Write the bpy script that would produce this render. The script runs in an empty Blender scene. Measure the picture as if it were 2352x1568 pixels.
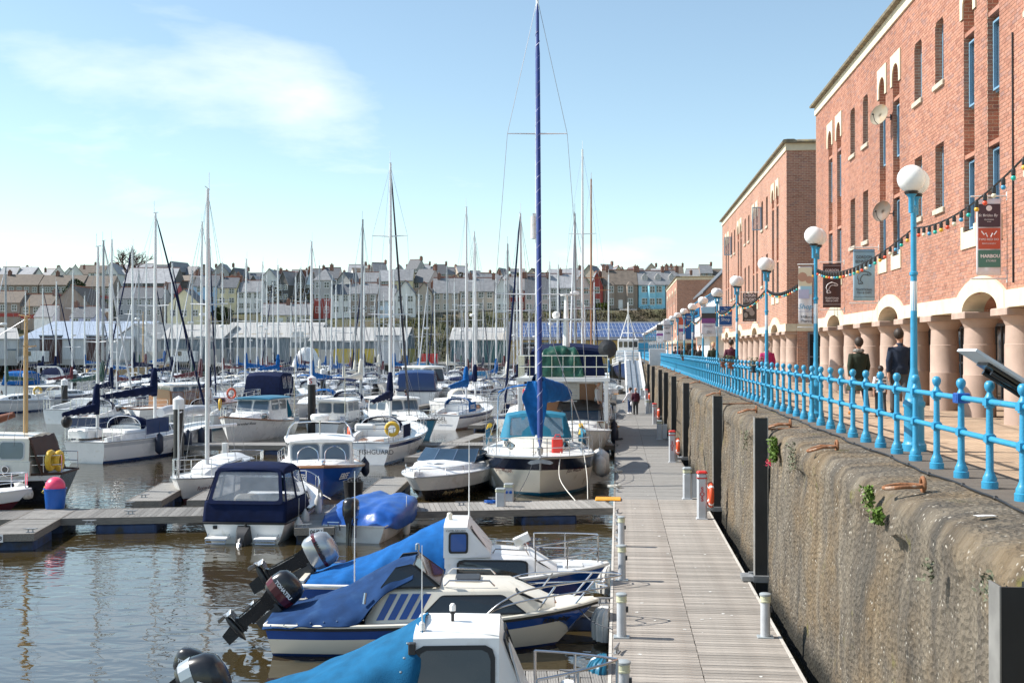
import bpy, bmesh, math, random
from math import sin, cos, pi, radians, sqrt
from mathutils import Vector, Matrix, noise as mnoise
random.seed(7)
sc = bpy.context.scene
COL = sc.collection

# ---------------------------------------------------------------- camera
F = 2584.0; CX, CY = 1176.0, 784.0          # measured on a 2352 px wide print of the photograph
TH = radians(5.383); PH = radians(0.403); CAMZ = 4.7
FWD = Vector((-sin(TH)*cos(PH), cos(TH)*cos(PH), sin(PH)))
RGT = Vector((cos(TH), sin(TH), 0))
UPV = RGT.cross(FWD)
CAM = Vector((0, 0, CAMZ))
cam_data = bpy.data.cameras.new('camera'); cam = bpy.data.objects.new('camera', cam_data); COL.objects.link(cam)
cam.location = CAM; cam.rotation_euler = (pi/2 + PH, 0, TH)
cam_data.sensor_width = 36; cam_data.lens = F/2352*36
cam_data.clip_start = 0.1; cam_data.clip_end = 5000
sc.camera = cam

# ---------------------------------------------------------------- sky, sun, exposure
SUN_EL = radians(43); SUN_DIR = Vector((-1, 0.05, 0)).normalized()     # towards the sun, in plan
world = bpy.data.worlds.new('World'); sc.world = world; world.use_nodes = True
nt = world.node_tree; nt.nodes.clear()
def WN(t, **k):
    n = nt.nodes.new(t)
    for a, b in k.items(): setattr(n, a, b)
    return n
wo = WN('ShaderNodeOutputWorld'); bg = WN('ShaderNodeBackground'); bg.inputs[1].default_value = 0.125
sky = WN('ShaderNodeTexSky', sky_type='NISHITA', sun_disc=False, sun_elevation=SUN_EL,
         sun_rotation=math.atan2(SUN_DIR.x, SUN_DIR.y), air_density=1.0, dust_density=0.12, ozone_density=0.7)
tc = WN('ShaderNodeTexCoord')
sep = WN('ShaderNodeSeparateXYZ'); nt.links.new(tc.outputs['Generated'], sep.inputs[0])
zz = WN('ShaderNodeMath', operation='MAXIMUM'); nt.links.new(sep.outputs[2], zz.inputs[0]); zz.inputs[1].default_value = 0.0
za = WN('ShaderNodeMath', operation='ADD'); nt.links.new(zz.outputs[0], za.inputs[0]); za.inputs[1].default_value = 0.11
def div(o):
    d = WN('ShaderNodeMath', operation='DIVIDE'); nt.links.new(o, d.inputs[0]); nt.links.new(za.outputs[0], d.inputs[1]); return d
dx, dy = div(sep.outputs[0]), div(sep.outputs[1])
cmb = WN('ShaderNodeCombineXYZ'); nt.links.new(dx.outputs[0], cmb.inputs[0]); nt.links.new(dy.outputs[0], cmb.inputs[1])
cmb.inputs[2].default_value = 0.4
nz = WN('ShaderNodeTexNoise'); nz.inputs['Scale'].default_value = 0.95; nz.inputs['Detail'].default_value = 7; nz.inputs['Roughness'].default_value = 0.55
nz.inputs['Distortion'].default_value = 0.25
nt.links.new(cmb.outputs[0], nz.inputs['Vector'])
rmp = WN('ShaderNodeValToRGB'); rmp.color_ramp.elements[0].position = 0.565; rmp.color_ramp.elements[1].position = 0.86
rmp.color_ramp.elements[0].color = (.045, .045, .045, 1); rmp.color_ramp.elements[1].color = (.85, .85, .85, 1)
nt.links.new(nz.outputs['Fac'], rmp.inputs[0])
mixw = WN('ShaderNodeMix', data_type='RGBA')
nt.links.new(rmp.outputs[0], mixw.inputs['Factor'])
tnt = WN('ShaderNodeVectorMath', operation='MULTIPLY'); tnt.inputs[1].default_value = (.97, 1.03, .97); nt.links.new(sky.outputs[0], tnt.inputs[0]); nt.links.new(tnt.outputs[0], mixw.inputs['A'])
mixw.inputs['B'].default_value = (7.2, 7.4, 7.7, 1)
nt.links.new(mixw.outputs['Result'], bg.inputs[0]); nt.links.new(bg.outputs[0], wo.inputs[0])

sl = bpy.data.lights.new('sun', 'SUN'); sun = bpy.data.objects.new('sun', sl); COL.objects.link(sun)
sl.energy = 5.0; sl.angle = radians(0.53); sl.color = (1.0, 0.95, 0.88)
sdir = Vector((SUN_DIR.x*cos(SUN_EL), SUN_DIR.y*cos(SUN_EL), sin(SUN_EL)))
sun.rotation_euler = sdir.to_track_quat('Z', 'Y').to_euler(); sun.location = (0, 0, 60)

sc.view_settings.view_transform = 'Standard'; sc.view_settings.look = 'None'
sc.view_settings.exposure = 0.58; sc.view_settings.gamma = 1.0; sc.view_settings.use_curve_mapping = False
sc.render.engine = 'CYCLES'
sc.cycles.max_bounces = 6; sc.cycles.transparent_max_bounces = 12; sc.cycles.transmission_bounces = 4

# ---------------------------------------------------------------- measuring helpers (print pixel + depth -> place in the world)
def W(vx, vy, D):
    return CAM + FWD*D + RGT*((vx-CX)/F*D) - UPV*((vy-CY)/F*D)
def G(vx, vy, z=0.0):
    d = FWD + RGT*((vx-CX)/F) - UPV*((vy-CY)/F)
    return CAM + d*((z-CAMZ)/d.z)
def Dw(vy, z=0.0):
    return (CAMZ-z)*F/(vy-802.2)
def Zat(vy, D):
    return W(1176, vy, D).z

# ---------------------------------------------------------------- materials
def lin(h):
    out = []
    for i in (0, 2, 4):
        c = int(h[i:i+2], 16)/255
        out.append(c/12.92 if c <= .04045 else ((c+.055)/1.055)**2.4)
    return tuple(out)
MATS = {}
def mat(name, col, rough=.5, metal=0., var=.12, scale=3., bump=0., bscale=40., rnd=0., coat=0., spec=.5, trans=0., alpha=1., emit=None, stretch=None, dirt=None):
    """procedural material: base colour broken up by noise, optional per-object variation, fine relief and stains"""
    if name in MATS: return MATS[name]
    if isinstance(col, str): col = lin(col)
    m = bpy.data.materials.new(name); m.use_nodes = True; t = m.node_tree; n = t.nodes; L = t.links
    p = n['Principled BSDF']; p.inputs['Roughness'].default_value = rough; p.inputs['Metallic'].default_value = metal
    p.inputs['Specular IOR Level'].default_value = spec
    if coat: p.inputs['Coat Weight'].default_value = coat; p.inputs['Coat Roughness'].default_value = .08
    if trans: p.inputs['Transmission Weight'].default_value = trans
    if alpha < 1: p.inputs['Alpha'].default_value = alpha
    if emit: p.inputs['Emission Color'].default_value = (*col, 1); p.inputs['Emission Strength'].default_value = emit
    tcn = n.new('ShaderNodeTexCoord'); vec = tcn.outputs['Object']
    if stretch:
        mp = n.new('ShaderNodeMapping'); mp.inputs['Scale'].default_value = stretch; L.new(vec, mp.inputs[0]); vec = mp.outputs[0]
    nzn = n.new('ShaderNodeTexNoise'); nzn.inputs['Scale'].default_value = scale; nzn.inputs['Detail'].default_value = 5
    L.new(vec, nzn.inputs['Vector'])
    mr = n.new('ShaderNodeMapRange'); mr.inputs['From Min'].default_value = .3; mr.inputs['From Max'].default_value = .7
    mr.inputs['To Min'].default_value = 1-var; mr.inputs['To Max'].default_value = 1+var*.6
    L.new(nzn.outputs['Fac'], mr.inputs['Value'])
    fac = mr.outputs[0]
    if rnd:
        oi = n.new('ShaderNodeObjectInfo'); m2 = n.new('ShaderNodeMapRange')
        m2.inputs['To Min'].default_value = 1-rnd; m2.inputs['To Max'].default_value = 1+rnd*.7
        L.new(oi.outputs['Random'], m2.inputs['Value'])
        mm = n.new('ShaderNodeMath'); mm.operation = 'MULTIPLY'; L.new(fac, mm.inputs[0]); L.new(m2.outputs[0], mm.inputs[1]); fac = mm.outputs[0]
    vm = n.new('ShaderNodeVectorMath'); vm.operation = 'SCALE'; vm.inputs[0].default_value = col; L.new(fac, vm.inputs['Scale'])
    out = vm.outputs[0]
    if dirt:
        dn = n.new('ShaderNodeTexNoise'); dn.inputs['Scale'].default_value = dirt[1]; dn.inputs['Detail'].default_value = 8; L.new(vec, dn.inputs['Vector'])
        dr = n.new('ShaderNodeMapRange'); dr.inputs['From Min'].default_value = dirt[2]; dr.inputs['From Max'].default_value = dirt[2]+.18; L.new(dn.outputs['Fac'], dr.inputs['Value'])
        mx = n.new('ShaderNodeMix'); mx.data_type = 'RGBA'; L.new(dr.outputs[0], mx.inputs['Factor']); L.new(out, mx.inputs['A']); mx.inputs['B'].default_value = (*(lin(dirt[0]) if isinstance(dirt[0], str) else dirt[0]), 1)
        out = mx.outputs['Result']
    L.new(out, p.inputs['Base Color'])
    if rough > .12 and not trans:
        m3 = n.new('ShaderNodeMapRange'); m3.inputs['To Min'].default_value = max(0, rough-.08); m3.inputs['To Max'].default_value = min(1, rough+.08)
        L.new(nzn.outputs['Fac'], m3.inputs['Value']); L.new(m3.outputs[0], p.inputs['Roughness'])
    if bump:
        bn = n.new('ShaderNodeTexNoise'); bn.inputs['Scale'].default_value = bscale; bn.inputs['Detail'].default_value = 6; L.new(vec, bn.inputs['Vector'])
        b = n.new('ShaderNodeBump'); b.inputs['Strength'].default_value = bump; b.inputs['Distance'].default_value = .02
        L.new(bn.outputs['Fac'], b.inputs['Height']); L.new(b.outputs[0], p.inputs['Normal'])
    MATS[name] = m
    return m

# ---------------------------------------------------------------- mesh building
def catmull(pts, n):
    """smooth a polyline"""
    P = [Vector(p) for p in pts]; out = []
    for i in range(len(P)-1):
        p0 = P[max(i-1, 0)]; p1 = P[i]; p2 = P[i+1]; p3 = P[min(i+2, len(P)-1)]
        for k in range(n):
            t = k/n
            out.append(.5*((2*p1)+(p2-p0)*t+(2*p0-5*p1+4*p2-p3)*t*t+(3*p1-p0-3*p2+p3)*t**3))
    out.append(P[-1]); return out

class MB:
    def __init__(s): s.v = []; s.f = []; s.m = []; s.mi = 0
    def add(s, vs, fs):
        o = len(s.v); s.v.extend([tuple(v) for v in vs]); s.f.extend([tuple(o+i for i in f) for f in fs]); s.m.extend([s.mi]*len(fs)); return s
    def box(s, x0, x1, y0, y1, z0, z1):
        return s.add([(x0,y0,z0),(x1,y0,z0),(x1,y1,z0),(x0,y1,z0),(x0,y0,z1),(x1,y0,z1),(x1,y1,z1),(x0,y1,z1)],
                     [(0,3,2,1),(4,5,6,7),(0,1,5,4),(1,2,6,5),(2,3,7,6),(3,0,4,7)])
    def obox(s, c, sx, sy, sz, rz=0, mtx=None):
        M = (mtx if mtx is not None else Matrix.Rotation(rz, 3, 'Z')); c = Vector(c); hx, hy, hz = sx/2, sy/2, sz/2
        vs = [c + M @ Vector(p) for p in ((-hx,-hy,-hz),(hx,-hy,-hz),(hx,hy,-hz),(-hx,hy,-hz),(-hx,-hy,hz),(hx,-hy,hz),(hx,hy,hz),(-hx,hy,hz))]
        return s.add(vs, [(0,3,2,1),(4,5,6,7),(0,1,5,4),(1,2,6,5),(2,3,7,6),(3,0,4,7)])
    def bbox(s, x0, x1, y0, y1, z0, z1, b=.01):
        """box with chamfered vertical edges and top"""
        ring = lambda i, z: [(x0+i+b,y0+i,z),(x1-i-b,y0+i,z),(x1-i,y0+i+b,z),(x1-i,y1-i-b,z),(x1-i-b,y1-i,z),(x0+i+b,y1-i,z),(x0+i,y1-i-b,z),(x0+i,y0+i+b,z)]
        return s.loft([ring(0,z0), ring(0,z1-b), ring(b*.7,z1)], True, True)
    def poly(s, pts): return s.add(pts, [tuple(range(len(pts)))])
    def quad(s, a, b, c, d): return s.add([a,b,c,d], [(0,1,2,3)])
    def loft(s, rings, closed=True, cap=True):
        n = len(rings[0]); vs = [p for r in rings for p in r]; fs = []
        for i in range(len(rings)-1):
            for j in range(n if closed else n-1):
                k = (j+1) % n; fs.append((i*n+j, i*n+k, (i+1)*n+k, (i+1)*n+j))
        if cap and closed: fs.append(tuple(range(n-1,-1,-1))); fs.append(tuple((len(rings)-1)*n+j for j in range(n)))
        return s.add(vs, fs)
    def tube(s, pts, r, n=6, closed=False, cap=True):
        P = [Vector(p) for p in pts]; rings = []; N = len(P); prev = None
        for i, p in enumerate(P):
            if closed: d = P[(i+1)%N]-P[i-1]
            else: d = P[min(i+1,N-1)]-P[max(i-1,0)]
            if d.length < 1e-9: d = Vector((0,0,1))
            d.normalize()
            if prev is None:
                u = Vector((0,0,1)) if abs(d.z) < .9 else Vector((1,0,0)); u = (u - d*u.dot(d)).normalized()
            else:
                u = prev - d*prev.dot(d); u = u.normalized() if u.length > 1e-6 else prev
            prev = u; w = d.cross(u); rr = r[i] if isinstance(r, (list, tuple)) else r
            rings.append([p + (u*cos(2*pi*k/n) + w*sin(2*pi*k/n))*rr for k in range(n)])
        if closed: rings.append(rings[0])
        return s.loft(rings, True, cap and not closed)
    def lathe(s, prof, c=(0,0,0), n=16, axis='z'):
        c = Vector(c); rings = []
        for r, z in prof:
            ring = []
            for k in range(n):
                a = 2*pi*k/n
                if axis == 'z': ring.append(c+Vector((r*cos(a), r*sin(a), z)))
                elif axis == 'x': ring.append(c+Vector((z, r*cos(a), r*sin(a))))
                else: ring.append(c+Vector((r*sin(a), z, r*cos(a))))
            rings.append(ring)
        return s.loft(rings, True, True)
    def sphere(s, c, r, n=14, m=9, sq=(1,1,1)):
        return s.add(*MB._sph(c, r, n, m, sq))
    @staticmethod
    def _sph(c, r, n, m, sq):
        c = Vector(c); vs = [c+Vector((0,0,-r*sq[2]))]; fs = []
        for i in range(1, m):
            a = -pi/2+pi*i/m
            for k in range(n): b = 2*pi*k/n; vs.append(c+Vector((r*cos(a)*cos(b)*sq[0], r*cos(a)*sin(b)*sq[1], r*sin(a)*sq[2])))
        vs.append(c+Vector((0,0,r*sq[2]))); T = len(vs)-1
        for k in range(n):
            fs.append((0, 1+(k+1)%n, 1+k)); fs.append((T, T-n+k, T-n+(k+1)%n))
        for i in range(m-2):
            for k in range(n): a = 1+i*n+k; b = 1+i*n+(k+1)%n; fs.append((a, b, b+n, a+n))
        return vs, fs
    def torus(s, c, R, r, axis='y', n=24, m=8, arc=1.0):
        c = Vector(c); pts = []
        for k in range(n):
            a = 2*pi*k/n*arc
            if axis == 'y': pts.append(c+Vector((R*cos(a), 0, R*sin(a))))
            elif axis == 'x': pts.append(c+Vector((0, R*cos(a), R*sin(a))))
            else: pts.append(c+Vector((R*cos(a), R*sin(a), 0)))
        return s.tube(pts, r, m, closed=(arc >= 1))
    def mesh(s, name, mats):
        me = bpy.data.meshes.new(name); me.from_pydata(s.v, [], s.f)
        for m in (mats if isinstance(mats, (list, tuple)) else [mats]): me.materials.append(m)
        if any(s.m): me.polygons.foreach_set('material_index', s.m)
        return me
    def build(s, name, mats, parent=None, smooth=None, recalc=True):
        me = s.mesh(name, mats)
        if recalc:
            bm = bmesh.new(); bm.from_mesh(me); bmesh.ops.recalc_face_normals(bm, faces=bm.faces[:]); bm.to_mesh(me); bm.free()
        if smooth is not None:
            me.polygons.foreach_set('use_smooth', [True]*len(me.polygons)); me.set_sharp_from_angle(angle=radians(smooth))
        me.update()
        o = bpy.data.objects.new(name, me); COL.objects.link(o)
        if parent is not None: o.parent = parent
        return o

def obj(name, me, parent=None):
    o = bpy.data.objects.new(name, me); COL.objects.link(o)
    if parent is not None: o.parent = parent
    return o
def tag(o, label=None, cat=None, group=None, kind=None):
    if label: o['label'] = label
    if cat: o['category'] = cat
    if group: o['group'] = group
    if kind: o['kind'] = kind
    return o
def thing(name, label, cat, loc=(0,0,0), rz=0., group=None):
    o = bpy.data.objects.new(name, None); COL.objects.link(o); o.location = loc; o.rotation_euler = (0,0,rz); o.empty_display_size = .2
    return tag(o, label, cat, group)
KIDS = {}
def copy_tree(o, parent=None, kids=None):
    if kids is None:
        kids = {}
        for x in COL.objects:
            if x.parent: kids.setdefault(x.parent.name, []).append(x)
    c = o.copy(); COL.objects.link(c); c.parent = parent
    for ch in kids.get(o.name, []): copy_tree(ch, c, kids)
    return c
def text(body, size, loc, rot, m, parent=None, name='lettering', align='CENTER', ext=.002, shear=0., spacing=1., bold=0., sx=1.):
    cu = bpy.data.curves.new(name, 'FONT'); cu.body = body; cu.size = size; cu.align_x = align; cu.align_y = 'CENTER'
    cu.extrude = ext; cu.shear = shear; cu.space_character = spacing; cu.offset = bold; cu.resolution_u = 3
    cu.materials.append(m)
    tmp = bpy.data.objects.new(name, cu); me = bpy.data.meshes.new_from_object(tmp); bpy.data.objects.remove(tmp); bpy.data.curves.remove(cu)
    o = bpy.data.objects.new(name, me); COL.objects.link(o); o.location = loc; o.rotation_euler = rot; o.scale = (sx, 1, 1)
    if parent is not None: o.parent = parent
    return o
def grid_mesh(ctrl, su, sv, disp=0., dscale=3., seed=0., ripple=0.):
    """cloth: a grid of control points, smoothed both ways, then puckered"""
    rows = [catmull(r, sv) for r in ctrl]
    cols = list(zip(*rows)); cols = [catmull(c, su) for c in cols]; g = list(zip(*cols))
    nr, nc = len(g), len(g[0]); vs = []
    for i in range(nr):
        for j in range(nc):
            a = g[min(i+1,nr-1)][j]-g[max(i-1,0)][j]; b = g[i][min(j+1,nc-1)]-g[i][max(j-1,0)]
            nn = a.cross(b); nn = nn.normalized() if nn.length > 1e-9 else Vector((0,0,1))
            p = g[i][j]; d = 0
            if disp:
                q = Vector((p.x*dscale*.5+seed, p.y*dscale+seed, p.z*dscale*.5))
                d = disp*(mnoise.noise(q)+.5*mnoise.noise(q*2.3))
            if ripple: e_ = abs(2*j/(nc-1)-1); d += ripple*(.25+e_)*sin(p.x*11+seed+4*e_+2.5*mnoise.noise(Vector((p.x*1.5, p.y*1.5, seed))))*(.4+.6*abs(mnoise.noise(Vector((p.x*.9, seed, p.y)))*2))
            vs.append(p+nn*d)
    fs = [(i*nc+j, i*nc+j+1, (i+1)*nc+j+1, (i+1)*nc+j) for i in range(nr-1) for j in range(nc-1)]
    m = MB(); m.add(vs, fs); return m
def solid(o, t):
    md = o.modifiers.new('thick', 'SOLIDIFY'); md.thickness = t; md.offset = 0; return o

ORD = 'first second third fourth fifth sixth seventh eighth ninth tenth eleventh twelfth thirteenth fourteenth fifteenth sixteenth seventeenth eighteenth'.split()
# palette
M = {}
M['white'] = mat('white gelcoat', (.80,.80,.78), .28, var=.06, scale=1.5, dirt=((.55,.52,.44), 3.0, .62))
M['cream'] = mat('cream gelcoat', (.74,.70,.60), .3, var=.06, scale=1.5, dirt=((.5,.44,.33), 3.0, .63))
M['offwhite'] = mat('weathered and shade-toned white paint', (.66,.66,.64), .4, var=.12, scale=3, dirt=((.38,.35,.28), 4., .6))  # weathered paint, and painted shade on the hulls of far white yachts
M['greyw'] = mat('pale grey paint', (.5,.52,.54), .45, var=.1)
M['navy'] = mat('navy canvas', (.007,.014,.050), .9, var=.3, scale=4, bump=.3, bscale=90, spec=.15)
M['navyp'] = mat('navy paint', (.012,.035,.13), .2, var=.1, coat=.4)
M['blue'] = mat('royal blue paint', (.010,.065,.30), .2, var=.12, coat=.4)
M['bluec'] = mat('blue canvas', (.010,.105,.33), .9, var=.25, scale=5, bump=.35, bscale=70, spec=.15)
M['skyc'] = mat('light blue canvas', (.012,.115,.245), .9, var=.22, scale=5, bump=.35, bscale=70, spec=.15)
M['fade'] = mat('faded navy canvas', (.014,.045,.13), .9, var=.3, scale=4, bump=.3, bscale=80, spec=.15, dirt=((.03,.08,.19), 2.5, .54))
M['tarp'] = mat('blue tarpaulin', (.010,.085,.36), .38, var=.2, scale=4, bump=.25, bscale=14)
M['teal'] = mat('teal canvas', (.008,.17,.28), .75, var=.2, scale=5, bump=.2, bscale=70)
M['tealp'] = mat('teal paint', (.01,.13,.22), .35, var=.12)
M['green'] = mat('green tarpaulin', (.004,.06,.034), .4, var=.3, scale=5, bump=.5, bscale=8)
M['black'] = mat('black rubber', (.014,.014,.015), .5, var=.3)
M['blackg'] = mat('satin black', (.014,.014,.016), .28, var=.3, scale=5, coat=.25, dirt=((.05,.05,.048), 6., .62))
M['dark'] = mat('dark grey plastic', (.035,.037,.04), .5, var=.2)
M['glass'] = mat('tinted glass', (.022,.028,.033), .04, var=.3, scale=1., spec=.8)
M['glassb'] = mat('blue tinted glass', (.03,.06,.10), .04, var=.3, scale=1., spec=.8)
M['vinyl'] = mat('clear vinyl', (.34,.38,.43), .10, var=.2, alpha=.34, bump=.2, bscale=5)
M['steel'] = mat('polished steel', (.62,.63,.65), .16, metal=1., var=.08)
M['alu'] = mat('mast alloy', (.70,.71,.72), .38, metal=.35, var=.06)
M['alud'] = mat('grey alloy', (.34,.36,.38), .42, metal=.5, var=.1)
M['wire'] = mat('rigging wire', (.28,.29,.31), .4, metal=.6, var=.05)
M['rope'] = mat('white rope', (.6,.58,.52), .85, var=.2, scale=30)
M['roped'] = mat('dark rope', (.06,.065,.075), .85, var=.2, scale=30)
M['wood'] = mat('varnished wood', (.24,.105,.04), .35, var=.3, scale=6, stretch=(1,6,6), coat=.3)
M['spruce'] = mat('spruce spar', (.52,.34,.15), .4, var=.2, scale=5, stretch=(6,6,1))
M['redbrown'] = mat('varnished mast', (.34,.13,.035), .35, var=.2, scale=5, stretch=(6,6,1), coat=.3)
M['tan'] = mat('tan sail', (.17,.055,.028), .8, var=.3, scale=5, bump=.3)
M['maroon'] = mat('maroon canvas', (.11,.012,.018), .75, var=.25, scale=5)
M['maroonp'] = mat('maroon paint', (.10,.010,.014), .2, var=.2, coat=.4)
M['red'] = mat('red plastic', (.62,.03,.02), .4, var=.1)
M['orange'] = mat('orange lifebuoy', (.72,.09,.025), .5, var=.12)
M['amber'] = mat('amber plate', (.80,.32,.012), .5, var=.12, scale=8)
M['yellow'] = mat('yellow plastic', (.72,.45,.04), .5, var=.15)
M['pink'] = mat('pink buoy', (.85,.07,.16), .4, var=.1)
M['tubb'] = mat('blue tub plastic', (.008,.10,.42), .4, var=.12)
M['fend'] = mat('white fender', (.62,.61,.57), .45, var=.15, scale=6, dirt=((.3,.27,.22), 6., .6))
M['fendn'] = mat('navy fender', (.012,.02,.045), .45, var=.2)
M['brown'] = mat('brown canvas', (.06,.026,.016), .7, var=.25)
M['tank'] = mat('antifoul blue', (.01,.035,.12), .6, var=.25)
M['ink'] = mat('dark lettering', (.02,.022,.03), .5, var=.05)
M['paper'] = mat('white lettering', (.8,.8,.8), .5, var=.04)
M['gold'] = mat('gold lettering', (.6,.45,.22), .4, var=.05)
M['redt'] = mat('red lettering', (.42,.02,.02), .5, var=.05)
M['midnight'] = mat('midnight blue paint', (.010,.016,.034), .2, var=.15, coat=.4)
M['silver'] = mat('silver paint', (.42,.43,.44), .25, metal=.6, var=.06)
# ================================================================ SETTING
QX = 2.83; PZ = 3.25; DECK = 0.40; FARY = 205.0
def nodes(name):
    m = bpy.data.materials.new(name); m.use_nodes = True; return m, m.node_tree.nodes, m.node_tree.links, m.node_tree.nodes['Principled BSDF']
def nnode(n, t, **k):
    x = n.new(t)
    for a, b in k.items():
        if a in x.inputs: x.inputs[a].default_value = b
        else: setattr(x, a, b)
    return x
def ramp(n, stops):
    r = n.new('ShaderNodeValToRGB'); e = r.color_ramp.elements
    while len(e) < len(stops): e.new(.5)
    for i, (p, c) in enumerate(stops): e[i].position = p; e[i].color = (*c, 1)
    return r
# ---- water
def water_material():
    m, n, L, p = nodes('harbour water')
    p.inputs['Base Color'].default_value = (.046, .033, .012, 1); p.inputs['Roughness'].default_value = .025; p.inputs['IOR'].default_value = 2.7
    t = n.new('ShaderNodeTexCoord')
    mp = nnode(n, 'ShaderNodeMapping'); mp.inputs['Scale'].default_value = (1, 1.7, 1); mp.inputs['Rotation'].default_value = (0, 0, .25); L.new(t.outputs['Object'], mp.inputs[0])
    a = nnode(n, 'ShaderNodeTexNoise', Scale=1.3, Detail=1.0, Distortion=.9); L.new(mp.outputs[0], a.inputs['Vector'])
    b = nnode(n, 'ShaderNodeTexNoise', Scale=4.4, Detail=1.0, Distortion=.6); L.new(mp.outputs[0], b.inputs['Vector'])
    c = nnode(n, 'ShaderNodeTexNoise', Scale=.09, Detail=2.0); L.new(t.outputs['Object'], c.inputs['Vector'])
    cr = nnode(n, 'ShaderNodeMapRange'); cr.inputs['From Min'].default_value = .38; cr.inputs['From Max'].default_value = .62; cr.inputs['To Min'].default_value = .25; cr.inputs['To Max'].default_value = 1.; L.new(c.outputs['Fac'], cr.inputs['Value'])
    bb = nnode(n, 'ShaderNodeMath', operation='MULTIPLY'); L.new(b.outputs['Fac'], bb.inputs[0]); L.new(cr.outputs[0], bb.inputs[1])
    b2 = nnode(n, 'ShaderNodeMath', operation='MULTIPLY'); L.new(bb.outputs[0], b2.inputs[0]); b2.inputs[1].default_value = .30
    s = nnode(n, 'ShaderNodeMath', operation='ADD'); L.new(a.outputs['Fac'], s.inputs[0]); L.new(b2.outputs[0], s.inputs[1])
    bp = nnode(n, 'ShaderNodeBump'); bp.inputs['Strength'].default_value = .5; bp.inputs['Distance'].default_value = .030; L.new(s.outputs[0], bp.inputs['Height']); L.new(bp.outputs[0], p.inputs['Normal'])
    return m
w = MB(); w.add([(-700,-60,0),(6,-60,0),(6,FARY+2,0),(-700,FARY+2,0)], [(0,1,2,3)])
tag(w.build('water', water_material()), 'brown rippled harbour water reflecting the sky', 'water', kind='structure')

# ---- stone quay wall with a worn rounded lip
def wall_material():
    m, n, L, p = nodes('weathered mass concrete')
    t = n.new('ShaderNodeTexCoord'); O = t.outputs['Object']
    mp = nnode(n, 'ShaderNodeMapping'); mp.inputs['Scale'].default_value = (1, 2.2, .22); L.new(O, mp.inputs[0])
    st = nnode(n, 'ShaderNodeTexNoise', Scale=1.6, Detail=8.0, Roughness=.62); L.new(mp.outputs[0], st.inputs['Vector'])
    r1 = ramp(n, [(.32, (.030,.024,.017)), (.44, (.105,.080,.053)), (.57, (.20,.158,.105)), (.72, (.32,.265,.19))]); L.new(st.outputs['Fac'], r1.inputs[0])
    bl = nnode(n, 'ShaderNodeTexNoise', Scale=.9, Detail=6.0); L.new(O, bl.inputs['Vector'])
    r2 = ramp(n, [(.36, (.22,.15,.075)), (.55, (.120,.108,.090)), (.7, (.17,.155,.13))]); L.new(bl.outputs['Fac'], r2.inputs[0])
    mx = nnode(n, 'ShaderNodeMix', data_type='RGBA', blend_type='MIX'); mx.inputs['Factor'].default_value = .42; L.new(r1.outputs[0], mx.inputs['A']); L.new(r2.outputs[0], mx.inputs['B'])
    # pale aggregate specks
    vo = nnode(n, 'ShaderNodeTexVoronoi', Scale=16.0); L.new(O, vo.inputs['Vector'])
    r3 = ramp(n, [(.0, (1,1,1)), (.20, (1,1,1)), (.26, (0,0,0))]); L.new(vo.outputs['Distance'], r3.inputs[0])
    sp = nnode(n, 'ShaderNodeTexNoise', Scale=5., Detail=3.); L.new(O, sp.inputs['Vector'])
    sr = nnode(n, 'ShaderNodeMapRange'); sr.inputs['From Min'].default_value = .5; sr.inputs['From Max'].default_value = .62; L.new(sp.outputs['Fac'], sr.inputs['Value'])
    mu = nnode(n, 'ShaderNodeMath', operation='MULTIPLY'); L.new(r3.outputs[0], mu.inputs[0]); L.new(sr.outputs[0], mu.inputs[1])
    m2 = nnode(n, 'ShaderNodeMix', data_type='RGBA'); L.new(mu.outputs[0], m2.inputs['Factor']); L.new(mx.outputs['Result'], m2.inputs['A']); m2.inputs['B'].default_value = (.48,.44,.37,1)
    # moss and lichen
    ms = nnode(n, 'ShaderNodeTexNoise', Scale=1.3, Detail=9.0, Roughness=.7); L.new(O, ms.inputs['Vector'])
    mr = nnode(n, 'ShaderNodeMapRange'); mr.inputs['From Min'].default_value = .60; mr.inputs['From Max'].default_value = .70; L.new(ms.outputs['Fac'], mr.inputs['Value'])
    m3 = nnode(n, 'ShaderNodeMix', data_type='RGBA'); L.new(mr.outputs[0], m3.inputs['Factor']); L.new(m2.outputs['Result'], m3.inputs['A']); m3.inputs['B'].default_value = (.14,.125,.03,1)
    # weed-darkened tidal foot
    sx = nnode(n, 'ShaderNodeSeparateXYZ'); L.new(O, sx.inputs[0])
    nn = nnode(n, 'ShaderNodeMath', operation='MULTIPLY_ADD'); L.new(st.outputs['Fac'], nn.inputs[0]); nn.inputs[1].default_value = -.5; L.new(sx.outputs[2], nn.inputs[2])
    tr = nnode(n, 'ShaderNodeMapRange'); tr.inputs['From Min'].default_value = .05; tr.inputs['From Max'].default_value = .32; L.new(nn.outputs[0], tr.inputs['Value'])
    m4 = nnode(n, 'ShaderNodeMix', data_type='RGBA'); L.new(tr.outputs[0], m4.inputs['Factor']); m4.inputs['A'].default_value = (.022,.020,.013,1); L.new(m3.outputs['Result'], m4.inputs['B'])
    L.new(m4.outputs['Result'], p.inputs['Base Color']); p.inputs['Roughness'].default_value = .9
    bn = nnode(n, 'ShaderNodeTexNoise', Scale=24., Detail=8., Roughness=.65); L.new(O, bn.inputs['Vector'])
    ad = nnode(n, 'ShaderNodeMath', operation='ADD'); L.new(bn.outputs['Fac'], ad.inputs[0]); L.new(vo.outputs['Distance'], ad.inputs[1])
    b = nnode(n, 'ShaderNodeBump'); b.inputs['Strength'].default_value = 1.0; b.inputs['Distance'].default_value = .045; L.new(ad.outputs[0], b.inputs['Height']); L.new(b.outputs[0], p.inputs['Normal'])
    return m
M['wall'] = wall_material()
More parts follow.
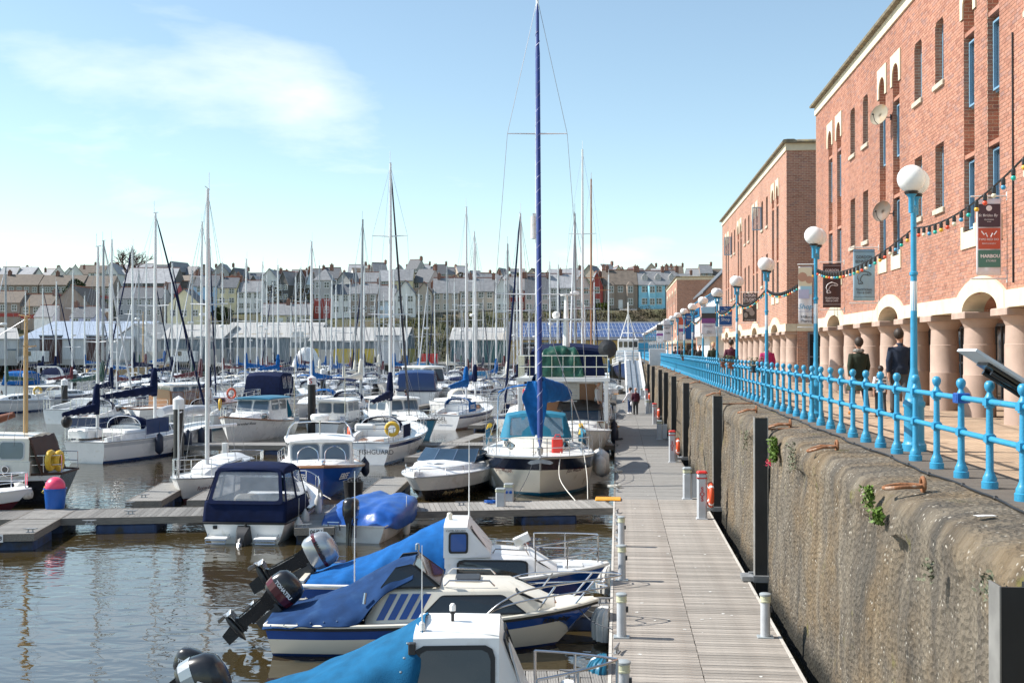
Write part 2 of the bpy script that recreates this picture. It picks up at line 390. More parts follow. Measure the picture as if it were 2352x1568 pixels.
def quay_wall():
    prof = [(2.70,-1.2)] + [(2.72+.10*i/26, .0+2.9*i/26) for i in range(27)] + [(2.825,3.03),(2.845,3.12),(2.89,3.185),(2.97,3.215),(3.1,3.228),(3.22,3.235),(3.36,3.24),(3.5,3.245),(3.64,3.248),(3.76,3.25)]
    ys = []; y = 5.0
    while y < 46: ys.append(y); y += .11 if y < 26 else .22
    while y < 215: ys.append(y); y += 1.0
    rings = []
    for y in ys:
        row = []
        for i, (x, z) in enumerate(prof):
            k = 1.0 if z < 2.9 else max(.25, 1-(x-2.83)/.7)
            gro = mnoise.noise(Vector((3.1, y*1.9, z*.22)))
            d = .075*mnoise.noise(Vector((x, y*.8, z*.8))) + .045*mnoise.noise(Vector((x*3, y*3.1, z*1.8))) + .026*mnoise.noise(Vector((x*9, y*7, z*6)))
            d -= .05*max(0, gro-.18)*2
            if z > 2.85: row.append((x + d*k*.6 - (.03 if z < 3.1 else 0), y, z + (d*.8*k if x < 3.7 else 0)))
            else: row.append((x - d, y, z))
        rings.append(row)
    m = MB(); m.loft(rings, closed=False, cap=False)
    o = m.build('quay_wall', M['wall'], smooth=60)
    return tag(o, 'tall weathered concrete quay wall with rounded lip and moss streaks', 'quay wall', kind='structure')
QWALL = quay_wall()

# ---- promenade
def paving_material(name, c1, c2, mortar, sc_):
    m, n, L, p = nodes(name)
    t = n.new('ShaderNodeTexCoord'); mp = nnode(n, 'ShaderNodeMapping'); mp.inputs['Rotation'].default_value = (0,0,pi/2); L.new(t.outputs['Object'], mp.inputs[0])
    b = nnode(n, 'ShaderNodeTexBrick'); b.inputs['Scale'].default_value = sc_; b.inputs['Color1'].default_value = (*c1,1); b.inputs['Color2'].default_value = (*c2,1); b.inputs['Mortar'].default_value = (*mortar,1)
    b.inputs['Mortar Size'].default_value = .012; b.inputs['Brick Width'].default_value = .5; b.inputs['Row Height'].default_value = .25; L.new(mp.outputs[0], b.inputs['Vector'])
    a = nnode(n, 'ShaderNodeTexNoise', Scale=1.1, Detail=7.); L.new(t.outputs['Object'], a.inputs['Vector'])
    r = nnode(n, 'ShaderNodeMapRange'); r.inputs['From Min'].default_value = .3; r.inputs['From Max'].default_value = .7; r.inputs['To Min'].default_value = .75; r.inputs['To Max'].default_value = 1.12; L.new(a.outputs['Fac'], r.inputs['Value'])
    v = nnode(n, 'ShaderNodeVectorMath', operation='SCALE'); L.new(b.outputs['Color'], v.inputs[0]); L.new(r.outputs[0], v.inputs['Scale']); L.new(v.outputs[0], p.inputs['Base Color'])
    p.inputs['Roughness'].default_value = .85
    bp = nnode(n, 'ShaderNodeBump'); bp.inputs['Strength'].default_value = .4; bp.inputs['Distance'].default_value = .01; L.new(b.outputs['Fac'], bp.inputs['Height']); bp.invert = True; L.new(bp.outputs[0], p.inputs['Normal'])
    return m
M['paving'] = paving_material('buff block paving', (.50,.36,.24), (.42,.29,.19), (.26,.20,.14), 2.2)
m = MB(); m.add([(3.72,-20,PZ),(40,-20,PZ),(40,320,PZ),(3.72,320,PZ)], [(0,1,2,3)])
tag(m.build('promenade', M['paving']), 'buff block paved promenade between the railing and the brick arcades', 'promenade', kind='structure')
M['setts'] = mat('worn edge timbers', (.135,.115,.095), .85, var=.35, scale=4, stretch=(.5,6,1), bump=.5, bscale=30)
m = MB(); m.box(3.66,4.42,-20,215,PZ-.1,PZ+.006)
tag(m.build('pavement_edge', M['setts']), 'dark edge strip of the promenade under the blue railing', 'paving strip', kind='structure')
# concrete dock under the promenade so that nothing hangs in the air
m = MB(); m.box(2.95,60,-20,320,-3,PZ-.11)
tag(m.build('quay_ground', M['wall']), 'solid ground under the promenade', 'ground', kind='structure')

# ---- floating pontoons
M['plank'] = mat('bleached deck plank', (.40,.36,.315), .8, var=.28, scale=7, stretch=(.6,10,1), bump=.4, bscale=20, rnd=.24, dirt=((.21,.16,.125), 2.4, .56))
M['plankg'] = mat('grey deck plank', (.27,.258,.238), .8, var=.25, scale=7, stretch=(.6,10,1), bump=.35, bscale=20, rnd=.2)
M['fascia'] = mat('grey timber fascia', (.20,.18,.155), .8, var=.3, scale=5, stretch=(.7,5,6), bump=.3, bscale=18)
M['float'] = mat('blue pontoon float', (.028,.055,.13), .6, var=.4, scale=4, dirt=((.035,.03,.022), 3., .5))
M['edge'] = mat('pale edge board', (.52,.49,.44), .75, var=.15, scale=6)
PL, PR, PJ = -.135, 2.43, 1.12
POG = bpy.data.objects.new('pontoon', None); COL.objects.link(POG)
tag(POG, 'long main pontoon with bleached plank deck running beside the quay wall', 'pontoon', kind='structure')
def reeded(x0, x1, wd, th=.03):
    """a ribbed deck board: five ribs across its width"""
    mb = MB(); pr = []; k = 4; w2 = wd/2
    for i in range(k):
        a = -w2 + wd*i/k; b = -w2 + wd*(i+1)/k; pr += [(a+.003,0),(b-.007,0),(b-.003,-.006)]
    ring = lambda x: [(x, y, z) for y, z in pr] + [(x, w2, -th), (x, -w2, -th)]
    mb.loft([ring(x0), ring(x1)], True, True); return mb
pitch = .1265
meL = reeded(PL+.05, PJ-.006, pitch-.006).mesh('plank', M['plank']); meR = reeded(PJ+.006, PR-.05, pitch-.006).mesh('plank', M['plank'])
y = 13.6; k = 0
while y < 32.45:
    for me in (meL, meR):
        o = obj('plank', me, POG); o.location = (random.uniform(-.004,.004), y, DECK+random.uniform(-.002,.002)); o.rotation_euler = (random.uniform(-.006,.006), 0, random.uniform(-.0015,.0015))
    y += pitch
mb = MB()
for side, (a, b) in enumerate(((PL+.05, PJ-.006), (PJ+.006, PR-.05))):
    y = 32.5
    while y < 160:
        dz = random.uniform(-.003,.003); mb.box(a, b, y, y+pitch-.007, DECK-.03+dz, DECK+dz); y += pitch
    y = 8.0
    while y < 13.55: mb.box(a, b, y, y+pitch-.007, DECK-.03, DECK); y += pitch
tag(mb.build('planking', M['plankg'], POG, recalc=False), kind='stuff')
for x0, x1 in ((PL, PL+.045), (PR-.045, PR)):
    y = 8.0
    while y < 160:
        mb = MB(); mb.box(x0, x1, y, y+3.98, DECK-.19, DECK+.008); mb.build('edge_board', M['edge'] if y < 31 else M['fascia'], POG); y += 4.0
y = 9.0
while y < 160:
    mb = MB(); mb.bbox(PL+.12, PR-.12, y, y+2.6, -.3, DECK-.2, .06); mb.build('float', M['float'], POG); y += 4.0
mb = MB(); mb.box(PL+.05, PR-.05, 8, 160, DECK-.12, DECK-.035); mb.build('deck_frame', M['black'], POG)

mb = MB(); rd = random.Random(8)
for k in range(90):
    x, y, r = rd.uniform(PL+.1, PR-.1), rd.uniform(13.8, 48), rd.uniform(.008,.035); n_ = 7; mb.poly([(x+r*cos(2*pi*i/n_)*rd.uniform(.5,1.3), y+r*sin(2*pi*i/n_)*rd.uniform(.5,1.6), DECK+.0045) for i in range(n_)])
tag(mb.build('bird_droppings', mat('bird lime', (.62,.61,.57), .8, var=.2, scale=30), POG), kind='stuff')
def walkway(label, A, B, width, planks=True, floats=3.4, pname='walkway', fd=.17, drop=0., first=0.):
    """a floating deck from A to B (centre line, at deck level)"""
    A = Vector((A[0],A[1],0)); B = Vector((B[0],B[1],0)); d = B-A; L_ = d.length; rz = math.atan2(d.y, d.x)
    t = thing(pname, label, 'pontoon', (A.x, A.y, 0), rz, 'floating walkways and finger pontoons')
    w2 = width/2; p = .142
    if planks:
        me = reeded(-w2+.04, w2-.04, p-.008).mesh('plank', M['plankg'])
        x = p/2
        while x < L_:
            o = obj('plank', me, t); o.location = (x, 0, DECK+random.uniform(-.002,.002)); o.rotation_euler = (0, 0, pi/2+random.uniform(-.002,.002)); x += p
    else:
        mb = MB(); x = 0; p = .29 if L_ > 25 else p
        while x < L_-.05: mb.box(x+.004, min(x+p-.005, L_), -w2+.04, w2-.04, DECK-.03, DECK+random.uniform(-.003,.003)); x += p
        tag(mb.build('planking', M['plankg'], t, recalc=False), kind='stuff')
    for s in (-1, 1):
        mb = MB(); y0 = s*(w2-.02); mb.box(0, L_, y0-.02, y0+.02, DECK-fd, DECK+.008); mb.build('fascia', M['fascia'], t)
    mb = MB(); mb.box(-.03, .015, -w2, w2, DECK-fd, DECK+.006); mb.box(L_-.015, L_+.03, -w2, w2, DECK-fd, DECK+.006); mb.build('end_board', M['fascia'], t)
    mb = MB(); mb.box(.02, L_-.02, -w2+.05, w2-.05, DECK-.13, DECK-.035); mb.build('deck_frame', M['black'], t)
    x = .15+first
    while x < L_-1.3:
        mb = MB(); mb.bbox(x, x+1.5, -w2+.03, w2-.03, -.35, DECK-fd, .05); mb.build('float', M['float'], t); x += floats
    return t
M['galv'] = mat('galvanised steel', (.36,.37,.38), .5, metal=.6, var=.2, scale=8)
def cleat_mesh():
    mb = MB(); mb.box(-.1,.1,-.035,.035,0,.012)
    for s in (-1,1): mb.tube([(s*.055,0,.0),(s*.05,0,.05),(s*.045,0,.085)], [.022,.016,.018], 6)
    mb.tube([(-.17,0,.098),(-.09,0,.086),(.09,0,.086),(.17,0,.098)], [.010,.018,.018,.010], 6)
    return mb.mesh('mooring_cleat', M['galv'])
CLEAT = cleat_mesh()
def cleat(loc, rz, label):
    o = obj('mooring_cleat', CLEAT); o.location = loc; o.rotation_euler = (0,0,rz); return tag(o, label, 'cleat', 'mooring cleats')

# ---- land across the basin, rising to the terraces
def hill_h(D, X=0):
    pts = [(0,2.0),(236,2.0),(240,3.0),(254,11.5),(262,14.2),(280,15.5),(300,18.5),(350,23.5),(410,28.5),(480,30.5),(700,30),(3000,20)]
    for (a, za_), (b, zb) in zip(pts, pts[1:]):
        if D <= b: return za_+(zb-za_)*(D-a)/(b-a)
    return 20
M['hill'] = mat('rough hillside grass', (.075,.075,.03), .95, var=.4, scale=.08, bump=.6, bscale=1., dirt=((.11,.085,.055), .12, .52))
rows = []
Ys = [205.0,220,234,238,242,246,250,254,258,262,270,280,290,300,315,330,350,380,410,440,480,560,700,1200,2600]
for y in Ys:
    r = []
    for i in range(61):
        x = -700+i*23.5 if y < 600 else (-2200+i*75)
        D = -x*sin(TH)*0+y
        left = max(0, min(1, (-x-5)/110))           # the bank is gentler to the west
        z = hill_h(D)
        if D > 236: z += mnoise.noise(Vector((x*.02, y*.02, 1)))*1.2
        r.append((x, y, z))
    rows.append(r)
mb = MB(); mb.loft(rows, closed=False, cap=False)
tag(mb.build('hillside', M['hill'], smooth=60), 'grassy hillside carrying the terraces above the far quay', 'hill', kind='structure')
M['farquay'] = mat('dark tidal stonework', (.042,.040,.034), .9, var=.5, scale=1.2, bump=.6, bscale=4, dirt=((.02,.022,.015), .6, .5))
mb = MB(); mb.box(-700, 3.0, FARY-.4, FARY+.3, -1.5, 1.99)
tag(mb.build('far_quay_wall', M['farquay']), 'dark stone wall of the quay across the basin', 'quay wall', kind='structure')
M['apron'] = mat('quay concrete', (.33,.31,.28), .9, var=.2, scale=.4)
mb = MB(); mb.box(-700, 3.0, FARY-.6, 237, 1.8, 2.08)
tag(mb.build('quay_apron', M['apron']), 'pale concrete apron in front of the sheds', 'quay', kind='structure')
# ================================================================ BRICK WAREHOUSES
def brick_color(n, L, rnd):
    r = ramp(n, [(0., (.34,.150,.102)), (.25, (.42,.192,.126)), (.62, (.47,.226,.150)), (.88, (.43,.220,.160)), (.99, (.32,.172,.140))]); L.new(rnd, r.inputs[0]); return r
def brick_mat(name, mode):
    m, n, L, p = nodes(name)
    t = n.new('ShaderNodeTexCoord'); O = t.outputs['Object']
    a = nnode(n, 'ShaderNodeTexNoise', Scale=9., Detail=6.); L.new(O, a.inputs['Vector'])
    if mode == 'tex':
        s = nnode(n, 'ShaderNodeSeparateXYZ'); L.new(O, s.inputs[0]); ad = nnode(n, 'ShaderNodeMath', operation='ADD'); L.new(s.outputs[0], ad.inputs[0]); L.new(s.outputs[1], ad.inputs[1])
        cb = nnode(n, 'ShaderNodeCombineXYZ'); L.new(ad.outputs[0], cb.inputs[0]); L.new(s.outputs[2], cb.inputs[1])
        b = nnode(n, 'ShaderNodeTexBrick'); b.inputs['Scale'].default_value = 1.; b.inputs['Brick Width'].default_value = .225; b.inputs['Row Height'].default_value = .0754; b.inputs['Mortar Size'].default_value = .006
        b.inputs['Color1'].default_value = (0,0,0,1); b.inputs['Color2'].default_value = (1,1,1,1); b.inputs['Mortar'].default_value = (.5,.5,.5,1); b.inputs['Bias'].default_value = 0.; L.new(cb.outputs[0], b.inputs['Vector'])
        r = brick_color(n, L, b.outputs['Color'])
        mx = nnode(n, 'ShaderNodeMix', data_type='RGBA'); L.new(b.outputs['Fac'], mx.inputs['Factor']); L.new(r.outputs[0], mx.inputs['A']); mx.inputs['B'].default_value = (.60,.49,.36,1); col = mx.outputs['Result']
        bp = nnode(n, 'ShaderNodeBump'); bp.invert = True; bp.inputs['Strength'].default_value = .5; bp.inputs['Distance'].default_value = .01; L.new(b.outputs['Fac'], bp.inputs['Height']); L.new(bp.outputs[0], p.inputs['Normal'])
    else:
        if mode == 'island': g = n.new('ShaderNodeNewGeometry'); rn = g.outputs['Random Per Island']
        else: g = n.new('ShaderNodeObjectInfo'); rn = g.outputs['Random']
        col = brick_color(n, L, rn).outputs[0]
        bp = nnode(n, 'ShaderNodeBump'); bp.inputs['Strength'].default_value = .4; bp.inputs['Distance'].default_value = .006
        b2 = nnode(n, 'ShaderNodeTexNoise', Scale=60., Detail=4.); L.new(O, b2.inputs['Vector']); L.new(b2.outputs['Fac'], bp.inputs['Height']); L.new(bp.outputs[0], p.inputs['Normal'])
    mr = nnode(n, 'ShaderNodeMapRange'); mr.inputs['From Min'].default_value = .3; mr.inputs['From Max'].default_value = .7; mr.inputs['To Min'].default_value = .82; mr.inputs['To Max'].default_value = 1.1; L.new(a.outputs['Fac'], mr.inputs['Value'])
    v = nnode(n, 'ShaderNodeVectorMath', operation='SCALE'); L.new(col, v.inputs[0]); L.new(mr.outputs[0], v.inputs['Scale'])
    g2 = n.new('ShaderNodeNewGeometry'); mp = nnode(n, 'ShaderNodeMapping'); mp.inputs['Scale'].default_value = (1.3,1.3,.25); L.new(g2.outputs['Position'], mp.inputs[0])
    w2 = nnode(n, 'ShaderNodeTexNoise', Scale=.55, Detail=6., Roughness=.6); L.new(mp.outputs[0], w2.inputs['Vector'])
    m5 = nnode(n, 'ShaderNodeMapRange'); m5.inputs['From Min'].default_value = .3; m5.inputs['From Max'].default_value = .7; m5.inputs['To Min'].default_value = .80; m5.inputs['To Max'].default_value = 1.10; L.new(w2.outputs['Fac'], m5.inputs['Value'])
    v2 = nnode(n, 'ShaderNodeVectorMath', operation='SCALE'); L.new(v.outputs[0], v2.inputs[0]); L.new(m5.outputs[0], v2.inputs['Scale']); L.new(v2.outputs[0], p.inputs['Base Color'])
    p.inputs['Roughness'].default_value = .85
    return m
M['brick'] = brick_mat('orange red brick', 'object'); M['bricks'] = brick_mat('orange red brickwork', 'island'); M['bricktex'] = brick_mat('distant red brickwork', 'tex')
M['mortar'] = mat('lime mortar', (.62,.54,.43), .9, var=.15, scale=6)
M['caststone'] = mat('cream cast stone', (.68,.60,.44), .8, var=.12, scale=2.5, dirt=((.42,.38,.28), 1.6, .60), bump=.15, bscale=30)
M['coping'] = mat('lichened coping', (.23,.20,.14), .9, var=.4, scale=5, dirt=((.36,.27,.09), 4., .58), bump=.4, bscale=20)
M['granite'] = mat('pink buff column stone', (.46,.335,.27), .75, var=.16, scale=2.2, dirt=((.33,.255,.20), 1.4, .57), bump=.25, bscale=50)
M['bframe'] = mat('blue window frame', (.20,.36,.50), .4, var=.1)
M['pane'] = mat('sky lit window glass', (.10,.14,.18), .05, var=.3, scale=.7, spec=.9)
M['gframe'] = mat('grey shopfront frame', (.11,.13,.16), .45, var=.1)
M['sill'] = mat('stone sill', (.52,.47,.37), .8, var=.15, scale=5)
H0, H1, HC, HT, HP = 2.25, 2.58, 10.2, 10.52, 10.68      # band bottom/top, cornice bottom/top, coping top
COURSE = .0754
def building(y0, label, real, nb=4, phase_first=3.5):
    Lb = 2*3.5+7.8*(nb-1); t = thing('brick_building', label, 'building', (7.4, y0, PZ), 0, 'brick harbour buildings with arcades')
    bays = [3.5+7.8*k for k in range(nb)]
    ops = []                                              # (centre, halfwidth, z0, spring, rise, kind)
    for c in bays:
        for s in (-.775, .775): ops.append((c+s, .35, 3.95, 8.75, .33, 'slot'))
    for c in [bays[0]-3.9]+[b+3.9 for b in bays]:
        for s in (-.925, .925):
            if .8 < c+s < Lb-.8:
                ops.append((c+s, .34, 7.6, 8.95, .14, 'single')); ops.append((c+s, .34, 4.7, 6.18, .0, 'lower'))
    def cuts(z):
        out = []
        for c, hw, z0, sp, rise, k in ops:
            if z0 <= z < sp: out.append((c-hw, c+hw))
            elif rise and sp <= z < sp+rise: q = hw*sqrt(max(0, 1-((z-sp)/rise)**2)); out.append((c-q, c+q))
        for c in bays:                                    # arch heads
            if z < 2.62: q = 1.12*sqrt(max(0, 1-((z-H0)/.37)**2)); out.append((c-q, c+q))
        return sorted(out)
    def segs(z):
        a = 0.; out = []
        for p, q in cuts(z):
            if p > a: out.append((a, p))
            a = max(a, q)
        out.append((a, Lb)); return out
    nco = int((HC-H1)/COURSE)+1; back = MB(); mass = MB(); singles = []
    ynear = 19.0-y0 if real else 1e9
    for i in range(nco):
        za_, zb = H1+i*COURSE, min(H1+(i+1)*COURSE, HC); zm = (za_+zb)/2; off = .1125*(i % 2)
        for a, b in segs(zm):
            if real:
                x = max(a, 0)
                back.quad((.008, a, za_), (.008, b, za_), (.008, b, zb), (.008, a, zb))
                k = math.floor((max(a, ynear)-off)/.225)
                while k*.225+off < b:
                    p, q = max(k*.225+off, a)+.005, min((k+1)*.225+off, b)-.005; k += 1
                    if q-p < .03 or q < ynear: continue
                    full = abs(q-p-.215) < 1e-6
                    if full and q+y0 < 22.4 and 5.0 < zm < 8.3 and len(singles) < 300: singles.append((p, za_)); continue
                    e = random.uniform(-.002, .002); z1, z2 = za_+.005, zb-.005
                    mass.add([(e,p,z1),(e,q,z1),(e,q,z2),(e,p,z2),(.02,p,z1),(.02,q,z1),(.02,q,z2),(.02,p,z2)], [(3,2,1,0),(0,1,5,4),(2,3,7,6),(1,2,6,5),(3,0,4,7)])
            else: back.quad((0, a, za_), (0, b, za_), (0, b, zb), (0, a, zb))
    wl = back.build('wall', M['mortar'] if real else M['bricktex'], t, recalc=False)
    if real:
        tag(mass.build('brickwork', M['bricks'], wl, recalc=False), kind='stuff')
        bm_ = MB(); bm_.add([(0,0,0),(0,.215,0),(0,.215,.0654),(0,0,.0654),(.02,0,0),(.02,.215,0),(.02,.215,.0654),(.02,0,.0654)], [(3,2,1,0),(0,1,5,4),(2,3,7,6),(1,2,6,5),(3,0,4,7)])
        me = bm_.mesh('brick', M['brick'])
        for p, z in singles:
            o = obj('brick', me, wl); o.location = (random.uniform(-.002,.002), p, z+.005)
    # the other three sides and roof
    sd = MB(); sd.box(.30, 14, .0, Lb, 2.6, HC-.02); sd.build('inner_walls', M['bricktex'], t)
    for nm, ya, yb in (('gable_wall', -.12, -.004), ('gable_wall', Lb+.004, Lb+.12)):
        g = MB(); g.box(-.004, 14, ya, yb, H1, HC); g.build(nm, M['bricktex'], t)
    rf = MB(); rf.box(.3, 13.8, .1, Lb-.1, HC-.01, HT-.06); rf.build('roof', M['coping'], t)
    # cast stone band with arches, cornice, coping
    bd = MB(); edges = [-.14]+[e for c in bays for e in (c-1.5, c+1.5)]+[Lb+.14]
    for a, b in zip(edges[::2], edges[1::2]): bd.box(-.06, .4, a, b, H0, H1)
    for c in bays:
        N = 16; inn = [(c-1.12*cos(pi*k/N), H0+.37*sin(pi*k/N)) for k in range(N+1)]
        out = [(c-1.5+3.0*k/N, H1+.37*max(0, sin(pi*k/N))**.8) for k in range(N+1)]
        inn = [(c-1.5, H0)]+inn+[(c+1.5, H0)]; out = [(c-1.5, H1)]+out+[(c+1.5, H1)]
        for x0, x1 in ((-.06, .4),):
            fr = lambda x, pts: [(x, y, z) for y, z in pts]
            A, B = fr(x0, inn), fr(x0, out); A2, B2 = fr(x1, inn), fr(x1, out)
            bd.loft([A, B, B2, A2, A], closed=False, cap=False)
    bd.box(.41, 14, -.14, -.125, H0, H1)
    bd.build('stone_band', M['caststone'], t)
    cn = MB(); cn.box(-.05, .35, -.17, Lb+.17, HC, HT-.002); cn.box(.35, 14, -.17, .1, HC, HT-.002); cn.build('cornice', M['caststone'], t)
    cp = MB()
    cp.loft([[(x, y, z) for x, z in ((-.20,HT),(-.22,HT+.06),(-.16,HT+.14),(.0,HP),(.3,HP),(.42,HT+.1),(.42,HT))] for y in (-.32, Lb+.32)], True, True)
    cp.loft([[(x, y, z) for y, z in ((-.33,HT+.001),(-.35,HT+.06),(-.28,HT+.14),(-.1,HP-.002),(.1,HP-.002),(.14,HT+.1),(.14,HT+.001))] for x in (.43, 14.2)], True, True)
    cp.build('coping', M['coping'], t, smooth=50)
    # windows: shared meshes
    def win_meshes(w, h, sash):
        f = MB(); hw = w/2
        for a, b, c, d in ((-hw,-hw+.05,0,h),(hw-.05,hw,0,h),(-hw+.05,hw-.05,0,.05),(-hw+.05,hw-.05,h-.05,h)): f.box(.16,.22,a,b,c,d)
        if sash: f.box(.10,.16,-hw+.02,-hw+.06,.03,h-.03); f.box(.10,.16,hw-.06,hw-.02,.03,h-.03); f.box(.10,.16,-hw+.06,hw-.06,.03,.07); f.box(.10,.16,-hw+.06,hw-.06,h-.07,h-.03)
        p = MB(); p.box(.185,.195,-hw+.05,hw-.05,.05,h-.05)
        return f.mesh('window', M['bframe']), p.mesh('pane', M['pane'])
    def rev_mesh(w, h0, h1, rise):
        r = MB(); hw = w/2; prof = [(-hw,h0)]+[(-hw*cos(pi*k/8), h1+rise*sin(pi*k/8)) for k in range(9)]+[(hw,h0)] if rise else [(-hw,h0),(-hw,h1),(hw,h1),(hw,h0)]
        r.loft([[(x, y, z) for y, z in prof] for x in (.0, .30)], True, False); return r.mesh('window_reveal', M['bricktex'])
    mw = {'slot_u': win_meshes(.7,1.45,True), 'slot_l': win_meshes(.7,1.5,True), 'single': win_meshes(.68,1.42,False), 'lower': win_meshes(.68,1.48,False)}
    rv = {'slot': rev_mesh(.7,0,4.8,.33), 'single': rev_mesh(.68,0,1.35,.14), 'lower': rev_mesh(.68,0,1.48,0)}
    bk = MB(); bk.box(.215,.30,-.35,.35,0,5.1); bkm = bk.mesh('recessed_panel', M['bricktex'])
    si = MB(); si.bbox(-.06,.2,-.42,.42,-.12,.0,.015); sim = si.mesh('sill', M['sill'])
    ls = MB(); ls.box(-.03,.2,-.52,.52,-.36,0); ls.box(-.03,.0,-.52,-.352,0,.12); ls.box(-.03,.0,.352,.52,0,.12); lsm = ls.mesh('sill', M['caststone'])
    li = MB(); N = 10; inn = [(-.35*cos(pi*k/N), .0+.33*sin(pi*k/N)) for k in range(N+1)]; inn = [(-.35,-.22)]+inn+[(.35,-.22)]
    outp = [(-.53,-.22)]+[(-.53+1.06*k/N, .62) for k in range(N+1)]+[(.53,-.22)]
    li.loft([[(-.035,y,z) for y, z in inn],[(-.035,y,z) for y, z in outp],[(.01,y,z) for y, z in outp],[(.004,y*1.02,z+.006) for y, z in inn],[(-.035,y,z) for y, z in inn]], False, False); lim = li.mesh('lintel', M['caststone'])
    hd = MB(); hd.box(.02,.2,-.35,.35,0,.09); hdm = hd.mesh('window_head', M['brick'])
    for c, hw, z0, sp, rise, k in ops:
        if real and y0+c < 17.5: continue
        o = obj('window_reveal', rv[k], t); o.location = (0, c, z0)
        if k == 'slot':
            for nm, me, z in (('recessed_panel', bkm, z0), ('sill', lsm, z0), ('lintel', lim, sp)): o = obj(nm, me, t); o.location = (0, c, z)
            for zz_, kk in ((3.99, 'slot_l'), (6.60, 'slot_u')):
                o = obj('window', mw[kk][0], t); o.location = (0, c, zz_); q = obj('pane', mw[kk][1], o)
                o2 = obj('window_head', hdm, t); o2.location = (0, c, zz_+1.52)
        else:
            o = obj('window', mw[k][0], t); o.location = (0, c, z0+.02); obj('pane', mw[k][1], o)
            o = obj('sill', sim, t); o.location = (0, c, z0)
    # arcade: columns, soffit, shopfront
    cm = MB(); cm.lathe([(.335,0),(.335,.9),(.33,.905),(.325,.915),(.325,1.55),(.315,1.56),(.305,1.9),(.30,1.905),(.305,1.92),(.40,2.10),(.405,2.105),(.0,2.106)], n=22)
    cme = cm.mesh('column', M['granite']); cme.polygons.foreach_set('use_smooth', [True]*len(cme.polygons)); cme.set_sharp_from_angle(angle=radians(28))
    ab = MB(); ab.bbox(-.46,.46,-.46,.46,2.108,2.248,.02); abm = ab.mesh('capital', M['granite'])
    yy = [bays[0]-3.9+2.6*.0]; ys = sorted(set(round(c+d, 3) for c in bays for d in (-1.3, 1.3)) | set(round(bays[0]-3.9+7.8*k, 3) for k in range(nb+1)))
    for y in ys:
        if y < .2 or y > Lb-.2: y = min(max(y, .42), Lb-.42)
        if real and y0+y < 16: continue
        o = obj('column', cme, t); o.location = (.36, y, 0); q = obj('capital', abm, o)
    so = MB(); so.box(.42, 3.2, .0, Lb, H0+.42, H0+.52); so.build('soffit', M['caststone'], t)
    sh = MB(); sh.box(3.0, 3.2, .0, Lb, 0, H0+.41); sh.build('shop_wall', M['bricktex'], t)
    sf = MB()
    for a, b, c, d in ((-1.05,-.98,0,2.15),(.98,1.05,0,2.15),(-.03,.03,0,2.15),(-.98,.98,2.08,2.15),(-.98,.98,1.02,1.08),(-.98,.98,0,.12),(-.52,-.48,0,2.1),(.48,.52,0,2.1)): sf.box(2.90,2.99,a,b,c,d)
    sfm = sf.mesh('shopfront', M['gframe']); gp = MB(); gp.box(2.93,2.95,-1.0,1.0,.1,2.1); gpm = gp.mesh('pane', M['glass'])
    for k in range(int(Lb/2.6)):
        o = obj('shopfront', sfm, t); o.location = (0, 1.3+2.6*k, 0); obj('pane', gpm, o)
    return t
B1 = building(12.5, 'large red brick arcade building nearest the railing with two satellite dishes', True)
B2 = building(50.55, 'middle red brick arcade building with two opened windows and shaded end wall', False)
B3 = building(143.2, 'farthest red brick arcade building beyond the white balcony cafe', False)
# glazed doors in the shaded end of the middle building
f = MB()
for a, b, c, d in ((.9,.98,0,2.2),(2.4,2.48,0,2.2),(1.62,1.7,0,2.2),(.98,2.4,2.12,2.2),(.98,2.4,1.1,1.16)): f.box(a,b,-.2,-.13,c,d)
dd = f.build('end_door', M['gframe'], B2); f = MB(); f.box(.95,2.43,-.17,-.16,.02,2.15); f.build('pane', M['glass'], dd)
f = MB(); f.box(.45,14,-.11,.0,0,H0); f.build('end_wall', M['bricktex'], B2)
def wallY0(vx): return ((7.4*F/(vx-1419.5))+7.4*sin(TH))/cos(TH)
# opened casements on the middle building
for yy_, zz_ in ((8.67, 7.62), (24.27, 7.62)):
    f = MB()
    for a, b, c, d in ((-.46,-.42,0,1.2),(-.04,.0,0,1.2),(-.42,-.04,0,.04),(-.42,-.04,1.16,1.2)): f.box(a,b,-.02,.03,c,d)
    o = f.build('open_casement', M['bframe'], B2); o.location = (0, yy_, zz_)
    f = MB(); f.box(-.42,-.04,.0,.01,.04,1.16); f.build('pane', M['vinyl'], o)  # pale see-through sheet: bright reflection on the glass put into its colour

f = MB(); yb_ = wallY0(2326)-12.5; f.tube([(-.02,yb_,2.7),(-.02,yb_,7.4)], .018, 6); f.build('black_cable', M['black'], B1)
# green shop sign inside the arcade
sg = thing('shop_sign', 'green shop fascia sign behind the nearest stone columns', 'sign', (10.25, 21.4, PZ+2.15), 0)
M['lime'] = mat('lime green panel', (.10,.36,.03), .4, var=.06)
f = MB(); f.bbox(-.06,.0,-2.0,2.0,0,.50,.01); f.build('panel', M['lime'], sg)
text('Forrest', .40, (-.07,.2,.28), (pi/2,0,-pi/2), M['caststone'], sg)
text('independent opticians', .11, (-.07,.2,.09), (pi/2,0,-pi/2), M['caststone'], sg)

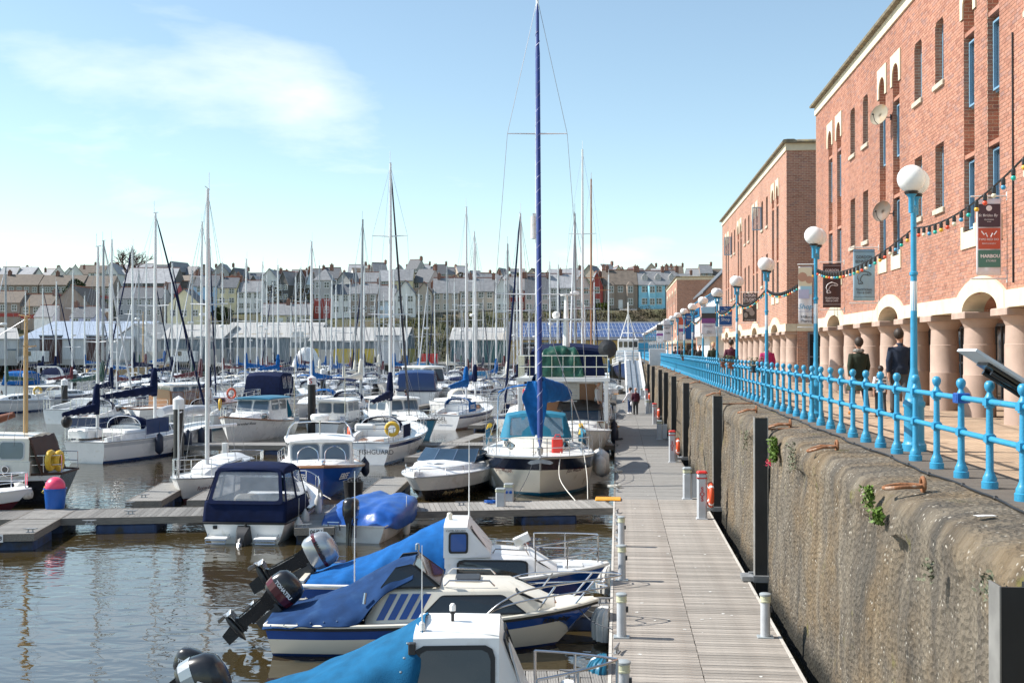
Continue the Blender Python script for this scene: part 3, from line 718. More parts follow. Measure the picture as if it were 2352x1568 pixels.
# satellite dishes
def dish(label, vx, vy, z, face):
    D = 7.4*F/(vx-1419.5); Y = (D+7.4*sin(TH))/cos(TH)
    t = thing('satellite_dish', label, 'satellite dish', (7.39, Y, z), 0, 'satellite dishes on the brick facade')
    t.scale = (.76,.76,.76)
    f = MB(); f.tube([(0,0,0),(-.18,0,0),(-.30,-.02,.03)], .02, 6); f.box(-.03,.0,-.05,.05,-.1,.1); f.build('bracket', M['dark'], t)
    f = MB(); prof = [(.01,-.0),(.12,.012),(.24,.045),(.34,.09),(.37,.11),(.375,.115)]; f.lathe(prof, n=24, axis='z')
    f.f = [q for q in f.f if len(q) == 4]; f.m = [0]*len(f.f)
    o = f.build('reflector', face, t, smooth=60); o.location = (-.36,-.02,.06); o.rotation_euler = (radians(78), 0, radians(-50)); solid(o, .012)
    f = MB(); f.tube([(0,-.36,.1),(0,-.30,.28),(0,-.1,.42)], .012, 5); f.lathe([(.03,0),(.035,.05),(.02,.09)], (0,-.1,.40), 8)
    a = f.build('feed_arm', M['dark'], t); a.location = o.location; a.rotation_euler = o.rotation_euler
    return t
M['dishp'] = mat('rusty pale dish', (.30,.26,.19), .6, var=.2, dirt=((.33,.2,.09), 3., .55)); M['dishd'] = mat('rusty brown dish', (.13,.10,.075), .6, var=.2, dirt=((.16,.08,.04), 3., .5))
dish('pale rusty satellite dish high on the brick facade', 2046, 256, 11.0, M['dishp'])
dish('brown weathered satellite dish lower on the brick facade', 2052, 480, 8.35, M['dishd'])

# white balcony cafe and gabled brick house between the middle and far buildings
cf = thing('balcony_cafe', 'white boarded cafe with upstairs balcony beyond the middle brick building', 'building', (7.2, 84.0, PZ), 0)
M['bwhite'] = mat('white boarding', (.72,.72,.70), .6, var=.1, scale=3, stretch=(4,4,.5))
f = MB(); f.box(0, 8, 6, 20, 0, 2.5); f.build('ground_floor', M['bwhite'], cf)
f = MB(); f.box(-.8, 8, 5, 21, 2.5, 2.75); f.build('balcony_floor', M['bwhite'], cf)
for k in range(17):
    f = MB(); f.box(-.82,-.76,5.0+k*1.0,5.08+k*1.0,2.75,4.2); f.build('baluster', M['bwhite'], cf)
for k in range(30):
    f = MB(); f.box(-.80,-.77,5.1+k*.53,5.5+k*.53,2.8,4.05); f.build('balcony_board', M['bwhite'], cf)
f = MB(); f.box(.8, 8, 6.5, 19.5, 2.76, 5.6); f.build('upper_floor', M['bwhite'], cf)
for k in range(4):
    f = MB(); f.box(.74,.79,7.2+k*3.1,9.4+k*3.1,3.3,5.0); f.build('window', M['glass'], cf)
f = MB(); f.box(-.86,-.80,5.3,12,4.05,4.75); s = f.build('sign_board', M['skyc'], cf)
text('Martha\'s Vineyard', .5, (-.88,8.6,4.4), (pi/2,0,-pi/2), M['ink'], cf, ext=.01)
f = MB()
for k in range(9): f.tube([(-.7,5.5+k*1.7,5.3),(.2,5.6+k*1.7,5.9),(1.2,5.5+k*1.7,5.2)], .05, 5)
f.tube([(-.7,5.2,5.35),(-.7,19.5,5.35)], .05, 5); f.build('pergola', MATS.setdefault('pb', mat('pergola blue', (.02,.26,.45), .5)), cf)
gh = thing('gabled_house', 'dark red brick gabled house with slate roof behind the balcony cafe', 'house', (8.6, 112, PZ), 0)
M['slate'] = mat('wet slate', (.115,.12,.13), .55, var=.25, scale=1.5, stretch=(1,1,4), bump=.3, bscale=6)
f = MB(); f.loft([[(0,y,0),(0,y,7.2),(4.2,y,11.4),(8.4,y,7.2),(8.4,y,0)] for y in (0, 14)], True, True); f.build('wall', M['bricktex'], gh)
f = MB()
for s in (0, 1):
    a = [(-.3,-.3,6.95),(4.2,-.3,11.5),(4.2,14.3,11.5),(-.3,14.3,6.95)] if s == 0 else [(8.7,-.3,6.95),(8.7,14.3,6.95),(4.2,14.3,11.5),(4.2,-.3,11.5)]
    f.loft([a, [(x, y, z+.16) for x, y, z in a]], True, True)
f.build('roof', M['slate'], gh)
for k in range(2):
    f = MB(); f.box(1.2+k*4,2.4+k*4,-.05,.02,4.2,6.0); w_ = f.build('window', M['bframe'], gh); f = MB(); f.box(1.3+k*4,2.3+k*4,-.07,-.055,4.3,5.9); f.build('pane', M['pane'], w_)

# ================================================================ SHEDS ACROSS THE WATER
def rib(name, col, var=.1):
    return mat(name, col, .55, var=var, scale=2.5, stretch=(5,5,.3), bump=.3, bscale=3)
M['shwhite'] = rib('white cladding', (.56,.57,.57)); M['shgrey'] = rib('grey blue cladding', (.13,.17,.20)); M['shroof'] = rib('pale fibre roof', (.42,.41,.385), .2)
M['shbase'] = mat('rendered plinth', (.46,.44,.40), .85, var=.2, scale=.5); M['shyel'] = mat('yellow painted wall', (.50,.37,.05), .7, var=.15, scale=.6); M['shteal'] = rib('teal cladding', (.02,.10,.13)); M['shtan'] = rib('mustard cladding', (.48,.32,.10))
M['shblue'] = mat('pale blue roof panels', (.36,.40,.47), .3, var=.1, scale=1.); M['door'] = mat('brown roller door', (.07,.03,.025), .6, var=.15, scale=3); M['brownroof'] = mat('brown roof light', (.30,.25,.16), .5, var=.15)
def shed(label, vx0, D0, vx1, D1, depth, ze, zr, wall, roof, band=None, bandh=3., gable=False, doors=(), lights=0, z0=2.08, over=.35):
    A, B = W(vx0, 802, D0), W(vx1, 802, D1); d = Vector((B.x-A.x, B.y-A.y, 0)); L_ = d.length; rz = math.atan2(d.y, d.x)
    t = thing('shed', label, 'shed', (A.x, A.y, z0), rz, 'quayside sheds'); e, r = ze-z0, zr-z0; b = bandh if band else 0
    if gable: sec = lambda y, zb: [(0,y,zb),(L_,y,zb),(L_,y,e),(L_/2,y,r),(0,y,e)]
    if gable: f = MB(); f.loft([sec(0,b), sec(depth,b)], True, True); f.build('wall', wall, t)
    else: f = MB(); f.loft([[(x,0,b),(x,depth,b),(x,depth,e),(x,depth/2,r),(x,0,e)] for x in (0, L_)], True, True); f.build('wall', wall, t)
    if band: f = MB(); f.box(-.06, L_+.06, -.06, depth+.06, -.3, b); f.build('plinth', band, t)
    f = MB(); o = over
    if gable: P = [((-o,-o,e-.1),(L_/2,-o,r+.06),(L_/2,depth+o,r+.06),(-o,depth+o,e-.1)), ((L_+o,-o,e-.1),(L_+o,depth+o,e-.1),(L_/2,depth+o,r+.06),(L_/2,-o,r+.06))]
    else: P = [((-o,-o,e-.1),(L_+o,-o,e-.1),(L_+o,depth/2,r+.06),(-o,depth/2,r+.06)), ((-o,depth+o,e-.1),(-o,depth/2,r+.06),(L_+o,depth/2,r+.06),(L_+o,depth+o,e-.1))]
    for a in P: f.loft([a, [(x,y,z+.15) for x,y,z in a]], True, True)
    rf = f.build('roof', roof, t)
    if not gable:
        for k in range(lights):
            x = L_*(k+.6)/(lights+.3); f = MB(); y1, y2 = depth*.08, depth*.40; z1 = e+(r-e)*.16+.10; z2 = e+(r-e)*.80+.10
            f.loft([[(x-.5,y1,z1),(x+.5,y1,z1),(x+.5,y2,z2),(x-.5,y2,z2)], [(x-.5,y1,z1+.05),(x+.5,y1,z1+.05),(x+.5,y2,z2+.05),(x-.5,y2,z2+.05)]], True, True); f.build('roof_light', M['brownroof'], rf)
    for (u, w_, h_, mm) in doors:
        f = MB(); f.box(u*L_-w_/2, u*L_+w_/2, -.12, -.065, 0, h_); dr = f.build('door', mm, t)
        f = MB(); f.box(u*L_-w_/2-.15, u*L_+w_/2+.15, -.14, -.07, h_, h_+.3); f.build('door_head', M['shgrey'], dr)
    n = max(2, int(L_/7))
    for k in range(n+1):
        f = MB(); x = L_*k/n; f.tube([(x,-.12,.1),(x,-.12,e-.15)], .09, 6); f.build('downpipe', M['offwhite'] if wall is M['shwhite'] else M['shgrey'], t)
    return t
S1 = shed('long white shed with pale blue roof at the western end of the far quay', 44, 211, 297, 211, 34, 6.7, 10.2, M['shwhite'], M['shblue'], M['shbase'], .8, doors=((.29,4.2,5.,M['door']),(.70,3.6,5.,M['door'])))
S1b = shed('white shed wing with framed bays jutting towards the water', -150, 200, 40, 206, 20, 6.6, 8.6, M['shwhite'], M['shroof'], M['shbase'], .9, doors=((.93,1.2,2.4,M['shbase']),))
S2 = shed('grey blue shed with brown roof lights beside the white shed', 362, 212, 508, 212, 22, 6.7, 9.4, M['shgrey'], M['shroof'], M['shbase'], 2.7, lights=5, doors=((.62,3.4,4.6,M['shgrey']),))
S2g = shed('grey gable ended shed standing end on beside the white shed', 262, 214, 362, 211, 26, 6.6, 9.4, M['greyw'], M['shroof'], M['shbase'], 2.2, gable=True)
S3 = shed('tall grey shed with striped roof in the middle of the far quay', 498, 216, 720, 216, 26, 7.0, 10.0, M['shgrey'], M['shroof'], M['shbase'], 2.9, lights=7, doors=((.1,3.,4.4,M['shgrey']),(.66,3.4,4.4,M['shgrey'])))
S4 = shed('grey shed with yellow painted lower wall on the far quay', 712, 213, 930, 213, 22, 6.3, 8.9, M['shgrey'], M['shroof'], M['shyel'], 2.75, doors=((.83,4.6,5.0,M['greyw']),(.18,2.4,2.6,M['shbase'])))
S5 = shed('teal shed with white gabled roof beyond the mast forest', 1036, 214, 1168, 214, 24, 6.5, 8.9, M['shteal'], M['shroof'], None, doors=((.2,2.,2.6,M['shgrey']),))
S6 = shed('mustard shed with a roof full of solar panels', 1166, 205.5, 1545, 205.5, 26, 6.45, 9.9, M['shtan'], M['slate'], None, doors=((.16,5.,3.6,M['black']),))
# panels on the mustard shed roof
M['solar'] = mat('solar cells', (.022,.045,.16), .12, var=.2, scale=2, rnd=.15, spec=.8); M['solf'] = mat('panel frame', (.62,.64,.66), .35, metal=.3)
LS = (W(1545,802,205.5)-W(1166,802,205.5)).length; e6, r6 = 6.45-2.08, 9.9-2.08; sl6 = sqrt(13**2+(r6-e6)**2); an6 = math.atan2(r6-e6, 13)
pw, ph = .70, 2.75
f = MB(); f.box(.02,pw-.03,.03,ph-.06,0,.05); pm = f.mesh('solar_panel', M['solar']); f = MB()
f.box(0,pw,0,.03,0,.055); f.box(0,pw,ph-.06,ph-.0,0,.055); f.box(0,.02,.03,ph-.06,0,.055); f.box(pw-.03,pw,.03,ph-.06,0,.055); fm = f.mesh('panel_frame', M['solf'])
rf6 = [c for c in COL.objects if c.parent == S6 and c.name.startswith('roof')][0]
for i in range(int((LS-2.6)/pw)):
    for j in range(4):
        o = obj('solar_panel', pm, rf6); s_ = .9+j*(ph+.01); o.location = (1.7+i*pw, s_*cos(an6), e6+.24+s_*sin(an6)); o.rotation_euler = (an6, 0, 0)
        obj('panel_frame', fm, o)
text('RIGO SERVIC', .9, (LS*.86,-.1,3.2), (pi/2,0,0), M['navyp'], S6, ext=.01)
fb = MB(); fb.box(LS*.72, LS*.97, -.085, -.02, .4, 4.0); fb.build('sign_board', M['shwhite'], S6)
text('RAEMAR', .75, ((W(1,1,1)-W(1,1,1)).x+9.0,-.10,4.6), (pi/2,0,0), M['ink'], S2, ext=.01)
fb = MB(); fb.box(7.2, 10.8, -.09, -.02, 4.1, 5.1); fb.build('sign_board', M['shwhite'], S2)
fb = MB(); fb.box(-.9+15.4, 16.7, -.09, -.02, 4.0, 6.0); fb.build('sign_board', M['shwhite'], S3)

# ================================================================ HOUSES ON THE HILL
M['win'] = mat('white house window', (.70,.70,.69), .5, var=.05); M['wpane'] = mat('house window glass', (.04,.05,.06), .08, spec=.8, var=.3)
M['chim'] = mat('chimney brick', (.22,.115,.085), .85, var=.3, scale=2); M['pot'] = mat('chimney pot', (.28,.16,.11), .8); M['ridge'] = mat('red ridge tile', (.42,.16,.10), .8, var=.15)
ROOFS = [M['slate'], mat('grey slate', (.215,.22,.23), .6, var=.22, scale=1.2, bump=.3, bscale=5), mat('brown tile roof', (.155,.125,.10), .75, var=.25, scale=1.2, bump=.3, bscale=5), mat('pale slate', (.33,.335,.35), .6, var=.2, scale=1.2)]
RN = ['dark slate', 'grey slate', 'brown tiled', 'pale slate']
WALLS = {}
for nm, c in dict(white=(.66,.65,.62), cream=(.64,.56,.36), grey=(.36,.35,.34), brown=(.27,.215,.175), pink=(.54,.42,.38), red=(.30,.055,.045), blue=(.36,.52,.70), skyblue=(.25,.52,.64), stone=(.11,.105,.10), beige=(.44,.37,.30), paleblue=(.50,.58,.66), mauve=(.42,.42,.56)).items():
    c = tuple(min(.8, q*1.18) for q in c); WALLS[nm] = mat('render '+nm, c, .85, var=.14, scale=.5, dirt=(tuple(x*.72 for x in c), .5, .60), bump=.15, bscale=6)
f = MB(); f.box(-.5,.5,-.05,.06,-.03,.06); f.box(-.5,-.42,-.05,.06,.06,1); f.box(.42,.5,-.05,.06,.06,1); f.box(-.42,.42,-.05,.06,.93,1); f.box(-.04,.04,-.05,.06,.06,.93); f.box(-.42,-.04,-.05,.06,.48,.54); f.box(.04,.42,-.05,.06,.48,.54); WINM = f.mesh('window', M['win'])
f = MB(); f.box(-.42,.42,-.015,.0,.06,.93); PANM = f.mesh('pane', M['wpane'])
f = MB(); f.box(-.36,.36,-.62,.62,0,1.3); f.box(-.42,.42,-.68,.68,1.3,1.42); CHM = f.mesh('chimney', M['chim'])
f = MB()
for y in (-.5,-.17,.17,.5): f.lathe([(.12,1.42),(.10,1.72),(.11,1.76)], (0,y,0), 7)
POTM = f.mesh('chimney_pots', M['pot'])
HOUSES = []
def house(label, vx0, vx1, D, wall, roof=1, he=5.4, hr=8.2, depth=7.5, gable=False, cols=2, rows=2, rz=0., z=None, chim=(.04,), dorm=0, bay=False, door=None, base=None, hip=False, split=None, ridge=True, wh=1.45, ww=1.25, group='houses on the hillside', rnd_=None):
    A, B = W(vx0, 802, D), W(vx1, 802, D); L_ = (B-A).length*.995; z = hill_h(A.y)-.15 if z is None else z
    t = thing('house', label, 'house', (A.x, A.y, z), TH+rz, group); HOUSES.append(t)
    wm = WALLS[wall]
    f = MB()
    if hip: f.box(0,L_,0,depth,-3,he)
    elif gable: f.loft([[(0,y,-3),(L_,y,-3),(L_,y,he),(L_/2,y,hr),(0,y,he)] for y in (0, depth)], True, True)
    else: f.loft([[(x,0,-3),(x,depth,-3),(x,depth,he),(x,depth/2,hr),(x,0,he)] for x in (0, L_)], True, True)
    f.build('wall', wm, t)
    if base: f = MB(); f.box(-.03,L_+.03,-.05,-.005,-.3 if base != 'half' else -3,.55 if base != 'half' else he*.5); f.build('base_course', WALLS['red'], t)
    f = MB(); o = .25; dz = (hr-he)/(depth/2 if not gable else L_/2)*o
    if hip:
        q = min(L_, depth)*.45; f.loft([[(-o,-o,he),(L_+o,-o,he),(L_+o,depth+o,he),(-o,depth+o,he)], [(q,depth/2-.05,hr),(L_-q,depth/2-.05,hr),(L_-q,depth/2+.05,hr),(q,depth/2+.05,hr)]], True, True)
    else:
        if gable: P = [((-o,-o,he-dz),(L_/2,-o,hr),(L_/2,depth+o,hr),(-o,depth+o,he-dz)), ((L_+o,-o,he-dz),(L_+o,depth+o,he-dz),(L_/2,depth+o,hr),(L_/2,-o,hr))]
        else: P = [((-.08,-o,he-dz),(L_+.08,-o,he-dz),(L_+.08,depth/2,hr),(-.08,depth/2,hr)), ((-.08,depth+o,he-dz),(-.08,depth/2,hr),(L_+.08,depth/2,hr),(L_+.08,depth+o,he-dz))]
        for a in P: f.loft([a, [(x,y,zz+.14) for x,y,zz in a]], True, True)
    rf = f.build('roof', ROOFS[roof], t)
    if ridge and not hip:
        f = MB()
        f.box(-.1,L_+.1,depth/2-.12,depth/2+.12,hr+.10,hr+.24) if not gable else f.box(L_/2-.12,L_/2+.12,-.2,depth+.2,hr+.10,hr+.24)
        f.build('ridge_tiles', M['ridge'], rf)
    for c in chim:
        o_ = obj('chimney', CHM, rf); o_.location = (c*L_, depth/2 if not gable else depth*.8, hr-.35 if not gable else hr-1.0); obj('chimney_pots', POTM, o_)
    H = he/rows if rows else 1
    for i in range(cols):
        for j in range(rows):
            if door is not None and j == 0 and i == door: continue
            u = (i+.5)/cols*L_
            w_ = obj('window', WINM, t); w_.location = (u, -.01, j*H+H*.36); w_.scale = (ww, 1, min(wh, H*.55)); obj('pane', PANM, w_)
    if door is not None:
        f = MB(); u = (door+.5)/cols*L_; f.box(u-.5,u+.5,-.07,.02,0,2.1); f.build('door', WALLS[random.choice(['white','red','stone'])], t)
    for k in range(dorm):
        u = L_*(k+.5)/dorm; f = MB(); yb, zb = depth*.14, he+(hr-he)*.28
        f.loft([[(u-.75,y,zb),(u+.75,y,zb),(u+.75,y,zb+1.0),(u,y,zb+1.8),(u-.75,y,zb+1.0)] for y in (yb, yb+2.2)], True, True); dm = f.build('dormer', WALLS['grey'], rf)
        w_ = obj('dormer_window', WINM, rf); w_.location = (u, yb-.02, zb+.15); w_.scale = (1.05,1,.95)
    if bay:
        for c in ((.22, .78) if bay == 2 else (.5,)):
            f = MB(); u = c*L_; f.loft([[(u-1.1,0,zz),(u-.7,-.8,zz),(u+.7,-.8,zz),(u+1.1,0,zz)] for zz in (-2, he*.96)], True, True); f.build('bay', wm, t)
            for j in (0, 1):
                w_ = obj('window', WINM, t); w_.location = (u, -.82, j*he/2+he*.16); w_.scale = (1.2,1,1.5); obj('pane', PANM, w_)
            f = MB(); f.loft([[(u-1.25,.2,he*.96),(u-.8,-.95,he*.96),(u+.8,-.95,he*.96),(u+1.25,.2,he*.96)],[(u-.3,.2,he*1.12),(u-.1,.0,he*1.12),(u+.1,.0,he*1.12),(u+.3,.2,he*1.12)]], True, True); f.build('bay_roof', ROOFS[roof], t)
    return t
h = house
# front row, east to west
h('sky blue stone faced house with two dormers near the far brick building', 1467, 1528, 262, 'skyblue', 1, 5.6, 9.0, cols=2, dorm=2, chim=(.02,.98), bay=1, ww=1.7)
h('narrow grey house between the blue house and the brick building', 1529, 1560, 262, 'grey', 1, 5.6, 9.0, cols=1, dorm=1, chim=(.98,))
h('taupe double fronted house with two bays and white arched door', 1386, 1465, 262, 'brown', 2, 5.7, 9.2, cols=3, dorm=0, chim=(.15,.98), bay=2, door=1)
h('red and white house with pointed gable beside the taupe house', 1357, 1385, 261, 'red', 1, 5.6, 8.8, gable=True, cols=1, chim=(.9,))
h('white and red house with gabled front next to the red house', 1318, 1356, 261, 'pink', 1, 5.6, 8.8, gable=True, cols=2, base=True, chim=(.1,))
h('pale grey house with rooflights behind the blue wrapped mast', 1262, 1317, 261, 'grey', 3, 5.4, 8.8, cols=3, chim=(.5,), depth=8)
h('cream white cottage front with conservatory beside the tall blue mast', 1206, 1261, 260, 'pink', 0, 4.6, 8.6, cols=3, chim=(.04,.96))
h('dark red rendered house behind the mast forest', 1170, 1205, 261, 'red', 1, 5.2, 8.4, cols=2, chim=(.95,))
h('white gable ended house next to the dark red house', 1136, 1169, 260, 'white', 1, 5.2, 8.4, cols=2, gable=True, chim=())
h('tan house with flat roofed extension behind the tall mast', 1056, 1135, 262, 'beige', 1, 5.0, 8.2, cols=4, chim=(.3,.98))
h('grey brown rear of a terrace house with lean to', 994, 1055, 262, 'beige', 1, 4.8, 8.4, cols=3, chim=(.2,))
h('beige narrow house beside the white gable with black windows', 955, 993, 261, 'beige', 2, 5.0, 7.6, cols=2, gable=True, chim=(.9,))
h('white gable house with tall black windows above the scrub', 908, 954, 259, 'white', 1, 5.6, 8.6, cols=2, gable=True, chim=())
h('blue grey house with two rooflights and red ridge', 868, 907, 260, 'paleblue', 1, 4.0, 7.6, cols=2, chim=(.6,))
h('brown pebbledash terrace house with white framed windows', 805, 867, 262, 'brown', 1, 5.2, 7.8, cols=3, chim=(.3,.98))
h('pale terrace house with black slate roof beside the tall house', 762, 804, 262, 'white', 0, 5.2, 7.6, cols=2, chim=(.98,), ridge=False)
h('tall grey townhouse with dark red lower storeys and hipped roof', 721, 760, 262, 'grey', 1, 8.6, 11.4, cols=2, rows=3, hip=True, chim=(.9,), base='half')
h('cream bungalow with four rooflights above the ivy bank', 598, 712, 258, 'cream', 1, 2.8, 5.4, cols=6, rows=1, chim=(.5,), door=2)
h('white cottage with dark slate roof left of the cream bungalow', 545, 598, 268, 'white', 1, 4.8, 7.6, cols=3, chim=(.02,))
h('pale blue gable house above the cream gable', 444, 498, 268, 'blue', 0, 4.6, 7.4, cols=2, gable=False, chim=(.02,), z=15.2)
h('cream yellow cottage joined to the pale blue house', 499, 543, 268, 'cream', 0, 4.4, 7.0, cols=2, chim=(.02,), z=15.0)
h('pale yellow gable house low on the bank above the grey shed', 384, 462, 250, 'cream', 0, 4.0, 7.4, cols=3, gable=True, chim=(), z=10.6, rows=1)
h('long grey rendered house above the white shed', 266, 372, 254, 'grey', 0, 4.6, 7.2, cols=5, chim=(.98,), z=11.6)
h('dark stone chapel with pale lilac roof and round window', 283, 398, 290, 'stone', 3, 4.4, 8.6, cols=3, rows=1, chim=(), depth=11, z=17.4)
h('rust red rendered cottage behind the grey house', 368, 402, 268, 'red', 0, 4.0, 6.6, cols=2, chim=(), z=14.)
h('brown gable house standing end on above the white shed', 112, 216, 250, 'brown', 2, 3.6, 8.6, gable=True, cols=0, chim=(), z=10.2, depth=12)
h('lilac fronted low house with black roof beside the brown gable', 160, 216, 243, 'mauve', 0, 2.4, 4.8, cols=2, rows=1, chim=(.02,), z=9.2)
h('brown tiled bungalow pair with red steps at the western edge', -60, 46, 262, 'brown', 2, 3.0, 5.8, cols=4, rows=1, chim=(), base=True, z=12.6)
h('brown tiled house pair beside the red steps', 47, 118, 262, 'brown', 2, 2.6, 5.4, cols=3, rows=1, chim=(.9,), base=True, z=12.2)
h('slate roofed cottage tucked above the white shed roof', 78, 120, 246, 'white', 1, 1.8, 4.4, cols=0, rows=0, chim=(), z=10.)
h('long brown council terrace with red base and white windows', 90, 190, 312, 'brown', 2, 3.2, 6.0, cols=8, rows=1, chim=(.3,), base=True, z=19.4, ridge=False)
h('brown council terrace end behind the conifer', 190, 258, 312, 'brown', 2, 3.2, 6.2, cols=3, rows=1, chim=(), base=True, z=19.0, ridge=False)
h('brown council terrace at the western edge', -70, 88, 312, 'brown', 2, 3.2, 6.2, cols=9, rows=1, chim=(.5,), base=True, z=19.4, ridge=False)
# streets climbing behind
rr = random.Random(11)
used_l = {}
def street(x0, x1, D, wmin, wmax, z, ew, tagl, pal, gab=.3, hh=(4.6,5.6), chn=.6):
    x = x0; k = 0
    while x < x1:
        wv = rr.uniform(wmin, wmax); wl = rr.choice(pal); rf = rr.choice([0,1,1,2,3] if ew else [0,1,1,2]); g = rr.random() < gab
        he = rr.uniform(*hh); lab = '%s %s house with %s roof %s' % (rr.choice(['rendered','narrow','terraced','plain']), wl, RN[rf], tagl[k % len(tagl)])
        used_l[lab] = used_l.get(lab, 0)+1
        if used_l[lab] > 1: lab = ORD[used_l[lab]-1]+' '+lab.split(' ', 1)[1]
        hh_ = house(lab, x, min(x+wv, x1), D+rr.uniform(-2,2), wl, rf, he, he+rr.uniform(2.6,3.8), cols=rr.choice([1,2,2]), gable=g, chim=(.98,) if rr.random() < chn else (), z=z+rr.uniform(-1.2,.8)+1.3*sin(x*.011+D), rz=rr.choice([0,0,.06,-.06,.35,-.4]), dorm=0, ridge=rr.random() < .5, depth=rr.uniform(6,9.5))
        x += wv*(1.0 if rr.random() < .68 else rr.uniform(1.15,1.6)); k += 1
street(400, 720, 296, 26, 40, 16.0, True, ['in the second row above the cream gable','in the second row above the blue house','in the second row left of the tall townhouse','in the second row above the cream bungalow'], ['white','grey','cream','beige','paleblue','stone'])
street(770, 1560, 300, 34, 56, 16.6, True, ['in the second row above the scrub bank','in the second row behind the tall mast','in the second row behind the red houses','in the second row above the solar roof','in the second row near the far brick building'], ['white','grey','brown','beige','pink','cream'])
street(740, 1600, 345, 30, 48, 21.0, True, ['in the third row behind the mast forest','in the third row above the scrub bank','in the third row above the solar roof','in the third row below the skyline'], ['white','grey','beige','cream','pink'], hh=(4.2,5))
street(400, 740, 345, 30, 46, 20.4, True, ['in the third row above the blue house','in the third row left of the tall townhouse','in the third row above the chapel'], ['white','grey','beige','brown'], hh=(4.2,5))
street(-80, 270, 375, 24, 40, 25.4, True, ['below the western skyline','above the council terrace','beside the bare tree'], ['white','white','cream','grey','beige'], hh=(4.2,5), gab=.3)
street(-90, 420, 425, 26, 38, 28.6, True, ['on the western skyline','on the skyline beside the bare tree','on the skyline above the council terrace'], ['white','grey','beige','stone'])
street(420, 1000, 425, 26, 40, 28.6, True, ['on the skyline above the blue house','on the skyline above the cream bungalow','on the skyline behind the tall masts'], ['grey','brown','white','stone','beige'], hh=(3.8,4.6))
street(1000, 1660, 425, 24, 38, 28.4, True, ['on the skyline above the red houses','on the skyline above the solar roof','on the skyline beside the far brick building','on the eastern skyline'], ['grey','brown','beige','white'], hh=(3.8,4.6))
# ================================================================ RAILING
RX = 3.85
M['rail'] = mat('turquoise railing paint', (.030,.275,.47), .42, var=.10, scale=6, dirt=((.05,.17,.25), 9., .64), bump=.2, bscale=40)
RAIL = thing('railing', 'turquoise cast iron railing with ball topped posts along the quay edge', 'railing', (RX, 0, PZ))
f = MB(); f.lathe([(.085,0),(.085,.075),(.072,.085),(.072,.115),(.055,.15),(.040,.19),(.038,.47),(.05,.475),(.052,.57),(.038,.575),(.034,.84),(.052,.845),(.052,.86),(.052,.95),(.042,.965),(.031,.99),(.026,1.005),(.038,1.02),(.050,1.045),(.054,1.07),(.049,1.098),(.031,1.12),(.0,1.127)], n=12)
f.box(-.05,.05,-.055,.055,.485,.56); f.box(-.055,.055,-.06,.06,.865,.945)
pm_ = f.mesh('post', M['rail']); pm_.polygons.foreach_set('use_smooth', [True]*len(pm_.polygons)); pm_.set_sharp_from_angle(angle=radians(40))
PITCH = .978; Y0R = 6.26
posts = []
y = Y0R
while y < 196:
    o = obj('post', pm_, RAIL); o.location = (0, y, 0); posts.append(y); y += PITCH
for zz_ in (.52, .905):
    for k in range(0, len(posts)-1, 4):
        a = posts[k]; b = posts[min(k+4, len(posts)-1)]; f = MB(); f.tube([(0,a,zz_),(0,b,zz_)], .032, 10); f.build('rail', M['rail'], RAIL, smooth=40)
# blue junction box clamped to a post
bx_ = min(posts, key=lambda v: abs(v-(W(2215,900,12.6).y)))
t = thing('junction_box', 'small blue junction box clamped on the railing', 'box', (RX, bx_, PZ+.86)); f = MB(); f.bbox(-.075,.075,-.10,.06,-.01,.10,.01); f.build('case', M['tarp'], t); f = MB(); f.box(-.078,-.06,-.09,.05,.0,.09); f.build('cover', M['tarp'], t)

# black cable along the lip
f = MB(); pts = []
y = 6.0
while y < 60: pts.append((3.60+.03*sin(y*1.7)+.02*sin(y*4.1), y, PZ+.012+.006*abs(sin(y*3.2)))); y += .35
f.tube(pts, .014, 5)
for p in pts[::3]: f.sphere(p, .026, 6, 4)
tag(f.build('cable', M['black']), 'thin black cable lying along the quay lip below the railing', 'cable')

# ================================================================ LAMPS
M['globe'] = mat('opal lamp globe', (.82,.82,.80), .25, var=.03)
M['lamp'] = M['rail']
LAMPX = 4.2
def lamp(y, label, n=0):
    t = thing('street_lamp', label, 'street lamp', (LAMPX, y, PZ), -.42, 'twin globe lamps along the promenade')
    f = MB(); f.lathe([(.17,0),(.17,.10),(.15,.12),(.14,.16),(.14,.62),(.155,.64),(.155,.70),(.13,.73),(.12,.78),(.085,.98),(.07,1.06),(.062,1.10),(.055,1.14),(.048,1.2)], n=16); f.build('base', M['lamp'], t, smooth=40)
    f = MB(); f.lathe([(.05,1.15),(.045,2.5),(.06,2.51),(.06,2.55),(.042,2.56),(.04,3.50)], n=12); f.build('pole', M['lamp'], t, smooth=40)
    f = MB(); f.tube([(0,-.17,3.46),(0,.17,3.46)], .03, 8)
    for s in (-1,1): f.lathe([(.04,3.38),(.04,3.58),(.05,3.61),(.085,3.645)], (0,s*.17,0), 10)
    f.build('cross_arm', M['lamp'], t, smooth=40)
    for s in (-1,1):
        f = MB(); f.sphere((0,s*.17,3.86), .195, 20, 14); g = f.build('globe', M['globe'], t, smooth=60)
        f = MB(); f.lathe([(.085,3.64),(.10,3.675),(.07,3.69)], (0,s*.17,0), 14); f.build('globe_collar', M['black'], g)
    f = MB(); f.lathe([(.047,2.0),(.047,2.42)], n=10); f.build('notice_band', M['paper'], t)
    return t
lamp_y = []
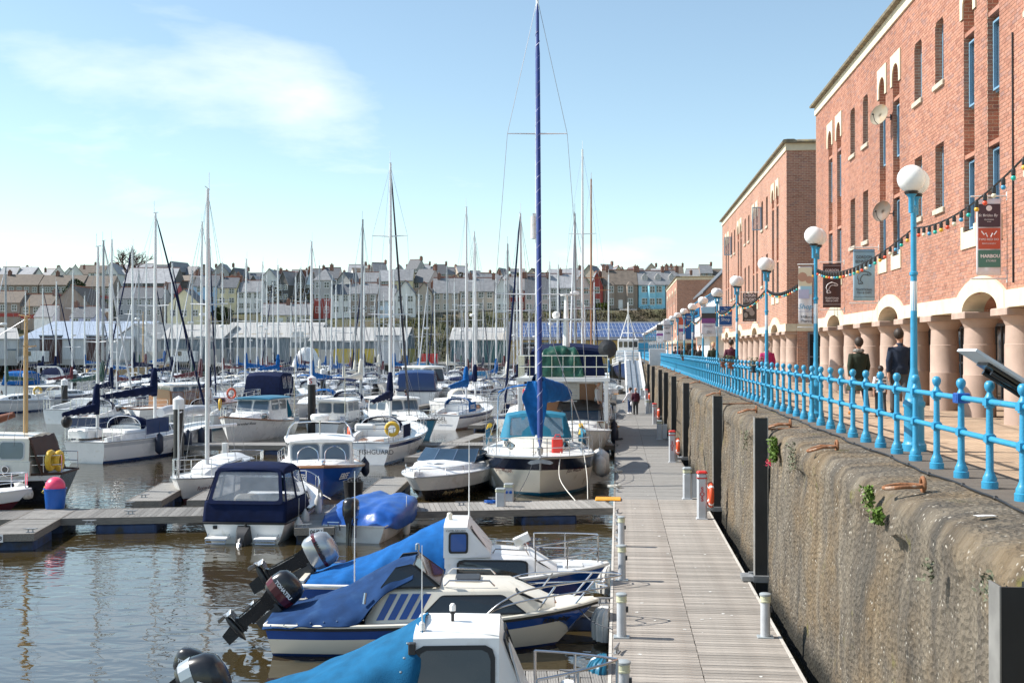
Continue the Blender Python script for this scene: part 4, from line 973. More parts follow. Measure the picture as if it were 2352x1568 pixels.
for k in range(22):
    D = 16.04+7.95*k; Y = (D+LAMPX*sin(TH))/cos(TH); lamp_y.append(Y)
    lab = ['nearest twin globe lamp standing by the walking couple', 'second twin globe lamp carrying the pink shop banner', 'third twin globe lamp beside the woman in pink', 'fourth twin globe lamp beside the man in maroon', 'fifth twin globe lamp with blue coffee banner'][k] if k < 5 else '%s turquoise twin globe lamp counted along the railing' % ['sixth','seventh','eighth','ninth','tenth','eleventh','twelfth','thirteenth','fourteenth','fifteenth','sixteenth','seventeenth','eighteenth','nineteenth','twentieth','twenty first','last'][k-5]
    lamp(Y, lab)

# festoon lights between the lamps
BULB = [mat('bulb '+n_, c, .25, var=.05) for n_, c in (('red',(.75,.08,.03)),('amber',(.80,.42,.04)),('green',(.02,.42,.34)),('blue',(.06,.30,.50)),('cream',(.75,.66,.48)))]
bm1 = []
for b in BULB:
    f = MB(); f.sphere((0,0,-.102), .028, 10, 7); me = f.mesh('bulb', b); me.polygons.foreach_set('use_smooth', [True]*len(me.polygons)); bm1.append(me)
f = MB(); f.lathe([(.018,-.005),(.024,-.02),(.024,-.07),(.018,-.08)], n=8); HOLD = f.mesh('holder', M['black'])
def festoon(ya, yb, z0, z1, sag, label, n):
    t = thing('festoon_string', label, 'string lights', (LAMPX, ya, 0), 0, 'festoon lights between lamps'); pts = []
    for k in range(n+1):
        u = k/n; pts.append((.0-.08*sin(pi*u), (yb-ya)*u, z0+(z1-z0)*u-sag*4*u*(1-u)))
    f = MB(); f.tube(pts, .012, 5); f.build('cable', M['black'], t)
    for k in range(1, n):
        h_ = obj('holder', HOLD, t); h_.location = pts[k]; b = obj('bulb', bm1[k % 5], h_)
zf = PZ+3.3
festoon(lamp_y[0]-8, lamp_y[0], zf+1.2, zf-.12, .55, 'string of coloured bulbs rising from the nearest lamp out of view', 26)
for k in range(7):
    festoon(lamp_y[k], lamp_y[k+1], zf-.12, zf-.12, .30, 'string of coloured bulbs between %s lamps' % ['the nearest and second','the second and third','the third and fourth','the fourth and fifth','the fifth and sixth','the sixth and seventh','the seventh and eighth'][k], 26 if k < 4 else 18)

# ================================================================ BANNERS
def vwave(w_, h_, face, parent, name='cloth'):
    ctrl = [[(-w_/2+w_*j/4, .012*sin(j*2.1+i), h_*i/4) for j in range(5)] for i in range(5)]
    g = grid_mesh(ctrl, 3, 3, .006, 3.); return solid(g.build(name, face, parent, smooth=60), .004)
def banner(label, X0, X1, y, z0, z1, face, arms='wall', extra=None):
    """a banner square to the quay, hung between two arms"""
    t = thing('banner', label, 'banner', ((X0+X1)/2, y, z0), 0, 'banners above the promenade'); w_, h_ = X1-X0, z1-z0
    vwave(w_, h_, face, t)
    e = .12 if arms == 'wall' else .06
    for zz_ in (-.07, h_+.05):
        f = MB()
        if arms == 'wall': f.tube([(-w_/2-.1,0,zz_),(w_/2+e,0,zz_)], .016, 6); f.box(w_/2+e-.02,w_/2+e+.02,-.03,.03,zz_-.08,zz_+.08)
        elif arms == 'right': f.tube([(-w_/2-.02,0,zz_),(w_/2+.09,0,zz_)], .014, 6)
        else: f.tube([(-w_/2-.09,0,zz_),(w_/2+.02,0,zz_)], .014, 6)
        f.build('bracket', M['offwhite'], t)
    if extra: extra(t, w_, h_)
    return t
R2 = (pi/2, 0, 0)
def stripe(t, w_, z0, z1, m_, x0=None, x1=None, y=-.016, name='printed_panel'):
    f = MB(); f.box(-w_/2 if x0 is None else x0, w_/2 if x1 is None else x1, y, y+.004, z0, z1); return f.build(name, m_, t)
def fish(t, cx, cz, s, m_):
    """line drawing of a leaping fish"""
    f = MB(); body = [(-.42,-.10),(-.36,.12),(-.16,.28),(.10,.30),(.34,.22),(.42,.12),(.30,.06),(.08,.12),(-.10,.06),(-.20,-.10),(-.24,-.26)]
    tail = [(-.24,-.26),(-.08,-.40),(-.16,-.46),(-.22,-.42),(-.30,-.48),(-.36,-.40),(-.34,-.26),(-.42,-.10)]
    for p in (body, tail): f.tube([(cx+x*s, -.022, cz+z*s) for x, z in catmull2(p)], .009, 4)
    f.tube([(cx+x*s, -.022, cz+z*s) for x, z in ((.2,.22),(.22,.14),(.2,.08))], .007, 4); f.tube([(cx+x*s, -.022, cz+z*s) for x, z in ((-.1,.3),(0,.38),(.1,.3))], .007, 4)
    f.sphere((cx+.31*s,-.022,cz+.17*s), .012, 6, 4)
    f.build('fish_drawing', m_, t)
def catmull2(p): return [(v.x, v.y) for v in catmull([(a, b, 0) for a, b in p], 3)]
M['bnbrown'] = mat('brown banner', (.055,.028,.026), .55, var=.1); M['bnblue'] = mat('pale blue banner', (.27,.43,.53), .55, var=.06); M['bnwhite'] = mat('white banner', (.72,.70,.72), .5, var=.04)
M['bnplum'] = mat('plum print', (.065,.042,.06), .5); M['bnred'] = mat('brick red print', (.52,.10,.055), .5); M['bngreen'] = mat('bottle green print', (.07,.21,.17), .5); M['bnpurple'] = mat('purple print', (.24,.07,.25), .5); M['bnnavy'] = mat('blue print', (.008,.09,.30), .5); M['bngrey'] = mat('charcoal print', (.055,.052,.05), .5); M['skin'] = mat('skin', (.52,.29,.20), .55, var=.08); M['bnpale'] = mat('lilac print', (.50,.50,.68), .5); M['bnturq'] = mat('sky print', (.36,.60,.74), .5)
def wallY(vx, X): return ((X*F/(vx-1419.5))+X*sin(TH))/cos(TH)
def ex_stores(t, w_, h_):
    k = h_/1.46
    stripe(t, w_, .92*k, 1.36*k, M['bnplum'], -w_/2+.03, w_/2-.02); stripe(t, w_, .50*k, .90*k, M['bnred'], -w_/2+.03, w_/2-.02); stripe(t, w_, .15*k, .48*k, M['bngreen'], -w_/2+.03, w_/2-.02)
    f = MB(); f.lathe([(.0,0),(.055,.0),(.055,.004),(.0,.004)], (0,-.022,1.28*k), 14, axis='y'); f.build('emblem', M['paper'], t)
    text('St Brides By', .072, (-.02,-.024,1.14*k), R2, M['paper'], t, shear=.2); text('CLOTHING\nwww', .035, (0,-.024,1.04*k), R2, M['paper'], t)
    f = MB()
    for s in (-1,1): f.tube([(s*.03,-.022,.73*k),(s*.06,-.022,.80*k),(s*.09,-.022,.77*k),(s*.14,-.022,.84*k)], .012, 5)
    f.build('dog_emblem', M['paper'], t)
    text('TWO RED DO', .058, (-.01,-.024,.68*k), R2, M['paper'], t); text('PHOTOGRAPHY', .035, (0,-.024,.60*k), R2, M['paper'], t)
    text('HARBOU', .088, (.02,-.024,.36*k), R2, M['paper'], t, bold=.003); text('STORES', .055, (.03,-.024,.27*k), R2, M['paper'], t, shear=.2)
banner('hanging banner in plum, red and green panels on the near facade', 6.84, 7.30, wallY(2309,7.4), 6.12, 7.58, M['bnwhite'], 'wall', ex_stores)
def ex_gb(ink, pap):
    def fn(t, w_, h_):
        text("GORDON\nBENNETT'S", .105*h_/1.25, (0,-.022,h_*.80), R2, ink, t, sx=.80); fish(t, 0, h_*.47, .46*w_/.6, ink)
        text('TRADITIONAL\nFISH & CHIPS', .075*h_/1.25, (0,-.022,h_*.18), R2, ink, t, sx=.80); stripe(t, w_, h_*.07, h_*.075, ink); stripe(t, w_, h_*.95, h_*.955, ink)
    return fn
banner("pale blue fish and chip banner on the near brick facade", 6.68, 7.28, wallY(2017,7.4), Zat(690,32.0), Zat(572,32.0), M['bnblue'], 'wall', ex_gb(M['bngrey'], None))
yb3 = wallY(1938,7.4); D3 = 7.4*F/(1938-1419.5)
banner("brown fish and chip banner at the far end of the near facade", 6.70, 7.28, yb3, Zat(706,D3), Zat(605,D3), M['bnbrown'], 'wall', ex_gb(M['paper'], None))
def ex_shop(t, w_, h_):
    stripe(t, w_, h_*.66, h_*.985, MATS['bulb cream']); f = MB(); f.lathe([(0,0),(.10,0),(.10,.004),(0,.004)], (-.06,-.02,h_*.82), 16, axis='y'); f.lathe([(0,0),(.08,0),(.08,.004),(0,.004)], (.08,-.024,h_*.77), 16, axis='y'); f.build('printed_faces', M['skin'], t)
    stripe(t, w_, h_*.52, h_*.66, M['bnturq'], -.1, w_/2, y=-.02); stripe(t, w_, h_*.44, h_*.60, M['bnpale'], -w_/2, .08, y=-.024)
    text('Shop', .15, (0,-.022,h_*.30), R2, MATS['bulb blue'], t, shear=.25); stripe(t, w_, h_*.215, h_*.22, M['bnnavy']); text('Milford\nMarina', .085, (.03,-.022,h_*.085), R2, M['ink'], t)
D2 = 24.1
banner('white shop banner printed with a pink scene on the second lamp', W(1833,700,D2).x, LAMPX-.08, lamp_y[1], Zat(744,D2), Zat(613,D2), M['bnwhite'], 'right', ex_shop)
def ex_disc(t, w_, h_):
    stripe(t, w_, h_*.70, h_*.97, M['bnturq']); stripe(t, w_, h_*.58, h_*.76, M['bngrey'], y=-.02); stripe(t, w_, h_*.40, h_*.58, M['bnpurple']); text('Discover', .11, (0,-.022,h_*.30), R2, M['bnpurple'], t, shear=.25); text('Milford\nMarina', .07, (.03,-.022,h_*.08), R2, M['ink'], t)
banner('white and purple discover banner on the fifth lamp', LAMPX-.66, LAMPX-.08, lamp_y[4], Zat(768,47.6), Zat(703,47.6)-.0, M['bnwhite'], 'right', ex_disc)
def ex_coffee(t, w_, h_):
    text('The\nSpinnaker', .10, (0,-.022,h_*.82), R2, M['paper'], t); text('Coffee\nShop', .19, (0,-.022,h_*.45), R2, M['paper'], t); stripe(t, w_, .02, h_*.07, M['bnwhite'])
banner('blue coffee shop banner on the fifth lamp', LAMPX+.08, LAMPX+.62, lamp_y[4], Zat(749,47.6), Zat(703,47.6), M['bnnavy'], 'left', ex_coffee)
def ex_dsign(t, w_, h_):
    text('D-SIGN\nSTUDIO', .22, (0,-.022,h_*.84), R2, M['bnwhite'], t, sx=.85, bold=.004); text('SIGNAGE & GRAPHICS', .07, (0,-.022,h_*.68), R2, M['bnwhite'], t)
    f = MB(); f.sphere((-.02,-.02,h_*.42), .16, 12, 8, (1.2,.06,.8)); f.sphere((.12,-.02,h_*.30), .14, 12, 8, (1,.06,1.1)); f.sphere((-.2,-.02,h_*.22), .1, 10, 8, (1,.06,1.4)); f.build('printed_animal', M['bngrey'] if 0 else mat('grey print', (.28,.27,.26), .5), t)
    text('Tel: 01646 690123', .085, (0,-.022,h_*.05), R2, M['bnwhite'], t, sx=.85)
Dd = 7.4*F/(1742-1419.5)
banner('charcoal sign studio banner on the middle brick building', 6.55, 7.28, wallY(1742,7.4), Zat(738,Dd), Zat(673,Dd), M['bngrey'], 'wall', ex_dsign)
def ex_gen(top, txt):
    def fn(t, w_, h_): stripe(t, w_, h_*.66, h_*.98, top); stripe(t, w_, h_*.36, h_*.5, M['bnpurple']); text(txt, .12, (0,-.022,h_*.26), R2, M['ink'], t)
    return fn
banner('white eating place banner on the ninth lamp', LAMPX+.08, LAMPX+.66, lamp_y[8], 5.35, 7.0, M['bnwhite'], 'left', ex_gen(M['bnred'], 'Eat'))
banner("white crows nest cafe banner on the tenth lamp", LAMPX-.68, LAMPX-.08, lamp_y[9], 5.35, 7.0, M['bnwhite'], 'right', lambda t, w_, h_: text("CROWS\nNEST\n\nCAFE", .2, (0,-.022,h_*.55), R2, M['ink'], t))
banner('blue yachting banner on the seventh lamp', LAMPX+.08, LAMPX+.66, lamp_y[7], 5.35, 7.0, M['bnnavy'], 'left', lambda t, w_, h_: text("Water\nSports", .17, (0,-.022,h_*.8), R2, M['paper'], t))
banner('white and purple banner on the eleventh lamp', LAMPX-.66, LAMPX-.08, lamp_y[11], 5.35, 7.0, M['bnwhite'], 'right', ex_gen(M['bngrey'], 'Relax'))

# ================================================================ THINGS ON THE QUAY LIP
M['rust'] = mat('rusted iron', (.27,.115,.05), .85, var=.3, scale=14, dirt=((.55,.42,.32), 12., .56), bump=.5, bscale=60)
def ring_bolt(vx, vy, r, lean, label):
    p = G(vx, vy, 3.26); t = thing('mooring_ring', label, 'mooring ring', (p.x, p.y, 3.235), 0, 'rusty mooring rings on the quay lip')
    f = MB(); f.torus((0,0,.07), .070, .022, 'x', 16, 8); f.build('eye', M['rust'], t, smooth=60)
    f = MB(); n = 28; pts = []
    for k in range(n):
        a = 2*pi*k/n; u, v = r*cos(a), r*sin(a)*.55; x = -r*.98+u; z = .055 if x > -.22 else .055-(-.22-x)*lean
        pts.append((x, v, z))
    f.tube(pts, .021, 8, closed=True); f.build('ring', M['rust'], t, smooth=60)
ring_bolt(2120, 1122, .20, .15, 'rusty mooring ring lying flat beside the green weeds, nearest to view')
ring_bolt(1922, 1030, .21, .35, 'rusty mooring ring hanging over the lip behind the nearest steel pile')
ring_bolt(1815, 978, .21, .3, 'rusty mooring ring just beyond the flowering plant')
ring_bolt(1737, 944, .21, .35, 'rusty mooring ring between the nearest two steel piles on the bend')
ring_bolt(1654, 905, .22, .35, 'rusty mooring ring beside the second steel pile')
for k, (vx, vy) in enumerate(((1607,879),(1580,868),(1562,858),(1549,853),(1540,849),(1531,846),(1522,843))): ring_bolt(vx, vy, .22, .3, 'small far rusty mooring ring, %s beyond the second pile' % ['first','next','third','fourth','fifth','sixth','last'][k])
# paper litter
for vx, vy, rz, lab in ((2262,1184,.3,'white scrap of paper lying on the quay lip'),):
    p = G(vx, vy, 3.26); f = MB(); ctrl = [[(-.09+.09*j, -.035+.035*i, .002*((i+j) % 2)) for j in range(3)] for i in range(3)]; g = grid_mesh(ctrl, 2, 2, .002, 9.); o = solid(g.build('paper_scrap', M['paper'], None), .002); o.location = (p.x, p.y, 3.262); o.rotation_euler = (0,0,rz); tag(o, lab, 'litter')

# steel guide piles
M['pile'] = mat('dark steel pile', (.030,.033,.036), .45, metal=.3, var=.35, scale=3, stretch=(1,1,.3), dirt=((.10,.07,.045), 3., .62))
M['pileedge'] = mat('worn steel flange', (.34,.33,.31), .5, metal=.5, var=.3, scale=4)
PILE = [(7.6, 3.12), (21.0, 3.43), (30.1, 3.46), (44.0, 3.39), (53.7, 3.42), (62.5, 3.42), (71.0, 3.42), (85.0, 3.42), (98.5, 3.42)]
for k, (D, zt) in enumerate(PILE):
    X = 2.645; Y = (D+X*sin(TH))/cos(TH)
    t = thing('steel_pile', ['nearest dark steel guide pile cut by the picture edge','tall dark steel guide pile rising beside the plank pontoon','dark steel guide pile beyond the first tall one','dark steel guide pile behind the big lifebuoy','fifth dark steel guide pile along the wall','sixth dark steel guide pile along the wall','seventh dark steel guide pile along the wall','eighth dark steel guide pile near the gangway','last dark steel guide pile by the gangway'][k], 'pile', (X, Y, 0), 0, 'steel guide piles on the quay wall')
    f = MB(); f.box(-.11,.11,-.115,-.095,-1,zt); f.box(-.11,-.098,-.095,.10,-1,zt); f.box(.098,.11,-.095,.10,-1,zt); f.build('channel', M['pile'], t)
    f = MB(); f.box(-.122,-.111,-.125,.10,-1,zt+.004); f.box(.111,.128,-.125,.0,-1,zt+.004); f.build('flange', M['pileedge'], t)
    if k: f = MB(); f.tube([(.1,.03,zt-.22),(.95,.05,zt-.2)], .018, 6); f.build('tie_bar', M['rust'], t)
    f = MB(); f.box(-.36,-.16,-.2,.2,.42,.50); f.box(-.16,.2,-.22,-.14,.40,.52); f.box(-.2,.2,.14,.22,.40,.52); f.tube([(-.15,-.18,.46),(-.15,.18,.46)], .035, 8); f.build('pile_guide', M['galv'], t)

# information panel on two legs leaning out over the rail
p = G(2300, 1140, PZ)
ip = thing('information_panel', 'tilted information panel on bent black legs behind the railing', 'information panel', (RX+.28, p.y+.25, PZ), 0)
f = MB()
for s in (-.13, .13): f.tube(catmull([(.02,s,0),(.05,s,.35),(.09,s,.75),(.07,s,.86),(-.05,s,.98),(-.42,s,1.22)], 4), .028, 8)
f.build('legs', M['blackg'], ip, smooth=50)
f = MB(); mtx = Matrix.Rotation(radians(33), 3, 'Y'); f.obox((-.26,0,1.21), .86, .62, .03, mtx=mtx); f.build('board', M['greyw'], ip)
f = MB(); f.obox((-.17,.0,1.12), .70, .34, .05, mtx=mtx); f.build('back_box', M['blackg'], ip)

# ================================================================ PONTOON FURNITURE
M['boll'] = mat('pale grey bollard', (.50,.52,.54), .4, var=.1, scale=5); M['lens'] = mat('bollard lens', (.60,.60,.42), .3, var=.08); M['bcap'] = mat('bollard cap', (.33,.36,.37), .4)
def light_bollard(X, D, label, h_=.66, z=DECK):
    Y = (D+X*sin(TH))/cos(TH); t = thing('light_bollard', label, 'bollard', (X, Y, z), 0, 'low light bollards on the pontoon')
    f = MB(); f.bbox(-.12,.12,-.09,.09,0,.02,.005); f.build('foot', M['bcap'], t)
    f = MB(); f.lathe([(.072,.02),(.072,h_-.13)], n=14); f.build('shaft', M['boll'], t, smooth=40)
    f = MB(); f.lathe([(.082,h_-.13),(.085,h_-.11),(.078,h_-.105),(.078,h_-.035)], n=14); f.build('lens', M['lens'], t, smooth=40)
    f = MB(); f.lathe([(.086,h_-.035),(.088,h_-.01),(.075,h_),(.0,h_+.002)], n=14); f.build('cap', M['bcap'], t, smooth=40)
    f = MB(); f.box(.06,.10,-.03,.03,h_-.28,h_-.2); f.build('socket', M['dark'], t)
for X, D, lab in ((.07,24.6,'grey light bollard on the pontoon edge, farthest of the left row'),(.07,21.0,'grey light bollard at the point of the long steel pulpit'),(.05,16.85,'grey light bollard beside the white dock fender'),(.06,13.2,'grey light bollard cut off by the bottom of the picture'),(2.19,16.85,'grey light bollard alone on the wall side of the pontoon')): light_bollard(X, D, lab)
def service_post(X, D, label, sos=False, box=False, lamp_=None):
    Y = (D+X*sin(TH))/cos(TH); nm = 'emergency_post' if sos else 'service_pedestal'
    t = thing(nm, label, 'emergency post' if sos else 'pedestal', (X, Y, DECK), 0, 'posts along the wall side of the pontoon'); h_ = 1.22 if sos else .92; r = .125
    f = MB(); f.bbox(-r,r,-r*.8,r*.8,0,h_-.16,.04); f.build('body', M['boll'], t)
    f = MB(); f.bbox(-r-.02,r+.02,-r*.8-.02,r*.8+.02,0,.03,.01); f.build('foot', M['boll'], t)
    f = MB(); f.bbox(-r,r,-r*.8,r*.8,h_-.16,h_-.06,.04); f.build('lens', M['lens'] if not sos else M['boll'], t)
    f = MB(); f.bbox(-r-.012,r+.012,-r*.8-.012,r*.8+.012,h_-.06,h_,.04); f.build('cap', M['red'] if sos else M['bcap'], t)
    if sos:
        f = MB(); f.box(-r-.004,r+.004,-r*.8-.004,r*.8+.004,h_-.19,h_-.165); f.build('red_band', M['red'], t)
        for k, c in enumerate('SOS'): text(c, .15, (0,-r*.8-.006,.76-k*.125), R2, M['redt'], t, bold=.004)
        lb = thing('lifebuoy', label.replace('post', 'lifebuoy').replace('white and red SOS', 'orange'), 'lifebuoy', (X+.22, Y, DECK+.62), 0, 'orange lifebuoys beside the SOS posts')
        f = MB(); f.torus((0,0,0), .27, .062, 'x', 26, 10); f.build('ring', M['orange'], lb, smooth=60)
        f = MB()
        for k in range(4):
            a = pi/4+k*pi/2; pts = [(0, .27*cos(a+d), .27*sin(a+d)) for d in (-.1,0,.1)]; f.tube(pts, .067, 8)
        f.build('reflective_band', M['paper'], lb)
        f = MB(); f.tube([(-.1,0,-.26),(.0,0,-.34),(.07,0,-.30)], .02, 6); f.build('hook', M['steel'], lb)
    if box: f = MB(); f.bbox(.14,.36,-.06,.1,.05,.72,.015); f.build('meter_box', M['greyw'], t)
service_post(2.12, 28.6, 'white and red SOS post nearest on the pontoon', True)
service_post(2.05, 42.9, 'white and red SOS post behind a small grey bollard', True)
service_post(2.09, 64.6, 'white and red SOS post right of the two men', True)
service_post(2.2, 87.5, 'white and red SOS post at the foot of the gangway', True)
service_post(1.98, 32.4, 'grey service pedestal behind the nearest SOS post', box=True)
service_post(1.97, 53.8, 'grey service pedestal with meter box, middle of the pontoon', box=True)
service_post(1.97, 75.3, 'grey service pedestal beyond the two men', box=True)
service_post(2.05, 98.8, 'grey service pedestal at the gangway end', box=True)
light_bollard(2.20, 43.2, 'slim grey bollard in front of the second SOS post', .62)
# yellow hinge plates
for k, (vx, vy, w_) in enumerate(((1400,1147,.34),(1418,980,.5),(1426,905,.6))):
    D = Dw(vy, DECK); X = -.10; Y = (D+X*sin(TH))/cos(TH); f = MB(); f.bbox(-.55,.18,-.32,.32,.0,.035,.02); o = f.build('hinge_plate', M['amber']); o.location = (X, Y, DECK+.012); tag(o, ['yellow hinge plate where the near walkway meets the main pontoon','yellow hinge plate beside the dark topped cruiser','far yellow hinge plate beside the trawler yacht'][k], 'plate')
# cleats on the left edge
for k, D in enumerate((29.6, 28.6, 27.6, 26.4, 25.2, 34.0, 35.5, 39., 41.5, 46, 50, 55, 60, 66, 72, 16.0, 13.9)):
    X = -.02; Y = (D+X*sin(TH))/cos(TH); cleat((X, Y, DECK), pi/2+(.3 if k % 3 else -.2), 'galvanised cleat on the left edge of the main pontoon, %s' % ('%s beyond the yellow plate' % ORD[k-5] if 5 <= k < 15 else '%s before the yellow plate' % ORD[k] if k < 5 else ['by the white dock fender','by the bottom bollard'][k-15]))
# corner dock fenders
def corner_fender(D, m_, label):
    X = PL-.02; Y = (D+X*sin(TH))/cos(TH); f = MB()
    prof = [(0,.16),(.10,.18),(.19,.13),(.24,.04),(.25,-.10),(.24,-.30),(.16,-.32),(.0,-.32)]
    rings = []
    for k in range(9):
        a = pi/2+pi*k/8; rings.append([(x_*1.0*cos(a) - .0, x_*1.3*sin(a), z_) for x_, z_ in prof])
    f.loft(rings, closed=False, cap=False)
    for k in range(1,8):
        a = pi/2+pi*k/8; f.tube([(x_*1.04*cos(a), x_*1.35*sin(a), z_) for x_, z_ in prof[1:6]], .012, 5)
    o = f.build('dock_fender', m_, None, smooth=50); o.location = (X, Y, DECK-.02); solid(o, .02); return tag(o, label, 'dock fender', 'padded fenders on the pontoon edge')
corner_fender(18.1, M['fend'], 'white ribbed dock fender at the bow of the beige cruiser')
corner_fender(15.2, M['tealp'], 'blue ribbed dock fender at the bottom of the pontoon edge')
corner_fender(21.6, M['fend'], 'small white dock fender beyond the steel pulpit')

# gangway to the quay
ga, gb = Vector((1.55, 98, .45)), Vector((1.75, 126, 3.45))
gw = thing('gangway', 'steep aluminium gangway with white side trusses climbing to the quay', 'gangway', ga, 0)
d = gb-ga; ang = math.atan2(d.z, d.y); Lg = d.length
def gpt(x, s, h_): return (x, s*cos(ang)-h_*sin(ang)*0, s*sin(ang)+h_)
f = MB(); f.loft([[(x, s*cos(ang), s*sin(ang)-th) for x, th in ((-.75,.06),(.75,.06),(.75,0),(-.75,0))] for s in (0, Lg)], True, True); f.build('deck', M['alud'], gw)
for x in (-.78, .78):
    f = MB()
    for h_, r in ((1.05,.07),(.02,.07),(.55,.035)): f.tube([gpt(x,0,h_), gpt(x,Lg,h_)], r, 6)
    n = 16
    for k in range(n+1): f.tube([gpt(x,Lg*k/n,0), gpt(x,Lg*k/n,1.05)], .03, 5)
    for k in range(n): f.tube([gpt(x,Lg*k/n,0 if k % 2 else 1.05), gpt(x,Lg*(k+1)/n,1.05 if k % 2 else 0)], .022, 5)
    f.box(x-.03,x+.03,-.1,.15,-.1,1.15); f.build('side_truss', M['white'], gw)
for x in (-.25, .25):
    f = MB(); f.tube([gpt(x,.2,.02), gpt(x,Lg-.2,.02)], .03, 5); f.build('tread_rail', M['dark'], gw)
pf = thing('landing_platform', 'blue railed steel landing at the head of the gangway', 'platform', (1.4, 126, 0), 0)
f = MB(); f.box(-1.3,1.5,0,6,3.3,3.42); f.build('deck', M['alud'], pf)
f = MB()
for x in (-1.2, 1.2):
    for y in (.3, 5.7): f.tube([(x,y,-1),(x,y,3.3)], .14, 8)
f.build('legs', M['pile'], pf)
f = MB()
for zz_ in (3.95, 4.5): f.tube([(-1.25,.05,zz_),(-1.25,5.9,zz_)], .03, 5); f.tube([(-4.5,5.9,zz_),(1.4,5.9,zz_)], .03, 5)
for k in range(7): f.tube([(-4.5+k*.95,5.9,3.4),(-4.5+k*.95,5.9,4.5)], .03, 5)
f.build('handrail', M['rail'], pf)
cb_ = thing('control_cabinet', 'grey control cabinet at the far end of the railing', 'cabinet', (G(1503,836,PZ).x, 103, PZ-.05), 0); f = MB(); f.bbox(-.75,.75,-.3,.3,0,1.55,.03); f.build('case', M['greyw'], cb_); f = MB(); f.box(-.7,.7,-.32,-.301,.05,1.5); f.build('door', M['greyw'], cb_)
gt = thing('security_gate', 'tall grey security gate frame above the gangway head', 'gate', (3.1, 112, PZ), 0); f = MB()
for x in (-1.6, -.5, .9): f.tube([(x,0,0),(x,0,3.1)], .05, 6)
for zz_ in (1.5, 2.3, 3.1): f.tube([(-1.6,0,zz_),(.9,0,zz_)], .04, 6)
f.build('frame', M['alud'], gt); f = MB(); f.box(-1.1,-.1,-.03,.03,1.2,2.1); f.build('panel', M['rail'], gt)

# planters on the rail
M['terra'] = mat('terracotta', (.30,.10,.05), .8, var=.15); M['leafd'] = mat('dark leaf', (.045,.075,.022), .7, var=.4, scale=20); M['leafl'] = mat('lime leaf', (.11,.19,.025), .6, var=.3, scale=20); M['leafg'] = mat('grey leaf', (.15,.16,.10), .8, var=.3, scale=20)
def tuft(n, r, h_, seed, leaf=.05, flat=False):
    rr_ = random.Random(seed); mb = MB()
    for _ in range(n):
        a = rr_.uniform(0, 2*pi); q = r*sqrt(rr_.random()); x, y, z = q*cos(a), q*sin(a), h_*rr_.random(); b = rr_.uniform(0, 2*pi); c = rr_.uniform(-.6,.9)
        u = Vector((cos(b), sin(b), c)).normalized()*leaf*rr_.uniform(.6,1.4); v = Vector((-sin(b), cos(b), rr_.uniform(-.4,.4)))*leaf*.35; p = Vector((x, y, z))
        mb.add([p-u*.5, p+v, p+u*.6, p-v], [(0,1,2,3)])
    return mb
for k, (vx, lab, mm) in enumerate(((1663,'terracotta rail planter with low grass, farther of the two','leafg'),(1680,'terracotta rail planter with reddish grass','leafd'),(1735,'grey hanging planter with white flowers','leafg'),(1571,'far terracotta rail planter','leafd'))):
    D = RX*F/(vx-1419.5); Y = (D+RX*sin(TH))/cos(TH); t = thing('rail_planter', lab, 'planter', (RX-.02, Y, PZ+.80), 0, 'planters hooked on the railing')
    f = MB(); f.loft([[(-.09,-.3,0),(.09,-.3,0),(.09,.3,0),(-.09,.3,0)],[(-.13,-.36,.2),(.13,-.36,.2),(.13,.36,.2),(-.13,.36,.2)]], True, True); f.build('trough', M['terra'] if k != 2 else M['dark'], t)
    f = MB()
    for zz_ in (.06,.14): f.box(-.16,-.135,-.36,.36,zz_,zz_+.02)
    f.build('cradle', M['rail'], t)
    pl = tuft(160, .22, .25, k, .07); pl.v = [(x, y*1.6, z+.18) for x, y, z in pl.v]; pl.build('foliage', M[mm], t, recalc=False)
